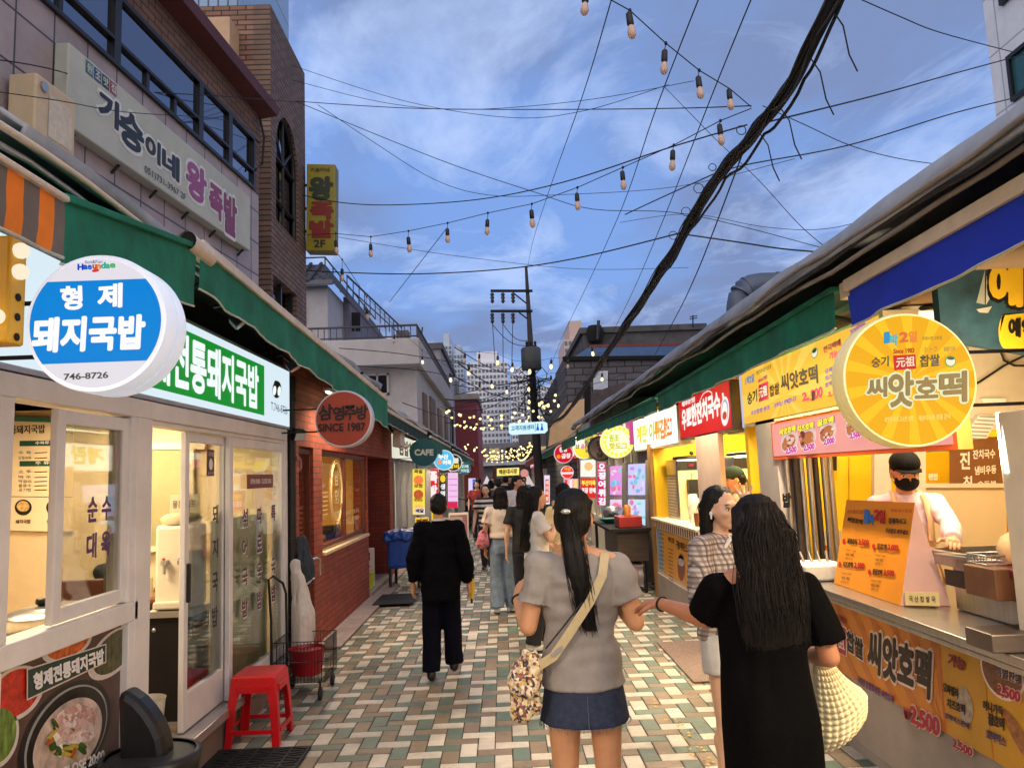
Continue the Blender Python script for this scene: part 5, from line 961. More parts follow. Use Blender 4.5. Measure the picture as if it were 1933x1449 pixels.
               # the street further on
def lit_panel(name, label, P, quad, face, thick=.08, cat='sign', group=None, prints=None, frame=None):
 c_ = P.p(*quad[3]); t = thing(name, label, cat, c_, group)
 b = MB(); P.slab(b, quad, thick, frame or M_alu); b.build('box', t)
 b = MB(); cx = sum(q[0] for q in quad) / 4; cy = sum(q[1] for q in quad) / 4
 P.poly(b, [(cx + (x - cx) * .94, cy + (y - cy) * .97) for x, y in quad], face, .004); b.build('face', t)
 if prints:
  b = MB(); prints(b, P); b.build('print', t)
 return t
def shop_row(label, sgn, y0, y1, x, wallm, seed, top=2.75, depth=3.0):
 t = thing('shop_unit', label, 'shop', (sgn * (x + .5), (y0 + y1) / 2, 0), 'small shop units further along the street'); rr = random.Random(seed)
 X0, X1 = (sgn * x, sgn * (x + depth)); b = MB(); xa, xb = min(X0, X1), max(X0, X1)
 holes = [(y0 + .25, (y0 + y1) / 2 - .1, .75, 2.1), ((y0 + y1) / 2 + .1, y1 - .3, .05, 2.1)]
 holed(b, (y0, y1, 0, top), holes, X0 if sgn < 0 else X0 + .15, .15, wallm)
 b.box((xa + (.0 if sgn < 0 else .15), y1 - .1, 0), (xb - (.15 if sgn < 0 else 0), y1, top), wallm); b.box((xa + (.0 if sgn < 0 else .15), y0, 0), (xb - (.15 if sgn < 0 else 0), y0 + .05, top), wallm); b.build('wall', t)
 b = MB(); b.box((xa - .1, y0, top), (xb, y1, top + .15), M_tarp); b.build('roof', t)
 for (a, c, z0, z1) in holes:
  b = MB(); xx = X0 - sgn * .02
  for q in ((a, a + .06, z0, z1), (c - .06, c, z0, z1), ((a + c) / 2 - .03, (a + c) / 2 + .03, z0, z1)): b.box((min(xx, xx + sgn * .1), q[0], q[2]), (max(xx, xx + sgn * .1), q[1], q[3]), M_alu)
  f = b.build('window' if z0 > .1 else 'door', t)
  col = rr.choice([(255, 226, 170), (255, 236, 206), (250, 206, 130), (240, 220, 236), (255, 214, 150)])
  b = MB(); b.poly([(X0 + sgn * .3, a, z0), (X0 + sgn * .3, c, z0), (X0 + sgn * .3, c, z1), (X0 + sgn * .3, a, z1)], glow(*col, rr.uniform(.35, .8))); b.build('lit_interior', f)
 b = MB(); col = rr.choice([(236, 236, 240), (226, 70, 60), (250, 214, 80), (70, 140, 200), (230, 110, 50), (240, 240, 220), (220, 90, 150)])
 b.box((X0 - sgn * .08 if sgn > 0 else X0, y0 + .1, 2.15), (X0 if sgn > 0 else X0 + .08, y1 - .1, 2.6), glow(*col, .85)); f = b.build('fascia_sign', t)
 names = ['밀양국밥', '왕족발', '칼국수', '횟집', '떡볶이', '김밥천국', '꼼장어', '곰장어', '원조할매', '분식', '순대']; tx = rr.choice(names); xx = X0 - sgn * .085
 a, c = (y0 + .5, y1 - .5) if sgn < 0 else (y1 - .5, y0 + .5)
 b = MB(); b.text(tx, (xx, a, 2.22), (xx, c, 2.22), (xx, a, 2.52), ink(40, 30, 30) if sum(col) > 480 else glow(250, 244, 236, 1), .05); b.build('lettering', f)
 return t
wm_ = [M_red, M_cream, M_conc, mat('dark_wood_front', S(70, 46, 36), .6, var=.3), mat('grey_tile_front', S(120, 116, 116), .5, var=.15), mat('green_front', S(60, 84, 70), .6, var=.2)]
desc_l = ['brick fronted', 'cream fronted', 'grey rendered', 'dark timber fronted', 'grey tiled', 'dull green fronted']
ordn = ['first', 'second', 'third', 'fourth', 'fifth', 'sixth', 'seventh', 'eighth', 'ninth', 'tenth']
y = 14.4
for k in range(9): d_ = 4.2 + (k % 3) * .5; i = (k * 2 + 3) % 6; shop_row('%s shop unit, %s past the red pillar on the left' % (desc_l[i], ordn[k]), -1, y, y + d_, 2.06, wm_[i], 100 + k); y += d_
y = 12.2
for k in range(9): d_ = 4.4 + (k % 3) * .5; i = (k * 5 + 2) % 6; shop_row('%s shop unit, %s past the white snack sign on the right' % (desc_l[i], ordn[k]), 1, y, y + d_, 2.15, wm_[i], 200 + k); y += d_
M_awn2 = mat('faded_green_canvas', S(44, 112, 88), .8, var=.25, vs=5, dirt=.3)
awning('dusty green awning between the rust red sign and the cafe sign', 1, 10.6, 17.0, -1.62, -2.3, (2.75, 2.72), (3.0, 2.95), (2.60, 2.52), M_awnd, M_awnd, bar=M_cream, seed=31)
awning('bright green awning just behind the cafe sign', 1, 17.2, 24, -1.55, -2.3, (2.66, 2.66), (2.95, 2.95), (2.36, 2.36), M_awn2, M_awnd, seed=32)
awning('green awning far along the left shops', 1, 24.3, 40, -1.5, -2.3, (2.6, 2.6), (2.9, 2.9), (2.35, 2.35), M_awn2, M_awnd, seed=33, n=60)
awning('orange tinted awning at the far left end of the street', 1, 40.3, 56, -1.5, -2.3, (2.6, 2.6), (2.9, 2.9), (2.3, 2.3), mat('far_red_canvas', S(190, 70, 50), .8), M_awnd, seed=34, n=50)
awning('green awning far along the right shops', -1, 17.7, 34, 1.7, 2.5, (2.62, 2.6), (2.9, 2.9), (2.4, 2.38), M_awn2, M_awnd, seed=35, n=60)
awning('red awning at the far right end of the street', -1, 34.3, 56, 1.7, 2.5, (2.6, 2.6), (2.9, 2.9), (2.3, 2.3), mat('far_red_canvas', S(190, 70, 50), .8), M_awnd, seed=36, n=60)
tarp_roof('grey tarpaulin roof edge running on past the cafe sign', [(-3.2, 3.2), (-2.4, 3.1), (-1.9, 3.0), (-1.72, 2.9), (-1.7, 2.82)], 10.7, 40, seed=41, amp=.05, step=.3)
b = MB(); b.tube([(-1.66, 10.6 + .5 * k, 2.82 + .02 * math.sin(k)) for k in range(60)], .02, M_cream, 6); tag(b.build('eaves_conduit'), 'cream conduit along the eaves past the cafe sign', 'conduit')
ac = thing('air_conditioner', 'cream air conditioner box high beside the red pillar', 'air conditioner', (-1.8, 13.0, 2.4)); P13 = PY(13.2)
b = MB(); P13.slab(b, [(741, 812), (757, 810), (757, 841), (741, 843)], .5, mat('ac_white', S(214, 200, 184), .5, var=.06)); b.build('case', ac, bev=.01)
b = MB(); b.tube([P13.p(742, 815), P13.p(730, 800)], .02, M_black); b.build('bracket', ac)
Y18, Y22, Y24 = PY(18.0), PY(22.0), PY(24.5); food = [mat('menu_food_a', S(200, 96, 50), .4, var=.7, vs=18, emit=.5, ecol=S(210, 110, 60)), mat('menu_food_b', S(150, 60, 30), .4, var=.7, vs=18, emit=.4, ecol=S(170, 80, 40)), mat('menu_food_c', S(214, 150, 90), .4, var=.7, vs=18, emit=.5, ecol=S(214, 160, 90))]
def pr1(b, P):
 for k in range(3): P.ell(b, (790, 906 + k * 27), (799, 906 + k * 27), (790, 897 + k * 27), food[k], .008); P.text(b, ('족발', '보쌈', '막국수')[k], (782, 893 + k * 27), (798, 893 + k * 27), (782, 886 + k * 27), ink(120, 40, 20), .04, .009)
 P.poly(b, [(783, 958), (802, 958), (802, 969), (783, 969)], glow(236, 236, 240, .9), .008); P.text(b, '배달', (785, 967), (800, 967), (785, 960), ink(30, 50, 120), .05, .01)
lit_panel('menu_sign', 'yellow backlit menu panel with three dishes left of the man in black', Y18, [(778, 884), (803, 884), (803, 972), (778, 972)], glow(246, 222, 76, 1.0), prints=pr1, cat='sign')
lit_panel('low_sign', 'low yellow sign with large brown hangul behind the blue bin', Y18, [(783, 976), (810, 976), (810, 1004), (783, 1004)], glow(250, 204, 40, .95), prints=lambda b, P: P.text(b, '지짐', (786, 1000), (807, 1000), (786, 979), ink(120, 40, 16), .06, .008))
def pr2(b, P): P.text(b, '족', (811, 911), (825, 911), (811, 890), glow(250, 236, 236, 1), .06, .008); P.text(b, '발', (811, 937), (825, 937), (811, 916), glow(250, 236, 236, 1), .06, .008)
lit_panel('vertical_sign', 'red vertical lit sign with two white hangul above the head of the man in black', Y22, [(808, 884), (828, 884), (828, 942), (808, 942)], glow(226, 36, 52, 1.0), prints=pr2)
lit_panel('low_banner', 'yellow banner strip below the red vertical sign', Y22, [(806, 944), (818, 944), (818, 1000), (806, 1000)], glow(240, 206, 40, .9))
def pr3(b, P):
 P.ell(b, (836, 903), (841, 903), (836, 896), glow(236, 206, 50, 1), .006)
 for k, ch in enumerate('생영유'): P.text(b, ch, (832, 923 + k * 13), (840, 923 + k * 13), (832, 913 + k * 13), glow(240, 240, 236, 1), .05, .006)
lit_panel('vertical_sign', 'narrow black vertical sign topped by a yellow disc', PY(23.0), [(830, 893), (843, 893), (843, 955), (830, 955)], mat('black_sign', S(24, 22, 22), .3), prints=pr3)
def pr4(b, P):
 for k in range(5): P.poly(b, [(847, 903 + k * 11), (863, 903 + k * 11), (863, 904.5 + k * 11), (847, 904.5 + k * 11)], glow(214, 130, 200, .9), .006)
 P.poly(b, [(845, 946), (864, 946), (864, 958), (845, 958)], glow(220, 40, 80, 1), .006)
lit_panel('menu_sign', 'pink lit menu panel with lilac lines', Y24, [(845, 891), (865, 891), (865, 958), (845, 958)], glow(244, 196, 236, 1.0), prints=pr4)
lit_panel('vertical_sign', 'blue and white lit sign far down the left side', PY(36), [(884, 902), (898, 902), (898, 934), (884, 934)], glow(226, 206, 246, 1.0), prints=lambda b, P: [P.poly(b, [(892, 904), (898, 904), (898, 930), (892, 930)], glow(40, 110, 230, 1.1), .01), P.poly(b, [(885, 930), (898, 930), (898, 937), (885, 937)], glow(240, 110, 40, 1), .012)])
PC2 = PX(2.12, -1)
pt_ = thing('picture_window', 'bright glazed front papered with pink and blue food pictures', 'shop window', (2.12, 13, 1.1))
b = MB(); PC2.slab(b, [(1146, 878), (1152, 877), (1152, 1010), (1146, 1008)], .1, M_conc, off=.03); PC2.slab(b, [(1177, 874), (1186, 873), (1186, 1010), (1177, 1010)], .1, M_conc, off=.03); PC2.slab(b, [(1222, 868), (1228, 868), (1228, 1020), (1222, 1018)], .1, M_conc, off=.03); PC2.slab(b, [(1152, 936), (1222, 935), (1222, 940), (1152, 940)], .05, M_alu, off=.02); b.build('frame', pt_)
random.seed(3)
pal = [(236, 160, 220), (190, 150, 240), (120, 190, 246), (250, 220, 236), (240, 120, 170), (130, 220, 220), (226, 226, 250)]
for q, base in (([(1152, 880), (1177, 878), (1177, 934), (1152, 934)], (226, 150, 226)), ([(1186, 876), (1222, 874), (1222, 934), (1186, 934)], (206, 206, 246)), ([(1152, 942), (1177, 942), (1177, 1000), (1152, 998)], (236, 206, 240)), ([(1186, 942), (1222, 942), (1222, 1004), (1186, 1002)], (200, 226, 246))):
 b = MB(); PC2.poly(b, q, glow(*base, 1.0), .004)
 for k in range(16):
  cx, cy = random.uniform(q[0][0] + 4, q[1][0] - 4), random.uniform(q[0][1] + 6, q[2][1] - 6); a_, c_ = random.uniform(2, 5), random.uniform(2, 6)
  PC2.ell(b, (cx, cy), (cx + a_, cy), (cx, cy - c_), glow(*random.choice(pal), .95), .006 + k * .0006, 10)
 if q[0] == (1152, 942): PC2.ell(b, (1164, 962), (1174, 962), (1164, 948), glow(236, 130, 150, 1), .02)
 b.build('poster', pt_)
lit_panel('vertical_sign', 'magenta vertical lit sign with white hangul behind the grey shirt woman', PY(14.6), [(1127, 872), (1144, 872), (1144, 954), (1127, 954)], glow(214, 20, 100, 1.0), prints=lambda b, P: [P.text(b, ch, (1130, 888 + k * 16), (1142, 888 + k * 16), (1130, 875 + k * 16), glow(250, 236, 246, 1.1), .06, .006) for k, ch in enumerate('오징어튀김')])
def pr5(b, P): P.text(b, '부산어묵', (1098, 916), (1124, 916), (1098, 906), glow(250, 230, 90, 1.1), .05, .006); P.text(b, '포장 판매', (1098, 930), (1124, 930), (1098, 920), glow(250, 240, 240, 1.1), .05, .006)
lit_panel('menu_sign', 'red lit panel with yellow and white hangul below the striped round sign', PY(17.0), [(1095, 902), (1126, 902), (1126, 940), (1095, 940)], glow(226, 50, 40, 1.0), prints=pr5)
lit_panel('window_poster', 'white lit picture panel above the red hangul panel', PY(17.2), [(1095, 868), (1125, 866), (1125, 900), (1095, 900)], glow(250, 240, 226, 1.1), prints=lambda b, P: P.ell(b, (1111, 880), (1119, 880), (1111, 872), glow(246, 200, 130, 1), .006))
lit_panel('menu_sign', 'pink and cream lit strips right of the striped round sign', PY(19), [(1064, 903), (1092, 903), (1092, 945), (1064, 945)], glow(250, 170, 190, 1.0), prints=lambda b, P: [P.poly(b, [(1066 + k * 9, 905), (1071 + k * 9, 905), (1071 + k * 9, 943), (1066 + k * 9, 943)], glow(*c_, 1), .006) for k, c_ in enumerate(((230, 60, 70), (250, 236, 230), (250, 220, 120)))])
lit_panel('vertical_sign', 'orange red vertical lit sign right of the eating woman', PY(24), [(1027, 896), (1038, 896), (1038, 952), (1027, 952)], glow(236, 226, 250, 1.0), prints=lambda b, P: [P.poly(b, [(1029.5, 904), (1036, 904), (1036, 948), (1029.5, 948)], glow(232, 84, 60, 1.1), .008)] + [P.text(b, ch, (1030.5, 914 + k * 10), (1035, 914 + k * 10), (1030.5, 907 + k * 10), glow(250, 220, 200, 1), .06, .012) for k, ch in enumerate('돼지국밥')])
def rsign(label, c, Y, rp, face, txts, rim=None, att=-1, rimw=.08, band=None):
 t, C_, r_ = round_sign('round_sign', label, c, Y, rp, .16, face, rim or mat('white_rim', S(206, 204, 218), .4), rimw=rimw, attach=att, n=40)
 P = PY(Y - .003); b = MB()
 if band: chord(C_.x, C_.z, r_ * (1 - rimw), band[0] * r_, band[1] * r_, Y - .006, band[2], b)
 for t_, q, m in txts: P.text(b, t_, *q, m, .05, .006)
 b.build('lettering', t)
rsign('dark teal round sign reading CAFE', (799, 853), 15, 26, mat('teal_face', S(14, 84, 88), .4, var=.06), [('CAFE', ((783, 859), (818, 859), (783, 848)), ink(214, 214, 196))], rim=mat('teal_rim', S(12, 66, 70), .4), rimw=.03)
rsign('sky blue round lit sign partly behind the cafe sign', (838, 868), 20.6, 19, glow(90, 190, 236, 1.0), [('부산', ((828, 866), (846, 866), (828, 857)), glow(240, 250, 255, 1.1)), ('어묵', ((836, 877), (852, 877), (836, 868)), glow(240, 250, 255, 1.1)), ('●', ((826, 876), (834, 876), (826, 867)), glow(240, 150, 110, 1))], rim=glow(230, 240, 250, .9))
rsign('black and cream round sign beyond the sky blue one', (856, 873), 24, 16, mat('black_sign', S(24, 22, 22), .3), [('숯불', ((846, 874), (866, 874), (846, 864)), glow(240, 230, 200, 1)), ('갈비', ((846, 884), (866, 884), (846, 876)), glow(240, 206, 60, 1))], rim=glow(240, 240, 236, .8))
rsign('small dark teal round sign at the far left', (877, 884), 31, 12, mat('teal_face2', S(20, 70, 84), .4, emit=.25), [('고래', ((871, 883), (884, 883), (871, 877)), glow(200, 226, 226, 1)), ('커피집', ((870, 891), (885, 891), (870, 885)), glow(200, 226, 226, 1))], rimw=.04)
rsign('grey wooden looking round sign with black hangul behind the bulb edged sign', (1134, 846), 15.8, 24, mat('grey_wood', S(122, 108, 100), .6, var=.25, vs=6), [('인', ((1126, 841), (1137, 841), (1126, 831)), ink(30, 26, 24)), ('삼', ((1129, 852), (1139, 852), (1129, 843)), ink(30, 26, 24)), ('당', ((1127, 864), (1138, 864), (1127, 854)), ink(30, 26, 24))], rim=mat('dark_rim', S(60, 54, 52), .5), rimw=.16, att=1)
rsign('yellow and white round lit sign left of the grey wooden one', (1103, 845), 19, 21, glow(240, 222, 60, 1.0), [('산', ((1086, 846), (1094, 846), (1086, 838)), ink(30, 30, 20)), ('곰장어', ((1096, 847), (1118, 846), (1096, 838)), glow(230, 120, 180, 1))], rim=glow(246, 246, 230, .9), att=1, band=(.05, .95, glow(250, 246, 220, 1)))
rsign('crimson round lit sign hanging over the right side', (1064, 856), 22, 18, glow(206, 24, 50, 1.0), [('중앙', ((1056, 853), (1071, 852), (1056, 844)), glow(250, 240, 230, 1)), ('곱창', ((1060, 865), (1077, 864), (1060, 856)), glow(250, 240, 230, 1)), ('●', ((1051, 865), (1058, 865), (1051, 858)), glow(250, 150, 30, 1))], rim=glow(246, 200, 206, .8), att=1)
rsign('round lit sign with red and white stripes under the crimson one', (1071, 891), 20, 12, glow(240, 60, 50, 1.0), [('국밥', ((1065, 888), (1078, 888), (1065, 882)), glow(250, 160, 60, 1))], rim=glow(246, 230, 236, .9), att=1, band=(-.3, .05, glow(250, 226, 236, 1)))
rsign('small dull grey round sign in front of the dark pole', (1028, 874), 34, 10, mat('dull_grey_face', S(96, 96, 92), .6, var=.3, vs=4), [], rim=M_dark, att=1)
rsign('small pinkish round sign far down on the right', (990, 893), 44, 8, glow(230, 150, 140, .9), [], att=1)
gs = thing('guide_sign', 'pale blue lit overhead sign with a restroom symbol', 'sign', onY(997, 818, 28)); P28 = PY(28)
b = MB(); P28.slab(b, [(960, 802), (963, 799), (1026, 795), (1033, 798), (1034, 812), (1029, 817), (966, 820), (961, 817)], .15, glow(206, 240, 252, 1.1)); b.build('panel', gs)
b = MB(); P28.text(b, '고객지원센터', (965, 813), (1008, 810), (965, 804), glow(70, 140, 180, .9), .04, .006); P28.poly(b, [(1010, 798), (1011, 798), (1011, 814), (1010, 814)], glow(60, 130, 200, .9), .006)
for x in (1015, 1023): P28.ell(b, (x, 801), (x + 1.6, 801), (x, 799.3), glow(30, 90, 210, 1), .006, 12); P28.poly(b, [(x - 1, 803), (x + 1, 803), (x + 3.2, 812), (x - 3.2, 812)], glow(30, 90, 210, 1), .006)
b.build('lettering', gs)
b = MB(); b.tube([onY(962, 808, 28.07), (-2.0, 28.07, onY(962, 808, 28).z + .3)], .02, M_black); b.tube([onY(1032, 806, 28.07), (2.2, 28.07, onY(1032, 806, 28).z + .1)], .03, M_black); b.build('support_arm', gs)
gw = thing('lit_gateway', 'yellow lit gateway closing the far end of the street', 'gateway', (0, 58, 0)); P58 = PY(58)
b = MB(); P58.slab(b, [(938, 884), (980, 882), (980, 896), (938, 898)], .4, glow(246, 232, 120, 1.1)); b.build('sign_board', gw); b = MB(); P58.slab(b, [(930, 880), (937, 880), (937, 930), (930, 930)], .3, M_wf); P58.slab(b, [(982, 878), (989, 878), (989, 930), (982, 930)], .3, M_wf); b.build('post', gw)
b = MB(); P58.text(b, '해운대시장', (942, 895), (976, 893), (942, 886), ink(160, 90, 20), .05, .02); b.build('lettering', gw)
eb = thing('end_building', 'dim grey shop building closing the end of the street', 'building', (0, 63, 0)); b = MB(); b.box((-9, 62, 0), (1.5, 66, 4.3), mat('end_wall', S(112, 110, 116), .8, var=.4, vs=1)); b.box((1.5, 63, 0), (9, 66, 5.4), mat('end_wall2', S(92, 88, 90), .8, var=.4, vs=1)); b.build('wall', eb)
for k in range(7): b = MB(); x = -5 + k * 1.35; b.box((x, 61.96, 2.9), (x + .8, 62, 3.9), M_dark if k % 3 else glow(255, 226, 170, .5)); b.build('window', eb)
b = MB(); b.prism([(-6, 61.2, 2.5), (4, 61.2, 2.5), (4, 62, 2.8), (-6, 62, 2.8)], (0, 0, .04), M_tarp); b.build('canopy', eb)
for q, l_ in (((908, 930, 897, 922), 'white tent roof at the far left of the crowd'), ((980, 1012, 893, 922), 'white tent roof at the far right of the crowd')):
 A, B, C3 = onY(q[0], q[3], 50), onY(q[1], q[3], 50), onY((q[0] + q[1]) / 2, q[2], 51); b = MB(); D1, D2 = B + V((0, 2.4, 0)), A + V((0, 2.4, 0)); M_tent = mat('tent_white', S(226, 222, 222), .7, emit=.25)
 t = thing('market_tent', l_, 'tent', (A.x, 50, 0)); b.add([A, B, D1, D2, C3], [(0, 1, 4), (1, 2, 4), (2, 3, 4), (3, 0, 4)], M_tent); b.build('canopy', t)
 for p in (A, B, D1, D2): b = MB(); b.tube([p, (p.x, p.y, 0)], .03, M_alu); b.build('pole', t)
               # buildings behind
def tower(label, x0, x1, y_top, Y, depth, m, cols, rows, wmat, rowpx=None, crown=None, wh=.6, ww=.62):
 A, B = onY(x0, y_top, Y), onY(x1, y_top, Y); t = thing('apartment_tower', label, 'tower', ((A.x + B.x) / 2, Y, 0), 'distant apartment towers'); H_ = A.z
 b = MB(); b.box((A.x, Y, 0), (B.x, Y + depth, H_), m); b.build('wall', t)
 if crown: b = MB(); w_ = B.x - A.x; b.box((A.x + w_ * .25, Y + 1, H_), (B.x - w_ * .25, Y + depth - 1, H_ + crown), m); b.build('roof_block', t)
 fh = (H_ - onY(x0, 850, Y).z) / rows; cw = (B.x - A.x) / cols; src = None
 for j in range(rows):
  for i in range(cols):
   x, z = A.x + (i + .5) * cw, H_ - (j + .6) * fh
   if src is None:
    b = MB(); a, c = ww * cw / 2, wh * fh / 2; b.box((-a, -.15, -c), (a, .1, c), wmat); src = b.build('window', None, loc=(0, 0, 0)); o = src
   else: o = src.copy(); COL.objects.link(o)
   o.parent = t; o.location = V((x, Y, z)) - V(t.location)
 return t
M_ap = mat('apartment_white', S(224, 226, 232), .8, var=.06, vs=.1); M_ap2 = mat('apartment_bluegrey', S(176, 188, 200), .8, var=.06, vs=.1); M_ap3 = mat('apartment_beige', S(196, 172, 160), .8, var=.06, vs=.1); M_apw = mat('apartment_glass', S(84, 94, 110), .2, var=.3, vs=.3)
tower('blue grey apartment tower behind the white house balcony', 832, 853, 652, 240, 20, M_ap2, 3, 24, M_apw, crown=4)
tower('slim grey apartment tower next to the blue grey one', 856, 874, 668, 230, 18, M_ap2, 3, 20, M_apw, crown=3)
tower('broad white apartment slab left of the leaning pole', 880, 958, 684, 210, 20, M_ap, 11, 15, M_apw, crown=3, wh=.5)
tower('white apartment block directly behind the leaning pole', 962, 1004, 706, 200, 20, M_ap, 7, 14, M_apw, crown=2, wh=.5)
tower('pale low apartment block right of the pole', 1016, 1052, 728, 190, 18, M_ap, 7, 12, M_apw, wh=.5)
tower('beige stepped apartment tower at the right of the gap', 1064, 1112, 640, 200, 20, M_ap3, 6, 15, M_apw, crown=5, wh=.55)
gt = thing('glass_tower', 'pale blue glass tower rising behind the tiled building', 'tower', (-45, 100, 0)); A, B = onY(345, -60, 100), onY(452, -60, 100)
b = MB(); b.box((A.x - 15, 100, 0), (B.x, 125, A.z + 20), gridmat('curtain_glass', S(130, 160, 190), S(120, 150, 182), S(60, 80, 100), 1.35, 40, axes='XZ', ms=.14, offset=0, rough=.25, bump=.1, var=.05)); b.build('curtain_wall', gt)
dk_ = thing('dark_glass_block', 'dark glass block with fine grid beside the red building', 'building', (-6, 60, 0)); A, B = onY(842, 720, 46), onY(866, 720, 46)
b = MB(); b.box((A.x, 46, 0), (B.x, 56, A.z), gridmat('dark_curtain', S(60, 74, 90), S(54, 66, 82), S(26, 32, 40), .18, .3, axes='XZ', ms=.03, offset=0, rough=.2, bump=.1)); b.build('curtain_wall', dk_)
rdb = thing('red_building', 'dusky red building at the left end of the street', 'building', (-3, 40, 0)); A, B = onY(866, 754, 42), onY(900, 754, 42)
b = MB(); b.box((A.x - 2, 42, 0), (B.x, 52, A.z), mat('dusky_red', S(120, 52, 62), .8, var=.15)); b.build('wall', rdb); b = MB(); b.box((A.x - 2.1, 41.9, A.z), (B.x + .1, 52, A.z + .3), M_conc); b.build('parapet', rdb)
gb = thing('grey_house', 'grey house with dark shutters beyond the white house', 'house', (-3, 33, 0)); A, B = onY(790, 660, 31.3), onY(842, 668, 32)
b = MB(); b.box((-9, 31.3, 0), (-2.35, 40, A.z), mat('grey_render', S(150, 146, 152), .85, var=.15, dirt=.4)); b.build('wall', gb); b = MB(); b.box((-9, 31.2, A.z), (-2.25, 40.1, A.z + .25), M_darkconc); b.build('parapet', gb)
for k in range(3): b = MB(); b.box((-2.36, 32.3 + k * 2.3, 3.0), (-2.3, 33.4 + k * 2.3, 4.9), M_dark); b.build('shutter', gb)
b = MB(); b.box((-4.2, 31.6, A.z + .25), (-3.7, 32.2, A.z + .9), M_darkconc); b.tube([(-3.2, 31.6, A.z + .2), (-3.1, 31.6, A.z + 1.0)], .03, M_black); b.build('roof_vent', gb)
gr_ = thing('grey_brick_building', 'grey brick building with a blue panel strip behind the right stalls', 'building', (5, 23, 0)); P23 = PY(22.5)
M_gbr = gridmat('grey_stone_brick', S(108, 104, 108), S(92, 88, 92), S(52, 50, 54), .5, .2, axes='XZ', ms=.02, bump=.5)
A, B = P23.p(1066, 678), P23.p(1420, 660); b = MB(); b.box((A.x, 22.5, 0), (B.x + 2, 34, A.z), M_gbr); b.build('wall', gr_)
A2 = P23.p(1105, 622); b = MB(); b.box((A2.x, 23.2, A.z), (B.x + 2, 34, A2.z), M_darkconc); b.box((A2.x - .1, 23.1, A2.z), (P23.p(1345, 615).x, 34, A2.z + .18), M_darkconc); b.build('upper_floor', gr_)
b = MB(); P23.slab(b, [(1112, 656), (1320, 652), (1320, 672), (1084, 674)], .1, mat('blue_panel', S(70, 104, 150), .5, var=.12), off=.1); b.build('blue_strip', gr_); b = MB(); P23.slab(b, [(1112, 652), (1320, 648), (1320, 652), (1112, 656)], .12, mat('red_trim', S(130, 50, 40), .6), off=.12); b.build('red_trim', gr_)
b = MB(); P23.slab(b, [(1062, 674), (1330, 671), (1330, 678), (1062, 681)], .2, M_dark, off=.14); b.build('coping', gr_)
b = MB(); b.lathe([(.22, A2.z), (.28, A2.z + .3), (.2, A2.z + .5)], (P23.p(1128, 640).x, 23.0, -.3), M_dark, 14); b.tube([P23.p(1128, 640), P23.p(1130, 605)], .05, M_black, 8); tag(b.build('roof_vent', gr_), None, None)
b = MB()
for dx in (0, 10): b.tube([P23.p(1308, 618), P23.p(1308, 595)], .02, M_black, 5); b.tube([P23.p(1302, 598 + dx * .4), P23.p(1316, 596 + dx * .4)], .015, M_black, 5)
b.build('aerial', gr_)
b = MB(); P23.slab(b, [(1270, 672), (1430, 580), (1430, 760), (1270, 760)], .3, M_gbr, off=.4); b.build('gable', gr_)
b = MB(); P23.slab(b, [(1120, 700), (1147, 700), (1147, 735), (1120, 735)], .08, M_alu, off=.03); f = b.build('window', gr_); b = MB(); P23.poly(b, [(1122, 702), (1145, 702), (1145, 733), (1122, 733)], M_dg, .04); b.build('pane', f)
ob = thing('lit_corner_wall', 'cream corner wall glowing orange from the string bulbs', 'wall', (1.9, 20.5, 2.6)); P205 = PY(20.3)
b = MB(); P205.slab(b, [(1040, 806), (1076, 760), (1103, 752), (1103, 800), (1064, 830), (1036, 842)], .4, mat('cream_wall', S(226, 186, 140), .8, var=.05)); b.build('wall', ob)
b = MB(); P205.slab(b, [(1103, 720), (1115, 715), (1115, 800), (1103, 806)], .3, M_dark); b.build('post', ob); b = MB(); P205.slab(b, [(1115, 742), (1180, 720), (1190, 775), (1115, 800)], .3, mat('brown_boarding', S(84, 72, 70), .8, var=.3)); b.build('boarding', ob)
rt_ = thing('right_tower', 'tall grey office building at the upper right corner', 'building', (12, 14, 0)); XT = 10.0; PT = PX(XT, -1)
c_ = PT.p(1884, 250); b = MB(); b.box((XT, 2, 0), (XT + 12, c_.y, 26), gridmat('office_cladding', S(232, 232, 232), S(226, 226, 228), S(180, 180, 182), 2.2, 1.2, ms=.02, offset=0, bump=.1, var=.1)); b.build('wall', rt_)
for k, (z0, z1) in enumerate(((c_.z + .35, c_.z + 1.25), (c_.z + 2.3, c_.z + 3.5), (c_.z + 4.5, c_.z + 5.8), (c_.z + 6.9, c_.z + 8.2))):
 for q in range(3):
  y1_ = c_.y - .55 - q * 3.6; y0_ = y1_ - 2.9; b = MB()
  for (a, c, za, zc) in ((y0_, y1_, z1 - .08, z1), (y0_, y1_, z0, z0 + .08), (y0_, y0_ + .08, z0 + .08, z1 - .08), (y1_ - .08, y1_, z0 + .08, z1 - .08), (y0_ + 1.4, y0_ + 1.48, z0 + .08, z1 - .08), (y0_ + .7, y0_ + .76, z0 + .08, z1 - .08), (y0_ + 2.1, y0_ + 2.16, z0 + .08, z1 - .08)): b.box((XT - .08, a, za), (XT - .001, c, zc), M_fr)
  f = b.build('window', rt_); b = MB(); b.poly([(XT - .02, y0_, z0), (XT - .02, y1_, z0), (XT - .02, y1_, z1), (XT - .02, y0_, z1)], mat('teal_office_glass', S(40, 90, 96), .08, var=.1)); b.build('pane', f)
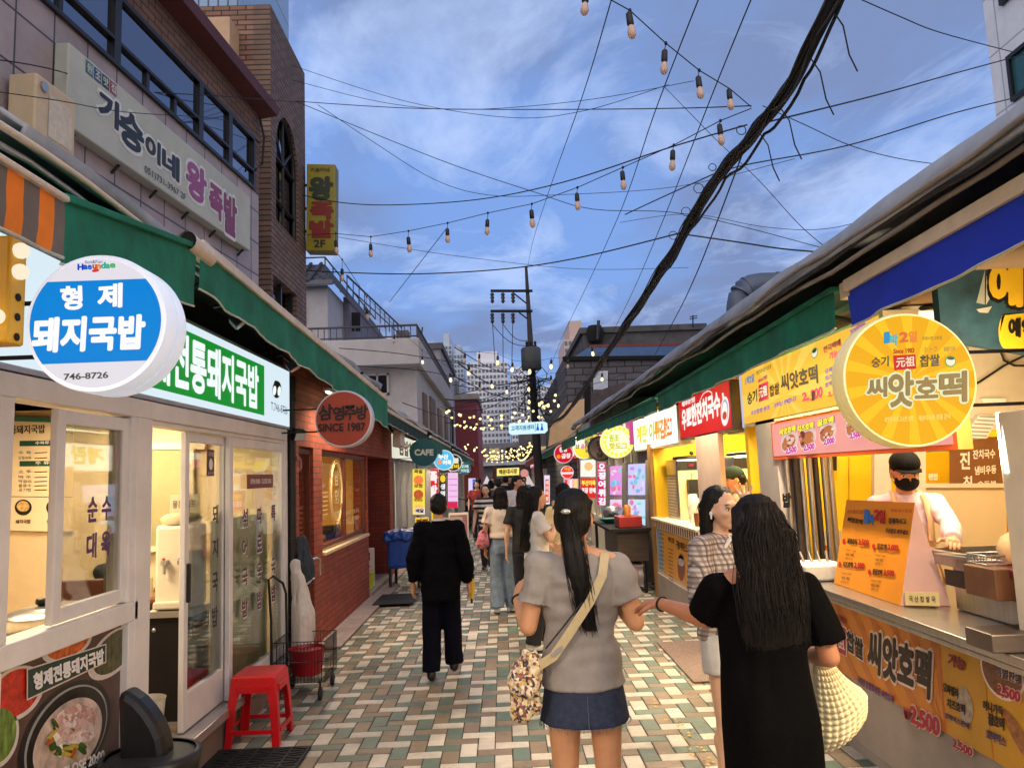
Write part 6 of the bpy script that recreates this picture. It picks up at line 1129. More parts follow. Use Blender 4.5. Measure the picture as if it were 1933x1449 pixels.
               # utility pole
up = thing('utility_pole', 'leaning dark utility pole with two crossarms and a transformer', 'pole', onY(1022, 960, 30)); P30 = PY(30.0)
b = MB(); b.tube([P30.p(1022, 975), P30.p(1008, 760), P30.p(1001, 640), P30.p(993, 503)], [.18, .15, .11, .055], mat('pole_concrete', S(58, 52, 52), .8, var=.2), 12); b.build('shaft', up)
for y in (550, 588): b = MB(); P30.slab(b, [(926, y - 2), (1005, y - 2), (1005, y + 2), (926, y + 2)], .12, M_dark, off=.15); b.build('crossarm', up)
b = MB(); b.tube([P30.p(968, 552), P30.p(998, 576)], .03, M_dark, 5); b.tube([P30.p(980, 590), P30.p(1000, 605)], .03, M_dark, 5); b.build('brace', up)
for x in (929, 949, 968):
 for y in (554, 592): b = MB(); q = P30.p(x, y, .12); b.lathe([(.05, 0), (.09, -.08), (.05, -.12), (.09, -.2), (.05, -.26), (.08, -.34), (.03, -.42)], q, mat('insulator', S(40, 34, 36), .3), 10); b.build('insulator', up)
q = P30.p(1003, 700, .3); b = MB(); b.lathe([(.36, 0), (.39, .05), (.39, .82), (.34, .88), (.05, .9)], q, mat('transformer_grey', S(62, 64, 66), .6, var=.2), 20); b.build('transformer', up)
for dx in (-.15, .0, .18): b = MB(); b.lathe([(.04, .88), (.07, .95), (.04, 1.0), (.06, 1.08), (.02, 1.14)], q + V((dx, 0, 0)), M_dark, 8); b.build('bushing', up)
b = MB(); random.seed(9)
for k in range(30):
 a = P30.p(1002 + random.uniform(-14, 14), 712 + random.uniform(-6, 60), .35); pts = [a]
 for j in range(5): pts.append(pts[-1] + V((random.uniform(-.35, .35), random.uniform(-.2, .2), random.uniform(-.35, .3))))
 b.tube(pts, .018, M_wire, 4)
b.build('cable_tangle', up)
b = MB(); random.seed(2)
for x0, y0, x1, y1 in ((929, 600, 935, 690), (949, 600, 950, 705), (968, 600, 966, 690), (949, 612, 996, 645), (929, 612, 990, 655)):
 A, B = P30.p(x0, y0, .1), P30.p(x1, y1, .3); b.tube([A.lerp(B, k / 6) + V((0, 0, -.25 * math.sin(math.pi * k / 6) if x1 > 980 else 0)) for k in range(7)], .014, M_wire, 4)
b.build('dropper_wire', up)
               # overhead wires
def wire(label, pts, r=.005, sm=6, name='overhead_wire'):
 P = [onY(*p) for p in pts]; out = []
 for i in range(len(P) - 1):
  p0, p1, p2, p3 = P[max(i - 1, 0)], P[i], P[i + 1], P[min(i + 2, len(P) - 1)]
  for k in range(sm):
   u = k / sm; out.append(.5 * ((2 * p1) + (p2 - p0) * u + (2 * p0 - 5 * p1 + 4 * p2 - p3) * u * u + (3 * p1 - p0 - 3 * p2 + p3) * u ** 3))
 out.append(P[-1]); b = MB(); b.tube(out, r, M_wire, 5); return tag(b.build(name), label, 'wire', 'overhead wires')
wire('wire from the arched window brickwork to the thick cable bundle, highest of the level wires', [(540, 190, 9.6), (760, 204, 8.6), (1000, 207, 7.6), (1260, 205, 6.4), (1418, 200, 5.6)], .005)
wire('thin wire dipping between the brick building top and the sky above the bulbs', [(540, 120, 9.4), (760, 190, 9), (960, 222, 8.5), (1100, 210, 8), (1262, 160, 7.4)], .0035)
wire('thin wire just above the dipping one', [(540, 148, 9.4), (720, 193, 9), (880, 207, 8.6), (1100, 190, 8), (1310, 153, 7.4)], .0035)
wire('long wire slanting down from the brick building across the bulb string', [(545, 186, 9.6), (825, 300, 9.6), (1010, 363, 9.6), (1120, 395, 9.6), (1300, 405, 9.6), (1560, 470, 9.6)], .005)
wire('wire with a small loop below the slanting one', [(600, 198, 9.8), (700, 265, 9.8), (818, 338, 9.8), (920, 368, 9.8), (1050, 368, 9.8), (1280, 352, 9.8), (1500, 300, 9)], .004)
wire('sagging black wire over the blade sign to the cable bundle', [(560, 366, 9.9), (640, 382, 9.4), (740, 387, 8.9), (900, 377, 8), (1060, 345, 7), (1260, 280, 5.9), (1410, 236, 5.2)], .006)
wire('faint wire below the bulb string', [(630, 446, 10.5), (760, 468, 11), (900, 488, 11.5), (1100, 508, 12), (1300, 505, 12.5)], .004)
wire('thick black wire crossing above the utility pole', [(560, 509, 10), (640, 514, 10), (790, 517, 9.7), (960, 507, 9.2), (1100, 485, 8.6), (1284, 440, 7.4)], .008)
wire('thick black wire from the cable bundle to the right roof', [(1290, 442, 7.2), (1400, 458, 6.6), (1480, 470, 6.3), (1590, 479, 6)], .007)
wire('upper of the two wires rising to the grey office building', [(1418, 238, 5.2), (1650, 181, 6.5), (1790, 142, 7.8), (1945, 100, 9)], .007)
wire('lower of the two wires rising to the grey office building', [(1180, 405, 9), (1300, 350, 8), (1392, 315, 7.5), (1599, 275, 7.5), (1800, 214, 8.2), (1945, 178, 9)], .007)
wire('wire at the top right running behind the office building corner', [(1600, -12, 7), (1700, 32, 7.5), (1776, 62, 8), (1910, 98, 9.5)], .006)
wire('thin wire drooping to the right tarpaulin roof', [(1440, 200, 6), (1520, 236, 6.4), (1606, 275, 6.8), (1700, 300, 7), (1810, 315, 7)], .004)
wire('steep wire left of the cable bundle running down to the pole', [(1330, -30, 4.5), (1235, 215, 6.6), (1175, 390, 9.5), (1110, 535, 14), (1060, 640, 20), (1022, 735, 30)], .005)
wire('steep wire nearest the cable bundle on its left', [(1430, -30, 4.5), (1340, 190, 6), (1250, 420, 9), (1190, 560, 14), (1150, 640, 20)], .005)
wire('steep wire from the frame top to the pole head', [(1160, -20, 6), (1100, 180, 9), (1040, 350, 14), (1006, 455, 22), (996, 505, 30)], .006)
wire('wire hanging from the cable bundle down past the tarpaulin', [(1410, 268, 5.2), (1342, 449, 7), (1311, 525, 8), (1280, 590, 10), (1236, 670, 14)], .006)
wire('diagonal wire left of the grey duct', [(1255, 165, 8), (1350, 262, 7.6), (1430, 338, 7), (1510, 425, 6.6), (1575, 480, 6.2)], .0035)
wire('wire curving low above the right roof', [(1170, 420, 10), (1300, 404, 9.5), (1440, 428, 8.5), (1560, 432, 7.6), (1680, 400, 7)], .0035)
wire('short diagonal wire above the white house', [(735, 570, 17), (788, 502, 15), (843, 431, 13)], .007)
wire('wire from the tiled building eaves across its ribbon windows', [(-30, 110, 4.0), (85, 128, 4.4), (250, 170, 5.6), (420, 182, 6.6), (560, 193, 8)], .004)
wire('wire across the wall sign panel', [(-30, 170, 3.9), (110, 190, 4.3), (240, 212, 5.2), (430, 228, 6.8), (505, 262, 7.9)], .003)
wire('low wire across the white house front', [(640, 657, 14), (760, 668, 15), (900, 690, 18), (1010, 700, 28)], .008)
wire('low wire along the white house parapet to the pole', [(660, 690, 12), (800, 700, 14), (900, 720, 20), (1005, 735, 30)], .008)
wire('wire from the white house corner to the far bulbs', [(760, 760, 16), (850, 790, 22), (930, 800, 26), (1008, 770, 30)], .01)
wire('wire rising from the street bulbs to the pole tangle', [(858, 745, 18), (930, 730, 24), (1005, 715, 30)], .012)
wire('second wire rising to the pole tangle', [(850, 770, 20), (940, 745, 26), (1006, 725, 30)], .012)
wire('wire over the grey brick building', [(1090, 735, 20), (1200, 700, 15), (1300, 680, 10), (1390, 640, 8)], .006)
random.seed(21)
for k in range(9):
 x0, y0 = random.uniform(835, 872), random.uniform(650, 800); y1 = random.uniform(700, 765)
 wire('slack black wire strung from the left eaves to the tangle on the pole', [(x0, y0, random.uniform(16, 22)), (lerp(x0, 1005, .5), lerp(y0, y1, .5) + random.uniform(6, 26), 25), (1005 + random.uniform(-6, 12), y1, 29.8)], random.uniform(.01, .018))
for k in range(6):
 y1 = random.uniform(700, 760); wire('slack black wire strung from the pole tangle to the grey brick building', [(1006, y1, 29.8), (1050, y1 + random.uniform(0, 20), 26), (random.uniform(1085, 1110), random.uniform(690, 745), 22.4)], random.uniform(.01, .016))
cb = MB(); random.seed(14); path = [(1600, -60, 3.0), (1500, 150, 3.55), (1420, 258, 4.15), (1345, 352, 4.9), (1277, 468, 5.9), (1208, 575, 7.5), (1148, 664, 9.8), (1100, 738, 13.2), (1058, 790, 18), (1030, 790, 24), (1012, 750, 30)]
PP_ = [onY(*p) for p in path]; sp = []
for i in range(len(PP_) - 1):
 p0, p1, p2, p3 = PP_[max(i - 1, 0)], PP_[i], PP_[i + 1], PP_[min(i + 2, len(PP_) - 1)]
 for k in range(8): u = k / 8; sp.append(.5 * ((2 * p1) + (p2 - p0) * u + (2 * p0 - 5 * p1 + 4 * p2 - p3) * u * u + (3 * p1 - p0 - 3 * p2 + p3) * u ** 3))
sp.append(PP_[-1])
for k in range(26):
 ph, rad = random.uniform(0, 6.28), random.uniform(.0, .046); tw = random.uniform(-.5, .5); r_ = random.choice([.005, .007, .009, .012]); loose = random.random() < .15
 cb.tube([p + V((math.cos(ph + tw * i * .2) * rad * (1 + .25 * math.sin(i * .9 + ph)), 0, math.sin(ph + tw * i * .2) * rad * (1 + .25 * math.sin(i * 1.3 + k)) - (.05 * abs(math.sin(i * .45 + k)) if loose else 0))) for i, p in enumerate(sp)], r_, M_wire if k % 4 else mat('cable_grey', S(60, 58, 58), .6), 5)
for i in range(4, len(sp) - 4, 3):
 if random.random() < .3:
  p = sp[i]; a = random.uniform(.02, .04); cb.tube([p + V((math.cos(t_ * .7) * a - .06, 0, math.sin(t_ * .7) * a + .04)) for t_ in range(10)], .003, M_wire, 4)
for i in (3, 6, 11, 15): p = sp[i]; cb.tube([p, p + V((.06, .02, -.08)), p + V((.09, .05, -.2)), p + V((.12, .05, -.28))], .004, M_wire, 4)
tag(cb.build('cable_bundle', loc=(1.3, 6, 3.3)), 'thick black bundle of tangled cables slanting from the top edge to the pole', 'cables')
               # bulb strings
M_sock = mat('bulb_socket', S(20, 20, 22), .5); M_frost = mat('frosted_bulb', S(206, 176, 158), .25, var=.05)
GW = glow(255, 222, 150, 2.4)
def bulb_mesh(on, r=.027, far=False):
 b = MB()
 if far: b.lathe([(.012, 0), (.016, -.03)], (0, 0, 0), M_sock, 6); b.ball((0, 0, -.055), .034, .034, .034, GW if on else M_frost, 10, 7); return b
 b.lathe([(.012, 0), (.02, -.01), (.022, -.075), (.016, -.085)], (0, 0, 0), M_sock, 10)
 b.lathe([(.014, -.085), (r * .8, -.105), (r, -.13), (r * .9, -.15), (r * .5, -.166), (.003, -.17)], (0, 0, 0), GW if on else M_frost, 14); return b
protos = {}
def string(label, bulbs, wire_pts, lits, group='festoon bulb strings over the street', r=.004, drop=True):
 t = thing('string_light', label, 'string lights', wire_pts[0], group)
 b = MB(); b.tube(wire_pts, r, M_wire, 5)
 for (w_, top) in bulbs:
  if (w_ - top).length > .01: b.tube([w_, top], .003, M_wire, 4); b.ball(w_, .012, .012, .015, M_wire, 6, 4)
 b.build('cable', t)
 for (w_, top), on in zip(bulbs, lits):
  k = on
  k = (on, top.y > 24)
  if k not in protos: protos[k] = bulb_mesh(on, far=k[1]).build('bulb', None, loc=(0, 0, 0)); o = protos[k]
  else: o = protos[k].copy(); COL.objects.link(o)
  o.parent = t; o.location = top - V(t.location); s_ = rnd.uniform(.95, 1.08) * (1.4 if top.y > 17 else 1); o.scale = (s_, s_, s_); o.rotation_euler = (rnd.uniform(-.12, .12), rnd.uniform(-.12, .12), 0)
def pxstring(label, lst, lits, ext0=None, ext1=None):
 bs_ = []
 for x, yw, yb, Y in lst: w_ = onY(x, yw, Y); top = onY(x, yb, Y) + V((0, 0, .13)); top = V((top.x, top.y, min(top.z, w_.z))); bs_.append((w_, top))
 wp_ = ([onY(*ext0)] if ext0 else []) + [a for a, _ in bs_] + ([onY(*ext1)] if ext1 else [])
 string(label, bs_, wp_, lits)
L1 = [(634, 441, 473), (700, 447, 480), (771, 436, 468), (845, 421, 453), (921, 402, 437), (1004, 385, 420), (1090, 354, 390), (1176, 316, 350), (1272, 274, 312), (1360, 228, 265)]
pxstring('unlit bulb string from the blade sign to the cable bundle', [(x, a, c, lerp(9.4, 5.6, i / 9)) for i, (x, a, c) in enumerate(L1)], [False] * 10, (575, 443, 9.9), (1418, 205, 5.3))
L2 = [(1108, -25, 21), (1189, 20, 60), (1257, 82, 129), (1320, 133, 178), (1378, 168, 200)]
pxstring('unlit bulb string dropping from the top edge to the cable bundle', [(x, a, c, lerp(4.3, 5.3, i / 4)) for i, (x, a, c) in enumerate(L2)], [False] * 5, (1030, -60, 4.0), (1418, 202, 5.3))
L3 = [(646, 490, 526), (692, 560, 598), (745, 615, 645), (797, 660, 684), (850, 695, 714)]
pxstring('bulb string running away above the green awning edge on the left', [(x, a, c, lerp(9.6, 19, (i / 4) ** 1.4)) for i, (x, a, c) in enumerate(L3)], [False, False, False, True, True], (630, 470, 9.4), (880, 712, 22))
L4 = [(878, 664, 677, 18), (905, 664, 678, 18.2), (940, 668, 681, 18.5), (968, 680, 694, 18.8), (1001, 684, 697, 19), (1041, 676, 688, 19.2), (1073, 674, 688, 19.4), (1118, 650, 664, 19.6)]
pxstring('bulb string sagging in front of the transformer', L4, [False, False, True, True, True, True, False, True], (858, 650, 17.8), (1160, 632, 19.8))
L5 = [(886, 686, 699, 19), (905, 716, 731, 20), (928, 712, 726, 21), (956, 722, 737, 22), (998, 716, 731, 23), (1040, 704, 717, 22), (1137, 700, 713, 21)]
pxstring('bulb string zigzagging below the transformer', L5, [True, False, True, True, True, False, True], (866, 674, 18), (1180, 680, 20))
L6 = [(998, 742, 755, 23), (1018, 746, 760, 23), (1036, 748, 762, 23), (1055, 749, 763, 23), (1073, 750, 764, 23), (1087, 744, 757, 23)]
pxstring('row of six lit bulbs left of the cream corner wall', L6, [True] * 6, (980, 735, 23), (1100, 740, 23))
rnd.seed(12)
for k in range(19):
 Y = (25.5, 27, 28.2, 31, 32.5, 34)[k] if k < 6 else 38 + (k - 6) * 1.7; zL, zR = (rnd.uniform(3.9, 4.3), rnd.uniform(4.1, 4.8)) if k < 6 else (rnd.uniform(3.2, 3.7), rnd.uniform(3.3, 3.9)); sag = rnd.uniform(.3, .6); nb = rnd.choice((9, 10, 11)); dy = rnd.uniform(-.8, .8); bs_ = []
 def pt(u): return V((-2.0 + 4.1 * u, Y + dy * (u - .5), zL + (zR - zL) * u - sag * 4 * u * (1 - u)))
 for i in range(nb): w_ = pt((i + .5) / nb); bs_.append((w_, w_ - V((0, 0, .04))))
 lb = '%s lit bulb string across the street counted from the near end' % ordn[k] if k < 4 else 'lit bulb string in the glowing cluster down the street'
 string(lb, bs_, [pt(i / 14) for i in range(15)], [True] * nb, r=.006)
bs_ = []
def pt(u): return V((1.55 - .25 * u, 30 + 30 * u, 3.6 - .6 * u - .5 * math.sin(math.pi * u)))
for i in range(20): w_ = pt((i + .5) / 20); bs_.append((w_, w_ - V((0, 0, .03))))
string('lit bulb string hanging lengthwise along the right side', bs_, [pt(i / 20) for i in range(21)], [True] * 20)
def tube_lamp(label, x, y0, y1, z, watts, sgn, col=(1, .8, .52)):
 t = thing('tube_lamp', label, 'lamp', (x, (y0 + y1) / 2, z), 'tube lamps under the awnings'); b = MB(); b.box((x - .03, y0, z), (x + .03, y1, z + .03), M_white); b.build('housing', t)
 b = MB(); b.tube([(x, y0 + .02, z - .015), (x, y1 - .02, z - .015)], .014, glow(255, 240, 206, 2.5), 8); b.build('tube', t)
 la = bpy.data.lights.new('tube_light', 'AREA'); la.shape = 'RECTANGLE'; la.size = .08; la.size_y = y1 - y0; la.energy = watts; la.color = col; la.spread = R(150)
 o = bpy.data.objects.new('tube_light', la); COL.objects.link(o); o.parent = t; o.location = (0, 0, -.04); o.rotation_euler = (0, R(-18) * sgn * -1, 0)
for l_, x, y0, y1, z, w_, s_ in (('tube lamp hidden above the pancake sign', 1.9, 4.4, 6.0, 2.64, 34, 1), ('tube lamp hidden above the red noodle sign', 1.9, 7.2, 8.6, 2.6, 32, 1), ('tube lamp hidden above the white snack sign', 1.9, 9.4, 11.6, 2.6, 44, 1), ('tube lamp over the picture window', 1.9, 13, 15, 2.62, 30, 1), ('tube lamp over the red panels', 1.9, 17, 19.5, 2.62, 34, 1), ('tube lamp far down the right side', 1.9, 24, 28, 2.62, 50, 1), ('tube lamp under the awning by the rust red sign', -1.85, 8.2, 9.6, 2.72, 24, -1), ('tube lamp under the awning by the cafe sign', -1.85, 15, 17, 2.66, 26, -1), ('tube lamp over the lit menu panels on the left', -1.85, 20, 23, 2.6, 36, -1), ('tube lamp far down the left side', -1.85, 30, 34, 2.6, 50, -1)): tube_lamp(l_, x, y0, y1, z, w_, s_)
               # people
def skinmat(n, c): return mat(n, S(*c), .5, var=.1, vs=9, bump=.05, bs=120, spec=.4)
SK1, SK2, SK3 = skinmat('skin_warm', (206, 150, 112)), skinmat('skin_fair', (222, 176, 146)), skinmat('skin_tan', (184, 124, 92))
HAIR = mat('black_hair', S(17, 14, 14), .55, var=.5, vs=30, stretch=(1, 1, .08), bump=.6, bs=140, spec=.25)
HAIR2 = mat('dark_brown_hair', S(19, 13, 13), .6, var=.5, vs=30, stretch=(1, 1, .08), bump=.6, bs=140, spec=.25)
def cloth(n, c, var=.12, vs=10, bump=.25, bs=220, rough=.85): return mat(n, S(*c), rough, var=var, vs=vs, bump=bump, bs=bs, spec=.2)
def axes_of(d):
 d = d.normalized(); a = V((0, 0, 1)) if abs(d.z) < .9 else V((0, 1, 0)); u = d.cross(a).normalized(); return u, d.cross(u)
def capsule(b, p0, p1, r0, r1, m=None, n=12, e0=True, e1=True, flat=1.0):
 p0, p1 = V(p0), V(p1); d = (p1 - p0)
 if d.length < 1e-5: d = V((0, 0, 1e-4))
 dn = d.normalized(); u, v = axes_of(d); rings = []
 if e0: rings += [b.ring(p0 - dn * r0 * math.sin(a), u * r0 * math.cos(a), v * r0 * math.cos(a) * flat, n) for a in (1.45, 1.0, .5)]
 rings += [b.ring(p0.lerp(p1, t), u * lerp(r0, r1, t), v * lerp(r0, r1, t) * flat, n) for t in (0, .5, 1)]
 if e1: rings += [b.ring(p1 + dn * r1 * math.sin(a), u * r1 * math.cos(a), v * r1 * math.cos(a) * flat, n) for a in (.5, 1.0, 1.45)]
 b.loft(rings, m or M_black)
def ellip(b, c, r, M=None, n=16, k=10):
 t = MB(); t.ball((0, 0, 0), *r, M_black, n, k); c = V(c)
 b.add([c + ((M @ p) if M else p) for p in t.v], t.f, M_black, True)
def eloft(b, rows, n=28, wob=0.0, kf=7, ph=0.0):
 rings = []
 for i, (z, rx, ry, cx, cy) in enumerate(rows):
  f = i / max(1, len(rows) - 1)
  rings.append([V((cx + rx * math.cos(a) * (1 + wob * f * math.sin(kf * a + ph)), cy + ry * math.sin(a) * (1 + wob * f * math.sin(kf * a + ph)), z)) for a in (2 * math.pi * j / n for j in range(n))])
 b.loft(rings, M_black)
def remesh(b, vox, sm=3, fold=0.0, fs=(7, 7, 3), seed=0.0, fac=.5):
 me = bpy.data.meshes.new('tmp'); me.from_pydata(b.v, [], b.f); o = bpy.data.objects.new('tmp', me); COL.objects.link(o)
 r_ = o.modifiers.new('r', 'REMESH'); r_.mode = 'VOXEL'; r_.voxel_size = vox
 if sm: s_ = o.modifiers.new('s', 'SMOOTH'); s_.factor = fac; s_.iterations = sm
 dg = bpy.context.evaluated_depsgraph_get(); me2 = bpy.data.meshes.new_from_object(o.evaluated_get(dg)); bpy.data.objects.remove(o); bpy.data.meshes.remove(me)
 vs_ = [v.co.copy() for v in me2.vertices]; ns = [v.normal.copy() for v in me2.vertices]
 if fold:
  for v, n_ in zip(vs_, ns):
   q = V((v.x * fs[0] + seed, v.y * fs[1], v.z * fs[2])); a = noise.noise(q) + .5 * noise.noise(q * 2.3 + V((3, 1, seed))); v += n_ * fold * (a - .25 * abs(a))
 fs_ = [tuple(p.vertices) for p in me2.polygons]; bpy.data.meshes.remove(me2)
 return vs_, fs_
def hand(b, wrist, d, up, curl=.5, size=1.0, side=1, spread=.0, vox=.0035):
 t = MB(); d = V(d).normalized(); up = V(up); up = (up - d * (up @ d)).normalized(); s = d.cross(up) * side; w = V(wrist); z = size
 for k in range(5): t_ = k / 4; c = w + d * (.012 + .075 * t_) * z; ellip(t, c, (.001 + .021 * z, .001 + .021 * z, .02 * z)); ellip(t, c + s * .018 * z, (.017 * z,) * 3); ellip(t, c - s * .018 * z, (.017 * z,) * 3)
 for k, (off, L_) in enumerate(((.03, .070), (.010, .080), (-.010, .075), (-.029, .058))):
  p = w + (d * .085 + s * off) * z; ang = curl * .55; dd = (d + s * spread * (off / .03)).normalized(); seg = (.45, .32, .23); r_ = (.0094, .0086, .0078, .007)
  for j in range(3):
   a = ang * (j + .6); q = p + (dd * math.cos(a) - up * math.sin(a)) * L_ * seg[j] * z; capsule(t, p, q, r_[j] * z, r_[j + 1] * z, n=8); p = q
 p = w + (d * .025 + s * .03) * z; q = p + (d * .5 + s * .72 - up * .25).normalized() * .04 * z; capsule(t, p, q, .0125 * z, .0105 * z, n=8); capsule(t, q, q + (d * .8 + s * .25 - up * (.3 + .3 * curl)).normalized() * .03 * z, .0105 * z, .0085 * z, n=8)
 vs_, fs_ = remesh(t, vox * z, 1); b.add(vs_, fs_, b.mats[0], True)
class Fig:
 def __init__(s, label, x, y, h, face, z=0.0, group=None, yaw=0.0, pitch=0.0, lean=0.0):
  s.k = h / 1.65; s.t = thing('person', label, 'person', (x, y, z), group); s.t.rotation_euler = (0, 0, face); s.yaw, s.pitch = yaw, pitch
  s.hc = V((0, .02, 1.535)); s.HM = Matrix.Rotation(yaw, 3, 'Z') @ Matrix.Rotation(pitch, 3, 'X')
  s.M = Matrix.Translation(V((x, y, z))) @ Matrix.Rotation(face, 4, 'Z'); s.lean = lean
  s.sh = {-1: V((-.165, -.01, 1.335)), 1: V((.165, -.01, 1.335))}; s.el = {-1: V((-.23, -.03, 1.08)), 1: V((.23, -.03, 1.08))}; s.wr = {-1: V((-.235, .06, .84)), 1: V((.235, .06, .84))}
  s.hip = {-1: V((-.085, 0, .87)), 1: V((.085, 0, .87))}; s.kn = {-1: V((-.09, .015, .47)), 1: V((.09, .015, .47))}; s.an = {-1: V((-.09, -.015, .08)), 1: V((.09, -.015, .08))}
  s.g = 1.0; s.handpose = {-1: None, 1: None}; s.out = {}
 def w(s, p): return s.M @ (V(p) * s.k)
 def loc(s, P): """world point -> local pose point"""; return (s.M.inverted() @ V(P)) / s.k
 def put(s, name, vs_, fs_, m, parent=None, smooth=True):
  me = bpy.data.meshes.new(name); L_ = s.lean
  def ln(p): return V((p.x, p.y + L_ * max(0, p.z - .85), p.z)) if L_ else p
  me.from_pydata([ln(p) * s.k for p in vs_], [], fs_); me.materials.append(m); me.polygons.foreach_set('use_smooth', [smooth] * len(fs_)); me.update()
  o = bpy.data.objects.new(name, me); COL.objects.link(o); o.parent = parent or s.t; return o
 def H(s, p): return s.hc + s.HM @ V(p)
 def body(s, skin, vox=.009, hands=True, feet=True, hv=.0035):
  b = MB(); g = s.g
  eloft(b, [(.78, .12 * g, .085 * g, 0, -.005), (.87, .15 * g, .108 * g, 0, -.012), (.97, .13 * g, .09 * g, 0, 0), (1.06, .118 * g, .085 * g, 0, .005), (1.18, .13 * g, .092 * g, 0, .008), (1.28, .135 * g, .09 * g, 0, 0), (1.35, .11 * g, .07, 0, -.008), (1.4, .06, .05, 0, -.01)])
  for q in (-1, 1):
   capsule(b, (q * .05, -.01, 1.37), s.sh[q], .045, .045); capsule(b, s.sh[q], s.el[q], .046 * g, .037 * g); capsule(b, s.el[q], s.el[q].lerp(s.wr[q], .35), .037 * g, .036 * g); capsule(b, s.el[q].lerp(s.wr[q], .3), s.wr[q], .036 * g, .024)
   capsule(b, s.hip[q], s.kn[q], .082 * g, .053 * g); capsule(b, s.kn[q], s.an[q], .05 * g, .036); c = s.kn[q].lerp(s.an[q], .3) + V((0, -.018, 0)); capsule(b, c, s.kn[q].lerp(s.an[q], .6), .047 * g, .035)
   if feet: a = s.an[q]; capsule(b, a + V((0, -.035, -.045)), a + V((q * .012, .12, -.05)), .032, .026)
  capsule(b, (0, -.012, 1.37), s.H((0, -.02, -.06)), .05, .047)
  E_ = lambda c, r_: ellip(b, s.H(c), r_, s.HM)
  E_((0, -.012, .03), (.074, .09, .088)); E_((0, .022, -.015), (.064, .066, .075)); E_((0, .032, -.062), (.046, .046, .042)); E_((0, .055, -.088), (.026, .022, .02))
  capsule(b, s.H((0, .082, .008)), s.H((0, .1, -.028)), .009, .0135); E_((0, .088, -.032), (.019, .014, .01)); E_((0, .076, -.058), (.025, .016, .012)); E_((0, .078, .026), (.05, .014, .014))
  for q in (-1, 1): E_((q * .036, .064, -.024), (.024, .018, .02)); E_((q * .074, -.012, -.012), (.01, .02, .03))
  vs_, fs_ = remesh(b, vox, 4); o = MB(); o.add(vs_, fs_, skin, True)
  if hands:
   for q in (-1, 1):
    hp = s.handpose[q] or dict(d=(s.wr[q] - s.el[q]), up=V((q, 0, .1)), curl=.6, side=-q)
    hand(o, s.wr[q], hp['d'], hp['up'], hp.get('curl', .6), hp.get('size', .95), hp.get('side', -q), hp.get('spread', 0), vox=hv)
  s.b = s.put('body', o.v, o.f, skin); return s.b
 def top(s, m, hem=.82, sleeve='short', fit=.02, vox=.009, fold=.008, name='shirt', flare=1.0, neck=True, seed=0.0, hemw=None):
  b = MB(); g = s.g; f = fit
  rows = [(hem, (.145 * g + f) * flare, (.108 * g + f) * flare, 0, -.008), (max(hem + .05, .93), .142 * g + f, .1 * g + f, 0, -.004), (1.06, .128 * g + f, .09 * g + f, 0, .004), (1.18, .14 * g + f, .098 * g + f, 0, .008), (1.28, .145 * g + f, .098 * g + f * .8, 0, 0), (1.35, .12 * g + f * .5, .078 + f * .4, 0, -.008), (1.395, .075, .062, 0, -.01)]
  rows = [r_ for r_ in rows if r_[0] >= hem]; eloft(b, rows)
  for q in (-1, 1):
   capsule(b, (q * .06, -.01, 1.36), s.sh[q], .05, .05 * g + f * .5)
   if sleeve == 'short': e = s.sh[q].lerp(s.el[q], .62); capsule(b, s.sh[q], e, .052 * g + f * .6, .056 * g + f, e1=False)
   elif sleeve == 'long': capsule(b, s.sh[q], s.el[q], .052 * g + f * .6, .046 * g + f * .7); capsule(b, s.el[q], s.el[q].lerp(s.wr[q], .93), .046 * g + f * .7, .034 * g + f * .5, e1=False)
  vs_, fs_ = remesh(b, vox, 3, fold, (5, 5, 9), seed=seed); return s.put(name, vs_, fs_, m)
 def trousers(s, m, wk=.075, wa=.07, hemz=.09, vox=.01, fold=.008, name='trousers', shorts=None):
  b = MB(); g = s.g; eloft(b, [(.78, .15 * g, .11 * g, 0, -.008), (.88, .162 * g, .122 * g, 0, -.012), (1.0, .138 * g, .102 * g, 0, 0)])
  for q in (-1, 1):
   a = s.an[q].copy(); a.z = max(a.z - .01, hemz); capsule(b, s.hip[q] - V((0, 0, .02)), s.hip[q].lerp(s.kn[q], .45) if shorts else s.kn[q], .095 * g, wk, e1=not shorts)
   if not shorts: capsule(b, s.kn[q], a, wk, wa, e1=False)
  vs_, fs_ = remesh(b, vox, 3, fold, (9, 9, 5)); return s.put(name, vs_, fs_, m)
 def skirt(s, m, z0, z1, r0, r1, wob=.04, vox=.01, fold=.004, name='skirt', ry=.75, kf=7, mid=None):
  b = MB(); rows = [(z0, r0[0], r0[1], 0, -.01)] + (mid or []) + [(z1, r1[0], r1[1], 0, -.01)]; eloft(b, rows, 48, wob, kf); vs_, fs_ = remesh(b, vox, 2, fold, (10, 10, 2)); return s.put(name, vs_, fs_, m)
 def shoes(s, m, sole=None):
  for q in (-1, 1):
   b = MB(); a = s.an[q]; capsule(b, a + V((0, -.035, -.035)), a + V((0, -.02, .01)), .042, .042); capsule(b, a + V((0, -.035, -.042)), a + V((q * .012, .13, -.048)), .038, .033)
   vs_, fs_ = remesh(b, .009, 2); vs_ = [V((v.x, v.y, max(v.z, a.z - .08))) for v in vs_]; o = s.put('shoe', vs_, fs_, m)
   if sole: b = MB(); capsule(b, a + V((0, -.035, -.07)), a + V((q * .012, .13, -.07)), .041, .035, flat=.3); s.put('sole', b.v, b.f, sole, o)
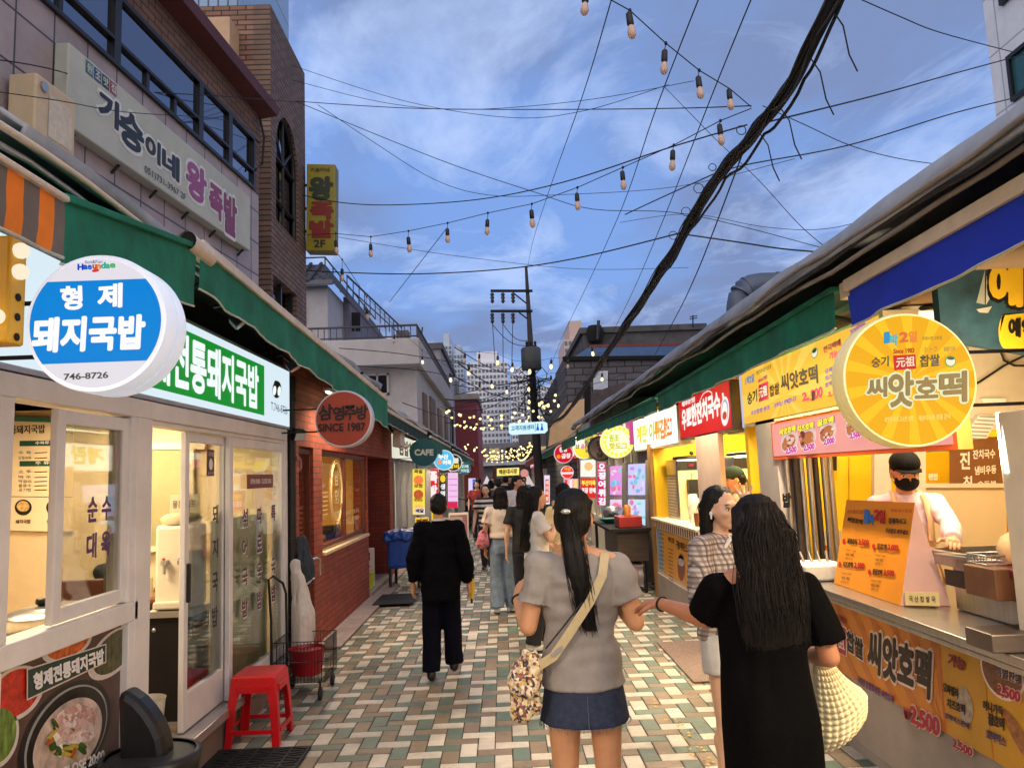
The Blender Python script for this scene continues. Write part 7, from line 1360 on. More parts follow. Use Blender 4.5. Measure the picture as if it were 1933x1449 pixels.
 def face(s, lips=(150, 70, 62), brow=None, k=1.0, glasses=False):
  ew, ei = mat('eye_white', S(226, 220, 214), .2, var=0), mat('eye_dark', S(26, 18, 16), .15, var=0); br = brow or HAIR
  for q in (-1, 1):
   b = MB(); ellip(b, s.H((q * .031, .079, .0)), (.0125, .006, .006), s.HM, 12, 8); e = s.put('eye', b.v, b.f, ew)
   b = MB(); ellip(b, s.H((q * .031, .0835, .0)), (.0058, .003, .0058), s.HM, 10, 6); s.put('iris', b.v, b.f, ei, e)
   b = MB(); b.tube([s.H((q * (.031 + dx), .0825 - abs(dx) * .12 - (.004 if q * dx > 0 else 0), .006 + dz)) for dx, dz in ((-.015, -.003), (-.006, .003), (.006, .003), (.016, -.002))], .0022, M_black, 5); s.put('eyelash', b.v, b.f, ei, e)
   b = MB(); b.tube([s.H((q * (.032 + dx), .086 - abs(dx) * .25, .024 + dz)) for dx, dz in ((-.018, -.002), (-.005, .003), (.008, .003), (.02, -.003))], [.002, .0034, .003, .0014], M_black, 6); s.put('eyebrow', b.v, b.f, br)
  b = MB(); ellip(b, s.H((0, .086, -.0545)), (.02, .009, .0048), s.HM, 12, 6); ellip(b, s.H((0, .085, -.063)), (.017, .0095, .006), s.HM, 12, 6); s.put('lips', b.v, b.f, mat('lips_%d' % lips[0], S(*lips), .4, var=.05))
  if glasses:
   b = MB()
   for q in (-1, 1): b.tube([s.H((q * .034 + .024 * math.cos(a * .4), .094, -.002 + .02 * math.sin(a * .4))) for a in range(17)], .0016, M_black, 5); b.tube([s.H((q * .058, .092, .004)), s.H((q * .078, -.005, .006))], .0016, M_black, 5)
   s.put('glasses', b.v, b.f, M_black)
 def strands(s, paths, m, r=.0035, name='hair_strands', parent=None):
  b = MB()
  for p in paths: b.tube(p, [r] * (len(p) - 1) + [r * .3], M_black, 4)
  return s.put(name, b.v, b.f, m, parent)
 def hair(s, style, m=None, vox=.007, L_=.3, seed=1, width=1.0, n=70):
  m = m or HAIR; b = MB(); r_ = random.Random(seed); E_ = lambda c, q, M=None: ellip(b, s.H(c), q, s.HM)
  if style == 'short':
   E_((0, -.018, .042), (.08, .094, .084)); E_((0, -.045, .0), (.078, .07, .075))
   vs_, fs_ = remesh(b, vox, 2, .006, (22, 22, 22)); vs2 = vs_; return s.put('hair', vs2, fs_, m)
  E_((0, -.028, .045), (.084, .094, .088)); E_((0, -.05, .0), (.086, .066, .09))
  if style in ('bob', 'long'):
   D = lambda p: s.H(p)
   for q in (-1, 1): capsule(b, D((q * .068, .0, .07)), D((q * .082, -.03, -.05)), .018, .022); capsule(b, D((q * .082, -.03, -.05)), D((q * .08, -.035, -.05 - min(L_, .16))), .024, .016)
   nb = 6
   for i in range(nb): f = i / (nb - 1); z = .02 - L_ * f; E_((0, -.055 - .012 * math.sin(f * 3) - (.05 * f if L_ > .3 else 0), z), (width * (.088 + .02 * f), .052 - .006 * f, .06 if L_ < .3 else .08))
  if style == 'pony':
   k_ = s.H((0, -.105, .03)); capsule(b, s.H((0, -.08, .035)), k_, .04, .03); p = k_
   for i in range(9):
    f = (i + 1) / 9; nq = k_ + V((.03 * f * f + .035 * f, -.035 * math.sin(f * 2.0), -L_ * f)); capsule(b, p, nq, .03 + .016 * math.sin(min(1, i / 8 * 1.2) * 3.0), .03 + .016 * math.sin(min(1, f * 1.2) * 3.0), flat=.62); p = nq
  vs_, fs_ = remesh(b, vox, 2, .005, (48, 48, 2.5)); o = s.put('hair', vs_, fs_, m); paths = []
  if style in ('bob', 'long'):
   for i in range(n):
    a = r_.uniform(-1.25, 1.25); R_ = r_.uniform(.98, 1.12); ll = L_ * r_.uniform(.75, 1.12); x0, y0 = .088 * math.sin(a) * R_ * width, -.03 - .075 * math.cos(a) * R_; wv = r_.uniform(-.02, .02)
    paths.append([s.H((x0 * (.55 + .45 * min(1, j / 2)) * (1 + .2 * j / 7) + wv * math.sin(j * .9), y0 * (1 + .03 * math.sin(j)) - (.06 * (j / 7) ** .8 if L_ > .3 else 0), .1 - .02 * j * (j < 2) - (ll + .1) * j / 7)) for j in range(8)])
  if style == 'pony':
   for i in range(n):
    a = r_.uniform(0, 6.28); R_ = r_.uniform(.024, .048); ll = r_.uniform(.85, 1.12); ph = r_.uniform(0, 6); paths.append([k_ + V((.03 * f * f + .035 * f + R_ * math.cos(a) * (.8 + .35 * math.sin(f * 3)) + .008 * math.sin(f * 5 + ph), -.035 * math.sin(f * 2) + R_ * .62 * math.sin(a), -L_ * f * ll)) for f in (j / 8 for j in range(9))])
   for i in range(n): a = r_.uniform(-1.4, 1.4); q0 = V((.087 * math.sin(a), .06 * math.cos(a) - .02, .06 + .03 * math.cos(a))); paths.append([s.H(q0), s.H((q0.x * 1.02, -.05, .085 * (1 - abs(a) * .35))), s.H((q0.x * .5, -.1, .05)), s.H((0, -.12, .03))])
  if paths: s.strands(paths, m, .0022 if len(paths) < 200 else .0012, parent=o)
  return o
 def cap(s, m):
  b = MB(); ellip(b, s.H((0, -.008, .055)), (.088, .105, .078), s.HM); vs_, fs_ = remesh(b, .008, 1); inv = s.HM.inverted(); vs_ = [s.H(V((q.x, q.y, max(q.z, .022)))) for q in (inv @ (v - s.hc) for v in vs_)]; o = s.put('cap', vs_, fs_, m)
  b = MB(); pts = [(-.075, .06, .03), (-.06, .12, .03), (0, .16, .034), (.06, .12, .03), (.075, .06, .03)]; b.prism([s.H(p) for p in pts] , s.HM @ V((0, 0, .006)), M_black); s.put('visor', b.v, b.f, m, o, False); return o
def bandtube(pts, half_w, th, up=(0, 0, 1)):
 b = MB(); pts = [V(p) for p in pts]; rings = []
 for i, p in enumerate(pts):
  d = (pts[min(i + 1, len(pts) - 1)] - pts[max(i - 1, 0)]).normalized(); o_ = V(up[i]) if isinstance(up, list) else V(up); s_ = d.cross(o_).normalized(); n_ = s_.cross(d)
  rings.append([p + s_ * half_w + n_ * th, p - s_ * half_w + n_ * th, p - s_ * half_w - n_ * th, p + s_ * half_w - n_ * th])
 b.loft(rings, M_black, smooth=False); return b
# --- woman in the grey T-shirt
f = Fig('woman seen from behind in grey t-shirt and denim skirt with a long black ponytail', .315, 3.42, 1.665, 0, yaw=R(-22)); A1 = f; f.g = 1.02
f.el = {-1: V((-.225, -.035, 1.09)), 1: V((.232, -.035, 1.09))}; f.wr = {-1: V((-.265, .16, 1.185)), 1: V((.16, .2, 1.17))}
f.handpose = {-1: dict(d=(.15, .8, .35), up=(-.9, 0, .4), curl=.8, side=1), 1: dict(d=(-.5, .8, .2), up=(.8, .3, .4), curl=.8, side=-1)}
f.sh = {-1: V((-.17, -.01, 1.33)), 1: V((.17, -.01, 1.33))}
f.body(SK1, .008); M_gt = cloth('grey_jersey', (152, 145, 140), .1, 14, .3, 260)
f.top(M_gt, hem=.842, sleeve='short', fit=.025, flare=1.05, fold=.02, vox=.0075, seed=2.0)
M_den = cloth('dark_denim', (52, 60, 82), .25, 40, .4, 400); sk = f.skirt(M_den, .98, .70, (.125, .09), (.192, .15), wob=.015, kf=5, mid=[(.9, .152, .118, 0, -.012), (.83, .17, .132, 0, -.012)], name='denim_skirt')
b = MB(); b.tube([(0, -.146, .83), (0, -.154, .77), (0, -.163, .705)], .003, M_black, 5); f.put('back_seam', b.v, b.f, cloth('seam_thread', (84, 92, 112)), sk)
b = MB(); r_ = random.Random(3)
for k in range(90): a = k * 2 * math.pi / 90; p = V((.192 * math.cos(a), -.01 + .15 * math.sin(a), .703)); b.tube([p, p + V((r_.uniform(-.006, .006), r_.uniform(-.006, .006), -r_.uniform(.004, .018)))], .0016, M_black, 3)
f.put('frayed_hem', b.v, b.f, cloth('pale_thread', (120, 126, 140)), sk)
f.shoes(cloth('white_canvas', (200, 196, 190))); f.face(glasses=True); hr = f.hair('pony', L_=.46, seed=4, n=110)
b = MB(); ellip(b, f.H((-.0, -.132, .035)), (.022, .012, .012), f.HM); f.put('hair_clip', b.v, b.f, mat('pearl_clip', S(206, 200, 190), .15, .6, var=.1), hr)
b = MB(); p_ = f.wr[-1]; d_ = (f.wr[-1] - f.el[-1]).normalized(); u_, v_ = axes_of(d_); b.tube([p_ - d_ * .02 + (u_ * math.cos(a * .5) + v_ * math.sin(a * .5)) * .0285 for a in range(14)], .005, M_black, 6); f.put('wrist_band', b.v, b.f, M_black)
bg_ = thing('shoulder_bag', 'patterned cream and brown cloth bag worn across the grey shirt', 'bag', f.w((-.25, -.12, .74)))
def patmat(name, cols, sc=26):
 m, t, p = newmat(name); tcn = t.nodes.new('ShaderNodeTexCoord'); vo = node(t, 'ShaderNodeTexVoronoi', Scale=sc); t.links.new(tcn.outputs['Object'], vo.inputs['Vector'])
 rp = t.nodes.new('ShaderNodeValToRGB'); rp.color_ramp.interpolation = 'CONSTANT'; e = rp.color_ramp.elements
 while len(e) < len(cols): e.new(.5)
 for i, (k, c) in enumerate(zip(e, cols)): k.position = i / len(cols); k.color = (*S(*c), 1)
 sp = t.nodes.new('ShaderNodeSeparateColor'); t.links.new(vo.outputs['Color'], sp.inputs[0]); t.links.new(sp.outputs[0], rp.inputs[0]); t.links.new(rp.outputs[0], p.inputs['Base Color']); p.inputs['Roughness'].default_value = .8; return m
M_pat = patmat('bag_pattern', [(214, 192, 160), (226, 206, 160), (150, 96, 76), (232, 214, 190), (96, 80, 96), (204, 168, 96), (226, 204, 180), (130, 70, 60), (236, 224, 206), (222, 200, 130), (206, 180, 150), (60, 50, 56)], 85)
b = MB(); bc = V((-.245, -.09, .86)); ellip(b, bc, (.065, .085, .12)); ellip(b, bc + V((.015, .0, .08)), (.045, .07, .07)); ellip(b, bc + V((-.012, 0, -.06)), (.05, .08, .07))
vs_, fs_ = remesh(b, .006, 1, .035, (24, 24, 14)); Fm = [f.w(p) for p in vs_]; b = MB(); b.add(Fm, fs_, M_pat, True); b.build('pouch', bg_)
M_strap = cloth('beige_strap', (196, 178, 140), .08, 20, .3, 300)
sp_pts = [(.11, .04, 1.392), (.115, -.05, 1.385), (.09, -.112, 1.3), (.03, -.135, 1.2), (-.06, -.142, 1.08), (-.13, -.142, .99), (-.2, -.135, .95)]
b = bandtube([f.w(p) for p in sp_pts], .019, .002, [(0, -.3, 1), (0, -.5, .8), (0, -1, .2), (0, -1, 0), (0, -1, 0), (0, -1, 0), (0, -1, 0)]); b2 = MB(); b2.add(b.v, b.f, M_strap); b2.build('strap', bg_)
b = MB(); b.tube([f.w(p) for p in ((-.0, -.135, 1.2), (-.09, -.14, 1.1), (-.16, -.13, 1.02))], .004, M_black, 5); b.build('thin_cord', bg_)
b = MB(); q = f.w((-.115, -.147, 1.01)); b.obox(q, (.02, 0, .016), (0, .003, 0), (-.004, 0, .006), M_alu); b.build('buckle', bg_)
# --- woman in the black dress
f = Fig('woman seen from behind in a long black dress with very long dark hair', .925, 2.86, 1.63, 0, yaw=R(8)); A2 = f; f.g = 1.0
eW = f.loc(onY(1334, 1168, 2.93)); wW = f.loc(onY(1246, 1138, 3.2)); f.el = {-1: eW, 1: V((.225, -.03, 1.07))}; f.wr = {-1: wW, 1: V((.2, .2, 1.03))}; f.sh = {-1: V((-.16, -.01, 1.325)), 1: V((.16, -.01, 1.325))}
f.handpose = {-1: dict(d=(f.loc(onY(1212, 1140, 3.3)) - wW), up=(.2, -.6, .8), curl=.55, side=-1), 1: dict(d=(0, .8, -.2), up=(.6, 0, .8), curl=.9, side=-1)}
f.body(SK3, .008); M_bk = mat('black_dress_cloth', S(7, 6, 7), .9, var=.2, vs=8, bump=.3, bs=180, spec=.08)
b = MB(); g = f.g; fi = .03
eloft(b, [(.18, .182, .15, 0, -.01), (.5, .174, .142, 0, -.012), (.85, .172, .14, 0, -.012), (1.06, .155, .12, 0, 0), (1.2, .158, .12, 0, .005), (1.3, .152, .108, 0, -.005), (1.36, .12, .085, 0, -.01), (1.4, .08, .065, 0, -.01)], 40)
for q in (-1, 1): capsule(b, (q * .06, -.01, 1.355), f.sh[q], .05, .06); capsule(b, f.sh[q], f.sh[q].lerp(f.el[q], .8), .06, .078, e1=False)
vs_, fs_ = remesh(b, .009, 3, .013, (8, 8, 1.6), 5.0); f.put('dress', vs_, fs_, M_bk)
f.shoes(M_black); f.face(); f.hair('long', HAIR2, L_=.37, seed=6, width=1.2, n=420, vox=.0055)
b = MB(); d_ = (f.wr[-1] - f.el[-1]).normalized(); u_, v_ = axes_of(d_); b.tube([f.wr[-1] - d_ * .015 + (u_ * math.cos(a * .5) + v_ * math.sin(a * .5)) * .029 for a in range(14)], .004, M_black, 6); f.put('bracelet', b.v, b.f, M_black)
kb = thing('knit_bag', 'cream puffy knitted tote hanging from the arm of the black dress woman', 'bag', onY(1580, 1420, 2.95)); M_knit = mat('cream_knit', S(228, 212, 168), .9, var=.08, vs=20)
P295 = lambda a, c, y: onY(a, c, y)
outl = [(1546, 1212), (1556, 1225), (1572, 1252), (1590, 1285), (1612, 1318), (1632, 1352), (1624, 1372), (1596, 1396), (1560, 1414), (1540, 1420), (1534, 1380), (1533, 1320), (1534, 1260), (1536, 1225)]
n_u, n_v = 66, 90; vs_, fs_ = [], []
def kshape(u, v):
 yl = lerp(1214, 1420, v); xl = lerp(1538, 1534, v); xr = 1548 + 86 * min(1, v / .68) ** 1.05; yr = yl - 70 * v * max(0, u) * (1 if v > .6 else v / .6)
 return lerp(xl, xr, u), lerp(yl, yr, u)
for side in (0, 1):
 for j in range(n_v + 1):
  for i in range(n_u + 1):
   u, v = i / n_u, j / n_v; px_, py_ = kshape(u, v); th = .07 * math.sin(math.pi * min(1, max(0, u))) ** .6 * min(1, v * 1.6 + .1) * (1 if v < .85 else max(.0, (1 - v) / .15) ** .5)
   puff = .016 * (abs(math.sin(u * 9 * math.pi)) * abs(math.sin(v * 18 * math.pi))) ** .5 * (1 if 0 < i < n_u and 0 < j < n_v else .4)
   e_ = (0 if 0 < i < n_u else 1); vs_.append(onY(px_, py_, 2.95) + V((0, (-1 if side == 0 else 1) * (th + puff), 0)) + V(((puff * .8 if i == n_u else 0), 0, (-puff * .8 if j == n_v else 0))))
o_ = (n_u + 1) * (n_v + 1)
for side in (0, 1):
 for j in range(n_v):
  for i in range(n_u): a = side * o_ + j * (n_u + 1) + i; q = (a, a + 1, a + n_u + 2, a + n_u + 1); fs_.append(q if side else q[::-1])
def edge(ix):
 for a, c in zip(ix, ix[1:]): fs_.append((a, c, o_ + c, o_ + a))
edge([j * (n_u + 1) for j in range(n_v + 1)]); edge([j * (n_u + 1) + n_u for j in range(n_v + 1)]); edge([n_v * (n_u + 1) + i for i in range(n_u + 1)])
b = MB(); b.add(vs_, fs_, M_knit, True); b.build('knit_body', kb)
b = bandtube([onY(1541, 1230, 2.9), onY(1543, 1195, 2.92), onY(1547, 1180, 2.97), onY(1550, 1195, 3.02), onY(1548, 1230, 3.0)], .018, .006, (1, 0, 0)); b2 = MB(); b2.add(b.v, b.f, M_knit); b2.build('strap', kb)
# --- man in black
f = Fig('man in black jacket and navy trousers walking away', -.585, 7.0, 1.6, 0, yaw=R(4)); f.g = 1.0
f.kn = {-1: V((-.09, .03, .46)), 1: V((.09, .07, .48))}; f.an = {-1: V((-.095, -.06, .085)), 1: V((.1, .1, .12))}; f.el = {-1: V((-.235, -.06, 1.09)), 1: V((.235, -.05, 1.09))}; f.wr = {-1: V((-.25, .0, .85)), 1: V((.255, .03, .83))}
f.body(SK1, .011, hv=.006); f.trousers(mat('navy_trouser_cloth', S(12, 13, 26), .9, var=.2, bump=.2, bs=200, spec=.1), wk=.088, wa=.085, hemz=.06); f.top(mat('black_jacket_cloth', S(8, 8, 12), .9, var=.2, vs=6, bump=.2, bs=200, spec=.1), hem=.7, sleeve='long', fit=.038, fold=.016, name='jacket', vox=.011)
b = MB(); eloft(b, [(1.37, .07, .062, 0, -.01), (1.425, .062, .06, 0, -.008)]); vs_, fs_ = remesh(b, .008, 1); f.put('white_collar', vs_, fs_, cloth('white_shirt', (210, 206, 204))); b = MB(); eloft(b, [(1.34, .085, .075, 0, -.012), (1.41, .068, .066, 0, -.012)]); vs_, fs_ = remesh(b, .008, 1); f.put('jacket_collar', vs_, fs_, MATS['black_jacket_cloth'])
f.shoes(M_black); f.face(); f.hair('short', vox=.008)
um = thing('folded_umbrella', 'short yellow and black folded umbrella held by the man in black', 'umbrella', f.w((.29, .06, .5))); b = MB(); b.tube([f.w((.285, .1, .86)), f.w((.285, .09, .78)), f.w((.28, .08, .68))], [.02, .028, .014], mat('yellow_nylon', S(214, 190, 40), .5, var=.15), 10); b.build('folds', um); b = MB(); b.tube([f.w((.28, .08, .69)), f.w((.278, .075, .64))], .01, M_black, 8); b.tube([f.w((.291, .1, .83)), f.w((.296, .11, .9))], .014, M_black, 8); b.build('shaft', um)
# --- woman in jeans
M_cream_k = cloth('cream_knit_top', (222, 204, 186)); M_jean = cloth('pale_denim', (122, 138, 158), .25, 14, .3, 300)
f = Fig('woman with shoulder length black hair in cream top and wide pale jeans', -.03, 10.1, 1.585, 0, yaw=R(-6)); f.kn = {-1: V((-.085, .03, .46)), 1: V((.1, .02, .47))}; f.an = {-1: V((-.1, -.04, .085)), 1: V((.11, .05, .085))}
f.body(SK1, .013, hv=.006); f.trousers(M_jean, wk=.098, wa=.1, hemz=.05, name='jeans', vox=.012); f.top(M_cream_k, hem=.985, sleeve='short', fit=.03, fold=.01, vox=.012); f.shoes(cloth('white_canvas', (200, 196, 190)), M_rubber); f.face(); f.hair('long', L_=.22, n=60, vox=.01)
pb = thing('shoulder_bag', 'pink cloth bag hanging on the left shoulder of the woman in jeans', 'bag', f.w((-.24, -.05, .86))); M_pink = patmat('pink_cloth', [(196, 110, 120), (206, 130, 136), (176, 90, 104), (210, 140, 146)], 30)
b = MB(); ellip(b, (-.255, -.04, .98), (.075, .06, .12)); ellip(b, (-.265, -.04, .92), (.095, .07, .07)); vs_, fs_ = remesh(b, .012, 2, .02, (14, 14, 10)); b = MB(); b.add([f.w(p) for p in vs_], fs_, M_pink, True); b.build('pouch', pb); b = bandtube([f.w(p) for p in ((-.27, -.08, 1.07), (-.2, -.09, 1.3), (-.15, -.01, 1.405), (-.19, .08, 1.28), (-.26, .02, 1.07))], .013, .003, (-1, 0, .2)); b2 = MB(); b2.add(b.v, b.f, M_pink); b2.build('strap', pb)
# --- woman eating
f = Fig('woman in profile in long white t-shirt eating, long black hair down her back', .33, 7.95, 1.61, R(-82), yaw=R(6), pitch=R(-4))
f.el = {-1: V((-.2, .0, 1.09)), 1: V((.2, .1, 1.12))}; f.wr = {-1: V((-.1, .2, 1.02)), 1: V((.08, .22, 1.33))}; f.handpose = {-1: dict(d=(.5, .7, .1), up=(-.5, .5, .7), curl=.9, side=1), 1: dict(d=(-.35, -.05, .9), up=(.2, .9, .1), curl=.7, side=-1)}
f.kn = {-1: V((-.09, .06, .47)), 1: V((.09, -.02, .47))}; f.an = {-1: V((-.09, .1, .085)), 1: V((.09, -.1, .085))}
f.body(SK2, .01, hv=.004); f.trousers(mat('black_trouser_cloth', S(20, 20, 24), .8, var=.2), wk=.085, wa=.085, hemz=.06); f.top(cloth('white_jersey', (220, 214, 208), .06), hem=.66, sleeve='short', fit=.032, fold=.012, vox=.01, flare=1.02); f.shoes(cloth('white_canvas', (200, 196, 190)), M_rubber); f.face(lips=(170, 70, 66)); f.hair('long', L_=.5, n=90, vox=.009)
sn = thing('snack_cup', 'small white snack held to the mouth of the woman in profile', 'snack', f.w((.03, .19, 1.45))); b = MB(); b.lathe([(.016, -.03), (.03, .03), (.03, .04)], f.w((.0, .2, 1.455)), mat('snack_cream', S(226, 190, 140), .6, var=.2), 12); b.build('cup', sn); b = MB(); b.ball(f.w((.0, .2, 1.485)), .026, .026, .02, mat('snack_top', S(216, 196, 214), .5, var=.4, vs=50)); b.build('filling', sn)
# --- people just behind
def simple(label, x, y, h, face, skin, topm, botm, hairs='short', hairm=None, L_=.2, sleeve='short', vox=.018, group='people walking in the market street', yaw=0.0, walk=1, shoe=None, hem=.82, ph=0, skirt=None):
 f = Fig(label, x, y, h, face, group=group, yaw=yaw); s_ = .1 * walk
 f.kn = {-1: V((-.085, .03 + s_ * .6, .47)), 1: V((.085, .03 - s_ * .3, .47))}; f.an = {-1: V((-.085, s_ - .01, .085)), 1: V((.085, -s_, .095))}; f.wr = {-1: V((-.24, .02, .84)), 1: V((.24, .1, .85))}
 f.body(skin, vox, hands=y < 18, hv=.007); f.trousers(botm, vox=vox) if not skirt else f.skirt(botm, .98, .5, (.14, .11), (.2, .17), vox=vox)
 f.top(topm, hem=hem, sleeve=sleeve, fit=.028, fold=.01, vox=vox); f.shoes(shoe or M_black); f.hair(hairs, hairm, vox=max(.01, vox * .7), L_=L_, n=30)
 if y < 26: f.face()
 return f
Mbt = mat('black_tee', S(24, 24, 26), .8, var=.2); Mdk = mat('dark_trousers', S(30, 32, 42), .8, var=.2)
simple('person in a black t-shirt between the jeans woman and the eating woman', .255, 9.6, 1.6, 0, SK2, Mbt, Mdk, 'long', L_=.25, vox=.013)
simple('person in a cream top mostly hidden behind the ponytail woman', .69, 8.9, 1.62, R(20), SK2, cloth('cream_blouse', (214, 196, 150)), Mdk, 'long', HAIR2, L_=.32, vox=.013)
simple('tall man in grey white shirt with dark short hair in front of the crowd', .26, 14.2, 1.72, R(-150), SK1, cloth('white_grey_shirt', (206, 202, 204)), Mdk, 'short', sleeve='long', vox=.014, yaw=R(30))
m_st = stripes('black_white_stripe', S(224, 218, 210), S(30, 28, 30), .045, 'Z'); simple('woman in a black and white striped top facing the camera', -.32, 14.6, 1.58, R(170), SK2, m_st, Mdk, 'long', L_=.25, vox=.014)
crowd = [(-.1, 18, 1.66, 0, (60, 60, 70), 'short', 'navy'), (.5, 19.5, 1.6, 1, (200, 196, 190), 'long', 'off white'), (-.7, 21, 1.62, 1, (150, 60, 60), 'long', 'red'), (.1, 23, 1.7, 0, (30, 30, 34), 'short', 'black'), (.7, 25, 1.66, 1, (90, 110, 140), 'short', 'blue'), (-.4, 26, 1.58, 0, (214, 180, 150), 'long', 'peach'), (.3, 29, 1.7, 1, (40, 44, 50), 'short', 'charcoal'), (-.9, 30, 1.64, 0, (180, 176, 170), 'short', 'pale grey'), (-.1, 33, 1.6, 1, (206, 200, 196), 'long', 'white'), (.6, 36, 1.68, 0, (110, 90, 80), 'short', 'brown'), (-.5, 38, 1.66, 1, (44, 54, 60), 'short', 'dark green'), (.1, 42, 1.62, 0, (170, 150, 60), 'long', 'mustard'), (.8, 45, 1.66, 1, (60, 50, 66), 'short', 'plum')]
for i, (x, y, h_, fc, c_, hs_, nm) in enumerate(crowd): simple('distant %s in a %s top %s the camera' % ('walker' if i % 2 else 'person', nm, 'facing' if fc else 'walking away from'), x, y, h_, math.pi * fc, SK2, cloth('crowd_top_%d' % i, c_), Mdk, hs_, vox=.025)
# --- woman in the plaid shirt
def plaidmat(name):
 m, t, p = newmat(name); tcn = t.nodes.new('ShaderNodeTexCoord'); sp = t.nodes.new('ShaderNodeSeparateXYZ'); t.links.new(tcn.outputs['Object'], sp.inputs[0]); cur = S(196, 182, 172)
 ad = node(t, 'ShaderNodeMath', operation='ADD'); t.links.new(sp.outputs[0], ad.inputs[0]); t.links.new(sp.outputs[1], ad.inputs[1])
 for src, w_, th, c in ((sp.outputs[0], .026, .5, S(112, 96, 92)), (sp.outputs[2], .026, .5, S(112, 96, 92)), (sp.outputs[0], .052, .86, S(60, 50, 52)), (sp.outputs[2], .052, .86, S(60, 50, 52))):
  d = node(t, 'ShaderNodeMath', operation='DIVIDE'); t.links.new(src, d.inputs[0]); d.inputs[1].default_value = w_; fr_ = node(t, 'ShaderNodeMath', operation='FRACT'); t.links.new(d.outputs[0], fr_.inputs[0]); g_ = node(t, 'ShaderNodeMath', operation='GREATER_THAN'); t.links.new(fr_.outputs[0], g_.inputs[0]); g_.inputs[1].default_value = th
  h_ = node(t, 'ShaderNodeMath', operation='MULTIPLY'); t.links.new(g_.outputs[0], h_.inputs[0]); h_.inputs[1].default_value = .6; cur = mixc(t, h_.outputs[0], cur, c)
 t.links.new(cur, p.inputs['Base Color']); p.inputs['Roughness'].default_value = .85; return m
f = Fig('woman with black bob in a plaid shirt looking to the right', 1.165, 4.2, 1.635, R(-140), yaw=R(-12)); A7 = f
f.el = {-1: V((-.2, .12, 1.1)), 1: V((.25, .02, 1.09))}; lw = f.loc(onY(1412, 962, 4.42)); f.wr = {-1: lw, 1: V((.12, .22, 1.04))}; f.el[-1] = f.sh[-1].lerp(lw, .45) + V((-.06, .04, -.2))
f.handpose = {-1: dict(d=(f.loc(onY(1405, 925, 4.42)) - lw), up=f.loc(onY(1405, 925, 4.6)) - f.loc(onY(1405, 925, 4.42)), curl=.15, side=1, spread=.35), 1: dict(d=(-.7, .6, .0), up=(.3, .8, .4), curl=.7, side=-1)}
f.body(SK2, .008); f.trousers(cloth('pale_shorts', (206, 202, 200)), wk=.1, shorts=True, name='shorts'); f.top(plaidmat('plaid_flannel'), hem=.86, sleeve='long', fit=.032, fold=.014, vox=.009, name='plaid_shirt'); f.shoes(cloth('white_canvas', (200, 196, 190)), M_rubber); f.face(lips=(176, 84, 80)); f.hair('bob', L_=.17, n=90, vox=.007, seed=9)
b = MB(); ellip(b, f.H((.082, .0, -.02)), (.006, .012, .012), f.HM); ellip(b, f.H((.084, .004, -.036)), (.004, .006, .014), f.HM); f.put('earbud', b.v, b.f, mat('white_gloss', S(236, 236, 238), .2))
b = MB();
for q in (-1, 1): capsule(b, (q * .02, .075, 1.38), (q * .065, .06, 1.335), .016, .02, flat=.5)
f.put('collar', b.v, b.f, MATS['plaid_flannel'] if 'plaid_flannel' in MATS else f.t.children[2].data.materials[0])
# --- seller in the green cap
f = Fig('ice cream seller in dark green cap and white shirt facing left', 2.42, 7.72, 1.68, R(78), z=.05, pitch=R(-12), lean=.1); f.el = {-1: V((-.2, .06, 1.08)), 1: V((.2, .06, 1.08))}; f.wr = {-1: V((-.12, .28, 1.12)), 1: V((.12, .28, 1.12))}
f.body(SK1, .01, hv=.005); f.trousers(Mdk); f.top(cloth('seller_white', (226, 214, 190), .06), hem=.8, sleeve='short', fit=.03, fold=.012, vox=.011); f.shoes(M_black); f.face(); f.hair('short', vox=.008); f.cap(cloth('green_cap_cloth', (50, 66, 56)))
# --- masked cook
f = Fig('cook in black cap and black mask wearing a pale pink shirt and apron', 2.6, 5.0, 1.74, R(168), z=.05, pitch=R(-16), lean=.06); f.g = .88
ha = f.loc(onY(1796, 1018, 4.25)); f.el = {-1: V((-.34, .16, 1.16)), 1: V((.24, .03, 1.1))}; f.wr = {-1: ha, 1: V((.16, .24, 1.08))}; f.el[-1] = f.sh[-1].lerp(ha, .5) + V((-.05, -.05, -.05))
f.handpose = {-1: dict(d=(ha - f.el[-1]), up=(-.2, .3, .9), curl=.5, side=1), 1: dict(d=(-.5, .8, 0), up=(.2, .2, .9), curl=.6, side=-1)}
f.body(SK1, .009); f.trousers(Mdk); f.top(cloth('pale_pink_shirt', (216, 196, 210), .06, 8, .3, 120), hem=.8, sleeve='long', fit=.022, fold=.02, vox=.008); f.shoes(M_black); f.face(); f.hair('short', vox=.008); f.cap(cloth('black_cap_cloth', (16, 16, 18)))
b = MB(); ellip(b, f.H((0, .04, -.05)), (.07, .068, .056), f.HM); ellip(b, f.H((0, .085, -.03)), (.026, .026, .024), f.HM); vs_, fs_ = remesh(b, .006, 1); mk = f.put('face_mask', vs_, fs_, cloth('black_mask', (20, 20, 22), .1, 20, .2, 200)); b = MB()
for q in (-1, 1): b.tube([f.H((q * .06, .05, -.03)), f.H((q * .082, -.01, 0))], .002, M_black, 4); b.tube([f.H((q * .06, .05, -.075)), f.H((q * .08, -.015, -.03))], .002, M_black, 4)
f.put('ear_loop', b.v, b.f, M_black, mk)
b = MB(); eloft(b, [(.6, .17, .145, 0, .005), (.9, .165, .138, 0, .008), (1.15, .1, .145, 0, .014)]); vs_, fs_ = remesh(b, .01, 2); keep = [i for i, v in enumerate(vs_)]; M_ap_ = cloth('beige_apron', (214, 180, 140)); ap = f.put('apron', [V((v.x, max(v.y, .06), v.z)) for v in vs_], fs_, M_ap_)
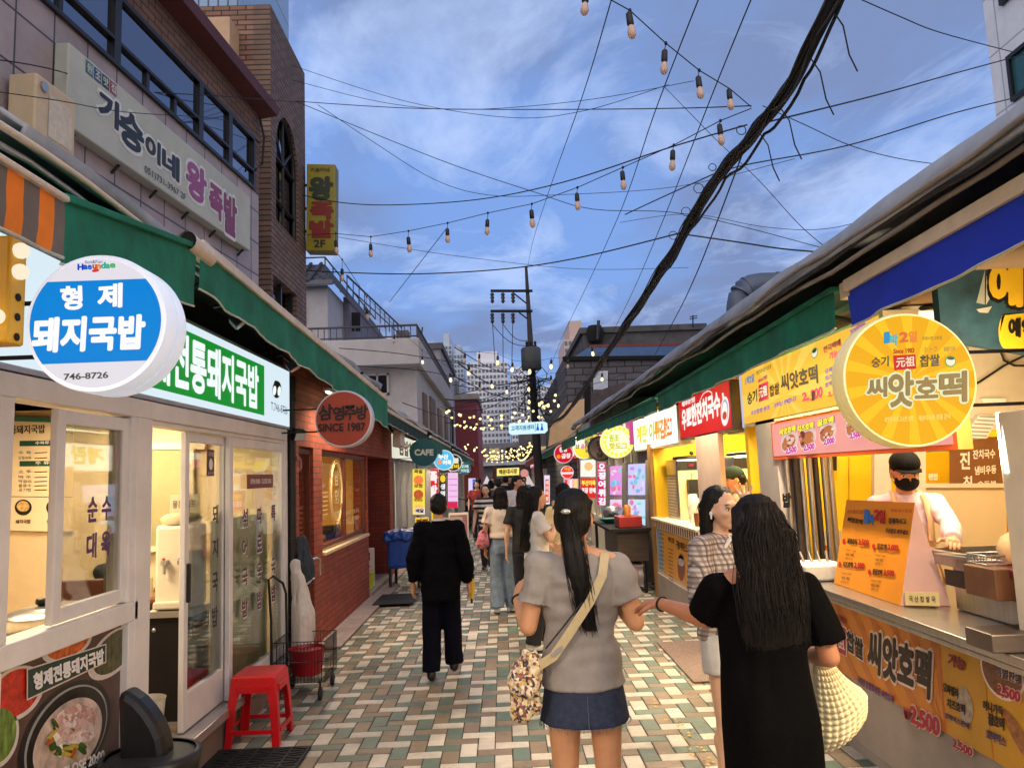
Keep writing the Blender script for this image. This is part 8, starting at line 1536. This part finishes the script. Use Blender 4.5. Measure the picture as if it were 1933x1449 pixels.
for q in (-1, 1): b = bandtube([(q * .08, .155, 1.13), (q * .085, .14, 1.25), (q * .085, .085, 1.36), (q * .075, -.01, 1.42)], .016, .003, (0, 1, .3)); f.put('apron_strap', b.v, b.f, M_ap_, ap)
# --- diner in the restaurant
f = Fig('seated diner in dark clothes partly visible behind the restaurant door post', -3.08, 6.25, 1.66, R(-95), z=-.22); f.hip = {-1: V((-.085, .05, .87)), 1: V((.085, .05, .87))}
f.kn = {-1: V((-.1, .45, .86)), 1: V((.1, .45, .86))}; f.an = {-1: V((-.1, .42, .5)), 1: V((.1, .42, .5))}; f.el = {-1: V((-.22, .18, 1.14)), 1: V((.22, .18, 1.14))}; f.wr = {-1: V((-.05, .38, 1.2)), 1: V((.04, .4, 1.21))}
f.body(SK1, .012, hv=.005); f.trousers(Mdk, hemz=.62); f.top(Mbt, hem=.86, sleeve='short', fit=.025, vox=.012); f.shoes(mat('grey_shoe', S(120, 110, 100), .7)); f.face(); f.hair('short', vox=.01)
               # things on the ground
M_rp = mat('red_plastic', S(206, 22, 30), .32, var=.06)
st_ = thing('plastic_stool', 'red plastic stool by the restaurant window', 'stool', (-1.74, 5.6, 0)); c = V((-1.745, 5.6, 0)); zt = .46; a, a2 = .145, .185
b = MB(); rings = [[V((c.x + sx * r_, c.y + sy * r_, z)) for sx, sy in ((-1, -1), (1, -1), (1, 1), (-1, 1))] for r_, z in ((a + .012, zt - .07), (a + .008, zt - .012), (a - .005, zt))]
b.loft(rings, M_rp, (False, True), False); b.build('seat', st_, bev=.01)
for sx in (-1, 1):
 for sy in (-1, 1):
  b = MB(); w_ = .062
  def corner(r_, z, w_): x, y = c.x + sx * r_, c.y + sy * r_; return [V((x, y, z)), V((x - sx * w_, y, z)), V((x - sx * w_, y - sy * .012, z)), V((x - sx * .012, y - sy * .012, z)), V((x - sx * .012, y - sy * w_, z)), V((x, y - sy * w_, z))]
  b.loft([corner(a + .011, zt - .071, .075), corner(a + .024, zt - .2, .055), corner(a2, 0, .05)], M_rp, (True, True), False); b.build('leg', st_, bev=.004)
for sx, sy in ((0, 1), (0, -1), (1, 0), (-1, 0)):
 d = V((1, 0, 0)) if sx == 0 else V((0, 1, 0))
 for nm, r_, dz, l_, h_ in (('apron', a + .018, zt - .09, .05, .022), ('stretcher', a + .036, .1, .04, .014)): b = MB(); p = c + V((sx * r_, sy * r_, dz)); b.obox(p, d * (r_ - l_), V((sx * .006, sy * .006, 0)), V((0, 0, h_)), M_rp); b.build(nm, st_)
bn = thing('swing_bin', 'round black bin with its domed flap lid tilted up', 'bin', (-1.72, 3.86, 0)); bc = V((-1.72, 3.86, 0))
b = MB(); b.lathe([(.17, 0), (.2, .02), (.215, .45), (.225, .46), (.225, .5), (.2, .505)], bc, M_black, 32, cap=(True, False)); b.build('body', bn); b = MB(); b.lathe([(.2, .49), (.16, .5), (.02, .503)], bc, mat('bin_top', S(44, 44, 46), .5, var=.2), 32); b.build('rim_top', bn)
Pw = PY(3.8); b = MB(); Pw.slab(b, [(219, 1306), (238, 1308), (258, 1322), (276, 1342), (292, 1366), (304, 1392), (309, 1420), (310, 1450), (222, 1450)], .14, M_black); b.build('flap_lid', bn, bev=.045)
mt = thing('rubber_mat', 'black ribbed rubber doormat in front of the restaurant step', 'mat', (-1.62, 5.1, 0)); b = MB(); b.box((-1.94, 4.2, .005), (-1.33, 5.36, .022), M_rubber); b.build('base', mt, bev=.006)
b = MB()
for k in range(26):
 y = 4.24 + k * .0425
 for j in range(5): x = -1.88 + j * .11; s_ = 1 if (k // 2 + j) % 2 else -1; b.obox((x + .045, y, .025), (.045, s_ * .012, 0), (-s_ * .0015, .007, 0), (0, 0, .005), M_rubber)
b.build('ribs', mt)
tr = thing('shopping_trolley', 'black framed shopping trolley with a wire basket by the brick wall', 'trolley', (-1.75, 6.75, 0)); M_fr2 = mat('black_tube', S(20, 20, 22), .35, var=.1)
hx = [onY(512, 1172, 6.55), onY(507, 1093, 6.55), onY(516, 1087, 6.55), onY(534, 1100, 6.75), onY(540, 1120, 6.75), onY(541, 1180, 6.75)]
b = MB(); b.tube([V((hx[0].x, hx[0].y, .12))] + hx + [V((hx[-1].x, hx[-1].y, .12))], .011, M_fr2, 8); b.build('handle', tr)
bx0, bx1, by0, by1, bz0, bz1 = -1.92, -1.50, 6.5, 6.95, .14, .46
def wirebasket(x0, x1, y0, y1, z0, z1, m, r_=.0025, st=.028):
 b = MB()
 for z in (z0, (z0 + z1) / 2, z1): b.tube([(x0, y0, z), (x1, y0, z), (x1, y1, z), (x0, y1, z), (x0, y0, z)], r_ * 1.6, m, 5)
 k = 0
 while x0 + k * st < x1: x = x0 + k * st; b.tube([(x, y0, z1), (x, y0, z0), (x, y1, z0), (x, y1, z1)], r_, m, 4); k += 1
 k = 0
 while y0 + k * st < y1: y = y0 + k * st; b.tube([(x0, y, z1), (x0, y, z0), (x1, y, z0), (x1, y, z1)], r_, m, 4); k += 1
 return b
wirebasket(bx0, bx1, by0, by1, bz0, bz1, M_fr2).build('wire_basket', tr)
for x, y in ((bx0 + .04, by0), (bx1 - .04, by0), (bx0 + .04, by1), (bx1 - .04, by1)):
 b = MB(); b.lathe([(.01, -.012), (.05, -.01), (.05, .01), (.01, .012)], (x, y, .05), M_rubber, 16, 'X'); wl_ = b.build('wheel', tr); b = MB(); b.tube([(x, y, .05), (x, y, .15)], .008, M_fr2, 6); b.build('fork', tr)
b = MB(); b.lathe([(.12, .16), (.15, .36), (.155, .37)], (-1.7, 6.72, 0), mat('dark_red_plastic', S(150, 20, 34), .35), 24, cap=(True, False)); b.lathe([(.145, .345), (.02, .34)], (-1.7, 6.72, 0), mat('dark_red_plastic', S(150, 20, 34)), 24); tag(b.build('red_bucket'), 'dark red bucket inside the wire basket of the trolley', 'bucket')
b = MB(); sx_, sy_ = -1.83, 7.0; capsule(b, (sx_ + .02, sy_, .25), (sx_ + .03, sy_, .6), .1, .1); capsule(b, (sx_ + .03, sy_, .6), (sx_ - .03, sy_ + .03, .92), .1, .062); capsule(b, (sx_ - .03, sy_ + .03, .92), (sx_ - .045, sy_ + .04, 1.03), .055, .05, flat=.5); capsule(b, (sx_ + .05, sy_ - .02, .84), (sx_ + .12, sy_ - .03, .9), .008, .03, flat=.3)
vs_, fs_ = remesh(b, .01, 2, .018, (14, 14, 3)); b = MB(); b.add(vs_, fs_, mat('white_sack_film', S(216, 206, 196), .45, var=.1, vs=14, bump=.5, bs=30), True); tag(b.build('tied_sack'), 'tied white sack standing in the shopping trolley', 'sack')
b = MB(); capsule(b, (-1.9, 7.32, 1.2), (-1.88, 7.3, .98), .06, .11); capsule(b, (-1.88, 7.3, .98), (-1.86, 7.3, .86), .11, .08); vs_, fs_ = remesh(b, .012, 2, .03, (18, 18, 5)); b = MB(); b.add(vs_, fs_, cloth('charcoal_cloth', (64, 70, 78)), True); tag(b.build('hung_jacket'), 'charcoal jacket hung on the downpipe beside the brick shop', 'jacket')
b = MB(); b.tube([(-1.96, 7.62, .95), (-1.9, 7.62, 1.0), (-1.88, 7.85, 1.0), (-1.88, 7.95, .98), (-1.88, 7.97, .82)], .012, M_alu, 8); tag(b.build('door_rail'), 'short bent metal rail beside the brick shop door', 'rail')
bb_ = thing('blue_tub', 'blue plastic covered tub on dark legs by the red pillar', 'tub', (-1.72, 13.0, 0)); M_bt = mat('blue_plastic_sheet', S(24, 66, 150), .35, var=.3, vs=8, bump=.5, bs=12)
b = MB(); b.box((-1.9, 12.6, .32), (-1.36, 13.4, .84), M_bt); vs_ = b; b.build('tub', bb_, bev=.06)
b = MB(); M2 = MB(); M2.box((-1.94, 12.56, .76), (-1.32, 13.44, .9), M_bt); vs2, fs2 = remesh(M2, .025, 2, .04, (9, 9, 9)); b.add(vs2, fs2, M_bt, True); b.build('crumpled_cover', bb_)
for x in (-1.86, -1.4):
 for y in (12.66, 13.34): b = MB(); b.tube([(x, y, .32), (x, y, 0)], .025, M_black, 8); b.build('leg', bb_)
b = MB(); b.lathe([(.1, .1), (.13, .34), (.135, .35)], (-2.14, 12.05, 0), mat('lime_bucket', S(170, 180, 50), .4, var=.15), 18, cap=(True, True)); tag(b.build('lime_bucket'), 'lime green bucket on the step before the red pillar', 'bucket')
b = MB(); b.box((-2.3, 12.35, .1), (-2.08, 12.5, .68), mat('notice_board_white', S(226, 206, 196), .6));
for k in range(2): b.text('의' if k else '금', (-2.24, 12.347, .34 + .16 * k), (-2.13, 12.347, .34 + .16 * k), (-2.24, 12.347, .46 + .16 * k), ink(40, 30, 30), .03)
tag(b.build('notice_board'), 'small white notice board standing behind the lime bucket', 'board')
b = MB(); b.box((-1.86, 10.9, .036), (-1.3, 11.8, .05), M_rubber); tag(b.build('rubber_mat', bev=.006), 'dark doormat at the recessed entrance of the brick shop', 'mat')
b = MB(); b.box((1.5, 6.5, .004), (2.05, 8.0, .016), mat('woven_mat', S(128, 108, 100), .9, var=.4, vs=60, bump=.6, bs=120)); tag(b.build('woven_mat', bev=.004), 'grey brown woven mat beside the pillar of the ice cream stall', 'mat')
b = MB(); b.box((-1.9, 9.2, .036), (-1.5, 9.9, .04), M_conc); b.build('drain_cover') if False else None
for l_, px_, y, sgn_, c_ in (('folding menu board with white edge right of the man in black', 852, 15.5, 1, (70, 40, 44)), ('second folding board leaning behind the first one', 866, 17.5, 1, (150, 90, 96))):
 P = onY(px_, 985, y); t = thing('folding_board', l_, 'sign', (P.x, y, 0));
 for q in (-1, 1): b = MB(); b.prism([(P.x - .22, y + q * .22, .0), (P.x + .22, y + q * .22, 0), (P.x + .22, y + q * .02, .95), (P.x - .22, y + q * .02, .95)], (0, q * .02, 0), M_cream); b.prism([(P.x - .19, y + q * .235 - .005, .06), (P.x + .19, y + q * .235 - .005, .06), (P.x + .19, y + q * .045 - .005, .9), (P.x - .19, y + q * .045 - .005, .9)], (0, q * .012, 0), mat('board_print_%d' % c_[0], S(*c_), .5, var=.3, vs=20)); b.build('panel', t)
sc_ = thing('scooter', 'dark parked scooter far along the left side', 'scooter', (-1.15, 26, 0)); x0 = -1.15
for y in (25.5, 26.75): b = MB(); b.lathe([(.08, -.05), (.22, -.05), (.25, 0), (.22, .05), (.08, .05)], (x0, y, .25), M_rubber, 18, 'X'); b.build('wheel', sc_)
b = MB(); capsule(b, (x0, 25.7, .35), (x0, 26.3, .32), .12, .14); capsule(b, (x0, 26.3, .4), (x0, 26.8, .62), .17, .15); capsule(b, (x0, 25.6, .4), (x0, 25.75, .95), .15, .09); vs_, fs_ = remesh(b, .02, 3); b = MB(); b.add(vs_, fs_, M_black, True); b.build('body', sc_)
b = MB(); b.tube([(x0 - .33, 25.75, 1.02), (x0 - .1, 25.72, .98), (x0 + .1, 25.72, .98), (x0 + .33, 25.75, 1.02)], .02, M_black); b.build('handlebar', sc_); b = MB(); capsule(b, (x0, 26.1, .78), (x0, 26.75, .8), .13, .12, flat=.5); b.build('seat', sc_); b = MB(); b.ball((x0, 25.52, .85), .08, .05, .07, mat('lamp_glass', S(190, 200, 205))); b.build('headlight', sc_)
               # things on the pancake counter
am = thing('tent_menu', 'orange tent shaped price menu standing on the steel counter', 'menu board', (2.24, 4.55, .97)); A, B = onZ(1574, 1100, .972), onZ(1700, 1143, .972); C3 = onZ(1795, 1143, .972)
T1, T2 = onX(1598, 943, 2.25), onX(1727, 948, 2.25); D = A + (C3 - B); M_om = mat('orange_card', S(226, 140, 20), .5, var=.05); M_pk = mat('pink_card', S(226, 180, 170), .6, var=.06)
b = MB(); b.add([A, B, T2, T1], [(0, 1, 2, 3)], M_om); b.build('front_card', am); b = MB(); b.add([D, C3, T2, T1], [(0, 1, 2, 3)], M_pk); b.add([B, C3, T2], [(0, 1, 2)], M_pk); b.add([A, D, T1], [(0, 1, 2)], M_pk); b.build('side_card', am)
nn = (B - A).cross(T1 - A).normalized(); nn = nn if nn.x < 0 else -nn
def am_pt(a, c, off=.003):
 r_ = ray(a, c); return CAMP + r_ * (((A - CAMP) @ nn) / (r_ @ nn)) + nn * off
AMP = PL(lambda a, c: am_pt(a, c, 0), nn); b = MB(); kk = ink(46, 26, 12); rr_ = ink(176, 22, 24)
def at(t, q, m, bo=.03, o=.003): AMP.text(b, t, *q, m, bo, o)
at('승기 원조 찹쌀', ((1600, 968), (1630, 970), (1601, 961)), rr_, .01); at('씨앗호떡', ((1600, 984), (1628, 990), (1602, 975)), kk); at('1', ((1633, 986), (1639, 987), (1634, 962)), ink(40, 110, 190), .05); at('박', ((1641, 990), (1650, 991), (1642, 970)), ink(40, 110, 190), .05); at('2', ((1650, 980), (1660, 981), (1652, 962)), rr_, .05); at('일', ((1661, 986), (1671, 988), (1662, 962)), rr_, .05)
at('해운대시장점', ((1682, 966), (1722, 967), (1682, 960)), rr_, .01); at('결제하시고', ((1678, 988), (1712, 990), (1678, 977)), kk); at('주문줄로 와주세요', ((1672, 1005), (1714, 1010), (1674, 996)), kk)
for i, (t_, pr_, x, y) in enumerate((('씨앗호떡', '2,500', 1594, 1026), ('꿀호떡', '2,000', 1650, 1036), ('치즈호떡', '2,500', 1586, 1070), ('팥꿀호떡', '2,500', 1642, 1084))):
 AMP.ell(b, (x, y - 5), (x + 3, y - 5), (x, y - 10), rr_, .003); at(t_, ((x + 6, y), (x + 24, y + 2), (x + 7, y - 11)), kk); at(pr_, ((x + 27, y + 3), (x + 46, y + 5), (x + 28, y - 9)), rr_, .05)
 for j, e_ in enumerate(('Honey + Seed', '蜂蜜', '호떡 한 개')): at(e_, ((x + 4 - j, y + 14 + j * 8), (x + 22 - j * 3, y + 16 + j * 8), (x + 4 - j, y + 9 + j * 8)), kk, .0)
b.build('lettering', am)
b = MB(); q0, q1 = onZ(1708, 1141, .98), onZ(1772, 1143, .98); q0 = q0 + V((0, -.012, 0)); q1 = q1 + V((0, -.012, 0)); b.prism([q0, q1, q1 + V((0, 0, .07)), q0 + V((0, 0, .07))], (0, .008, 0), mat('price_label', S(236, 214, 150), .5))
for k in range(5): d = (q1 - q0) / 6; p = q0 + d * (k + .6) + V((0, -.002, .02)); b.text('국산찹쌀'[k % 4], p, p + d * .7, p + V((0, 0, .03)), ink(120, 80, 40), .02)
tag(b.build('small_label'), 'small cream label at the foot of the tent menu', 'label')
gd = thing('griddle', 'steel griddle box with a dark hot plate on the counter', 'griddle', (2.55, 3.8, .97)); b = MB(); b.box((2.32, 3.3, .972), (2.8, 4.05, 1.19), M_steel); b.build('cabinet', gd, bev=.008)
b = MB(); b.box((2.3, 3.28, 1.19), (2.34, 4.3, 1.26), M_steel); b.box((2.34, 4.26, 1.19), (2.85, 4.3, 1.26), M_steel); b.box((2.81, 3.28, 1.19), (2.85, 4.26, 1.26), M_steel); b.build('rim', gd); b = MB(); b.box((2.34, 3.28, 1.195), (2.81, 4.26, 1.205), mat('hot_plate', S(34, 28, 26), .3, .5, var=.3, vs=10)); b.build('hot_plate', gd)
b = MB(); b.box((2.306, 3.25, 1.09), (2.315, 4.1, 1.17), M_black); b.build('dark_slot', gd)
tg = thing('tongs', 'pair of steel tongs lying across the griddle rim', 'tongs', onY(1790, 1048, 3.9)); b = MB(); a0, a1 = onY(1765, 1046, 4.1), onY(1850, 1056, 3.7); b.tube([a0, a1], .008, M_steel, 6); b.tube([a0 + V((.02, 0, .0)), a1 + V((.0, .03, .015))], .008, M_steel, 6); b.build('arm', tg)
wr_ = thing('wire_rack', 'small chromed wire rack at the right end of the griddle', 'rack', onY(1870, 1080, 3.4)); q = onY(1872, 1078, 3.45); wirebasket(q.x - .06, q.x + .07, 3.38, 3.52, q.z, q.z + .075, M_alu, .0025, .022).build('wires', wr_)
b = MB(); q = onY(1905, 1060, 3.35); b.box((q.x - .05, 3.25, q.z - .06), (q.x + .2, 3.5, q.z - .02), mat('maroon_tray', S(110, 30, 44), .4)); tag(b.build('maroon_tray', bev=.008), 'maroon tray beside the wire rack', 'tray')
b = MB(); q = onY(1905, 1035, 3.4); b.lathe([(.03, -.06), (.05, .0), (.03, .05), (.005, .07)], q, mat('bread_cream', S(226, 186, 140), .7, var=.1), 14); tag(b.build('dough_bag'), 'pale dough bag behind the corner post lamp', 'bag')
sm_ = thing('condiment_box', 'brown wooden box with a slot standing on the counter by the post', 'box', onY(1880, 1105, 3.3)); q = onY(1885, 1098, 3.4); b = MB(); b.box((q.x - .09, 3.28, q.z - .06), (q.x + .15, 3.5, q.z + .07), mat('box_wood', S(120, 78, 50), .5, var=.25, vs=5)); b.build('case', sm_, bev=.004); b = MB(); b.box((q.x + .0, 3.276, q.z - .02), (q.x + .025, 3.279, q.z + .04), M_dark); b.build('slot', sm_)
b = MB(); q = onY(1880, 1150, 3.2); b.box((q.x - .08, 3.12, .972), (q.x + .2, 3.3, 1.045), mat('dull_steel', S(120, 108, 100), .4, .8, var=.2)); tag(b.build('steel_cabinet', bev=.006), 'small steel cabinet at the near end of the counter', 'cabinet')
tb_ = thing('white_tub', 'white plastic tub of utensils on the far end of the steel counter', 'tub', onZ(1548, 1098, .972)); q = onZ(1550, 1095, .972); b = MB(); b.box((q.x - .12, q.y - .05, .972), (q.x + .16, q.y + .25, 1.08), mat('white_tub_plastic', S(228, 224, 216), .4)); b.build('tub', tb_, bev=.015)
b = MB();
for k in range(4): b.tube([(q.x - .05 + k * .05, q.y + .1, 1.04), (q.x - .08 + k * .06, q.y + .13, 1.15)], .01, M_steel, 6)
b.build('utensils', tb_)
               # cart with the red box
ct = thing('food_cart', 'dark timber food cart with a metal top beside the picture window', 'cart', (1.85, 12.0, 0)); b = MB(); b.box((1.62, 11.2, .45), (2.06, 12.6, .88), mat('cart_wood', S(62, 48, 40), .6, var=.35, vs=4, stretch=(1, 1, 8))); b.build('cabinet', ct)
b = MB(); b.box((1.5, 11.1, .88), (2.1, 13.2, .92), M_dark); b.build('top', ct)
for x, y in ((1.65, 11.25), (2.0, 11.25), (1.55, 13.1), (2.0, 13.1)): b = MB(); b.tube([(x, y, 0), (x, y, .88)], .025, M_black, 6); b.build('leg', ct)
b = MB(); b.box((1.66, 11.25, .924), (2.0, 11.75, 1.08), mat('crimson_box', S(150, 24, 28), .4)); tag(b.build('red_box', bev=.01), 'red box on the timber food cart', 'box')
b = MB(); b.lathe([(.05, 1.081), (.06, 1.2), (.04, 1.24)], (1.82, 11.45, 0), mat('amber_jar', S(190, 130, 60), .3), 14); tag(b.build('sauce_jar'), 'amber sauce jar standing on the red box', 'jar')
b = MB(); b.lathe([(.1, .922), (.2, .98), (.22, 1.0)], (1.72, 12.4, 0), mat('teal_bowl', S(60, 130, 120), .4), 18, cap=(True, False)); tag(b.build('teal_bowl'), 'teal bowl on the food cart left of the red box', 'bowl')
b = MB(); b.lathe([(.12, .922), (.16, 1.05), (.18, 1.12), (.1, 1.16), (.02, 1.17)], (1.8, 12.85, 0), M_steel, 18); tag(b.build('steel_pot'), 'steel pot at the far end of the food cart', 'pot')
b = MB(); M2 = MB(); M2.box((1.7, 11.25, .05), (2.02, 11.8, .4), M_black); vs2, fs2 = remesh(M2, .03, 3, .05, (9, 9, 9)); b.add(vs2, fs2, mat('clear_sheet', S(150, 136, 140), .25, var=.4, vs=10, bump=.7, bs=14), True); tag(b.build('wrapped_bundle'), 'plastic wrapped bundle under the food cart', 'bundle')
b = MB(); random.seed(8)
for k in range(70):
 t_ = random.random(); q = onZ(lerp(1235, 1345, t_) + random.gauss(0, 8), lerp(1310, 1449, t_) + random.gauss(0, 6), .006); r_ = random.uniform(.004, .016); a = random.uniform(0, 6)
 b.poly([q + V((r_ * random.uniform(.6, 1.2) * math.cos(a + j), r_ * random.uniform(.6, 1.2) * math.sin(a + j), random.uniform(0, .002))) for j in range(6)], random.choice([mat('yellow_crumb', S(214, 180, 60), .8), mat('brown_crumb', S(150, 90, 40), .8)]))
tag(b.build('litter', loc=(0, 0, 0)), None, None, kind='stuff')
ns = stall('cream walled stall at the right edge of the frame beside the corner post', -1.6, 2.86, back=4.0, wallm=M_cream); b = MB(); b.box((2.0, -1.6, .93), (2.7, 2.8, .97), M_steel); b.box((XC, -1.6, 0), (XC + .04, 2.84, .93), mat('dark_front', S(60, 70, 84), .5)); b.build('counter', ns)
panel_lamp('ceiling_lamp', 'flat lamp in the ceiling of the stall at the right edge', (2.7, 1.2, 2.58), 1.6, .8, 105, (1, .8, .54))  # added out of view to brighten the near paving and the black dress
ls = thing('snack_shop', 'snack shop behind the yellow bulb sign at the left edge', 'shop', (-2.6, 0, 0)); b = MB(); b.box((-4.6, -2.4, 0), (-4.5, 1.5, 2.6), M_int); b.box((-4.5, -2.5, 0), (-2.0, -2.4, 2.6), M_int); b.box((-2.06, -2.4, 0), (-2.0, 1.5, .9), M_cream); b.build('wall', ls); b = MB(); b.box((-4.6, -2.5, 2.6), (-1.98, 1.55, 2.7), M_cream); b.build('roof', ls)
panel_lamp('ceiling_lamp', 'flat lamp in the ceiling of the snack shop at the left edge', (-2.7, 0, 2.55), 1.2, .8, 100, (1, .8, .54))  # out-of-view lamp added as warm fill from the left
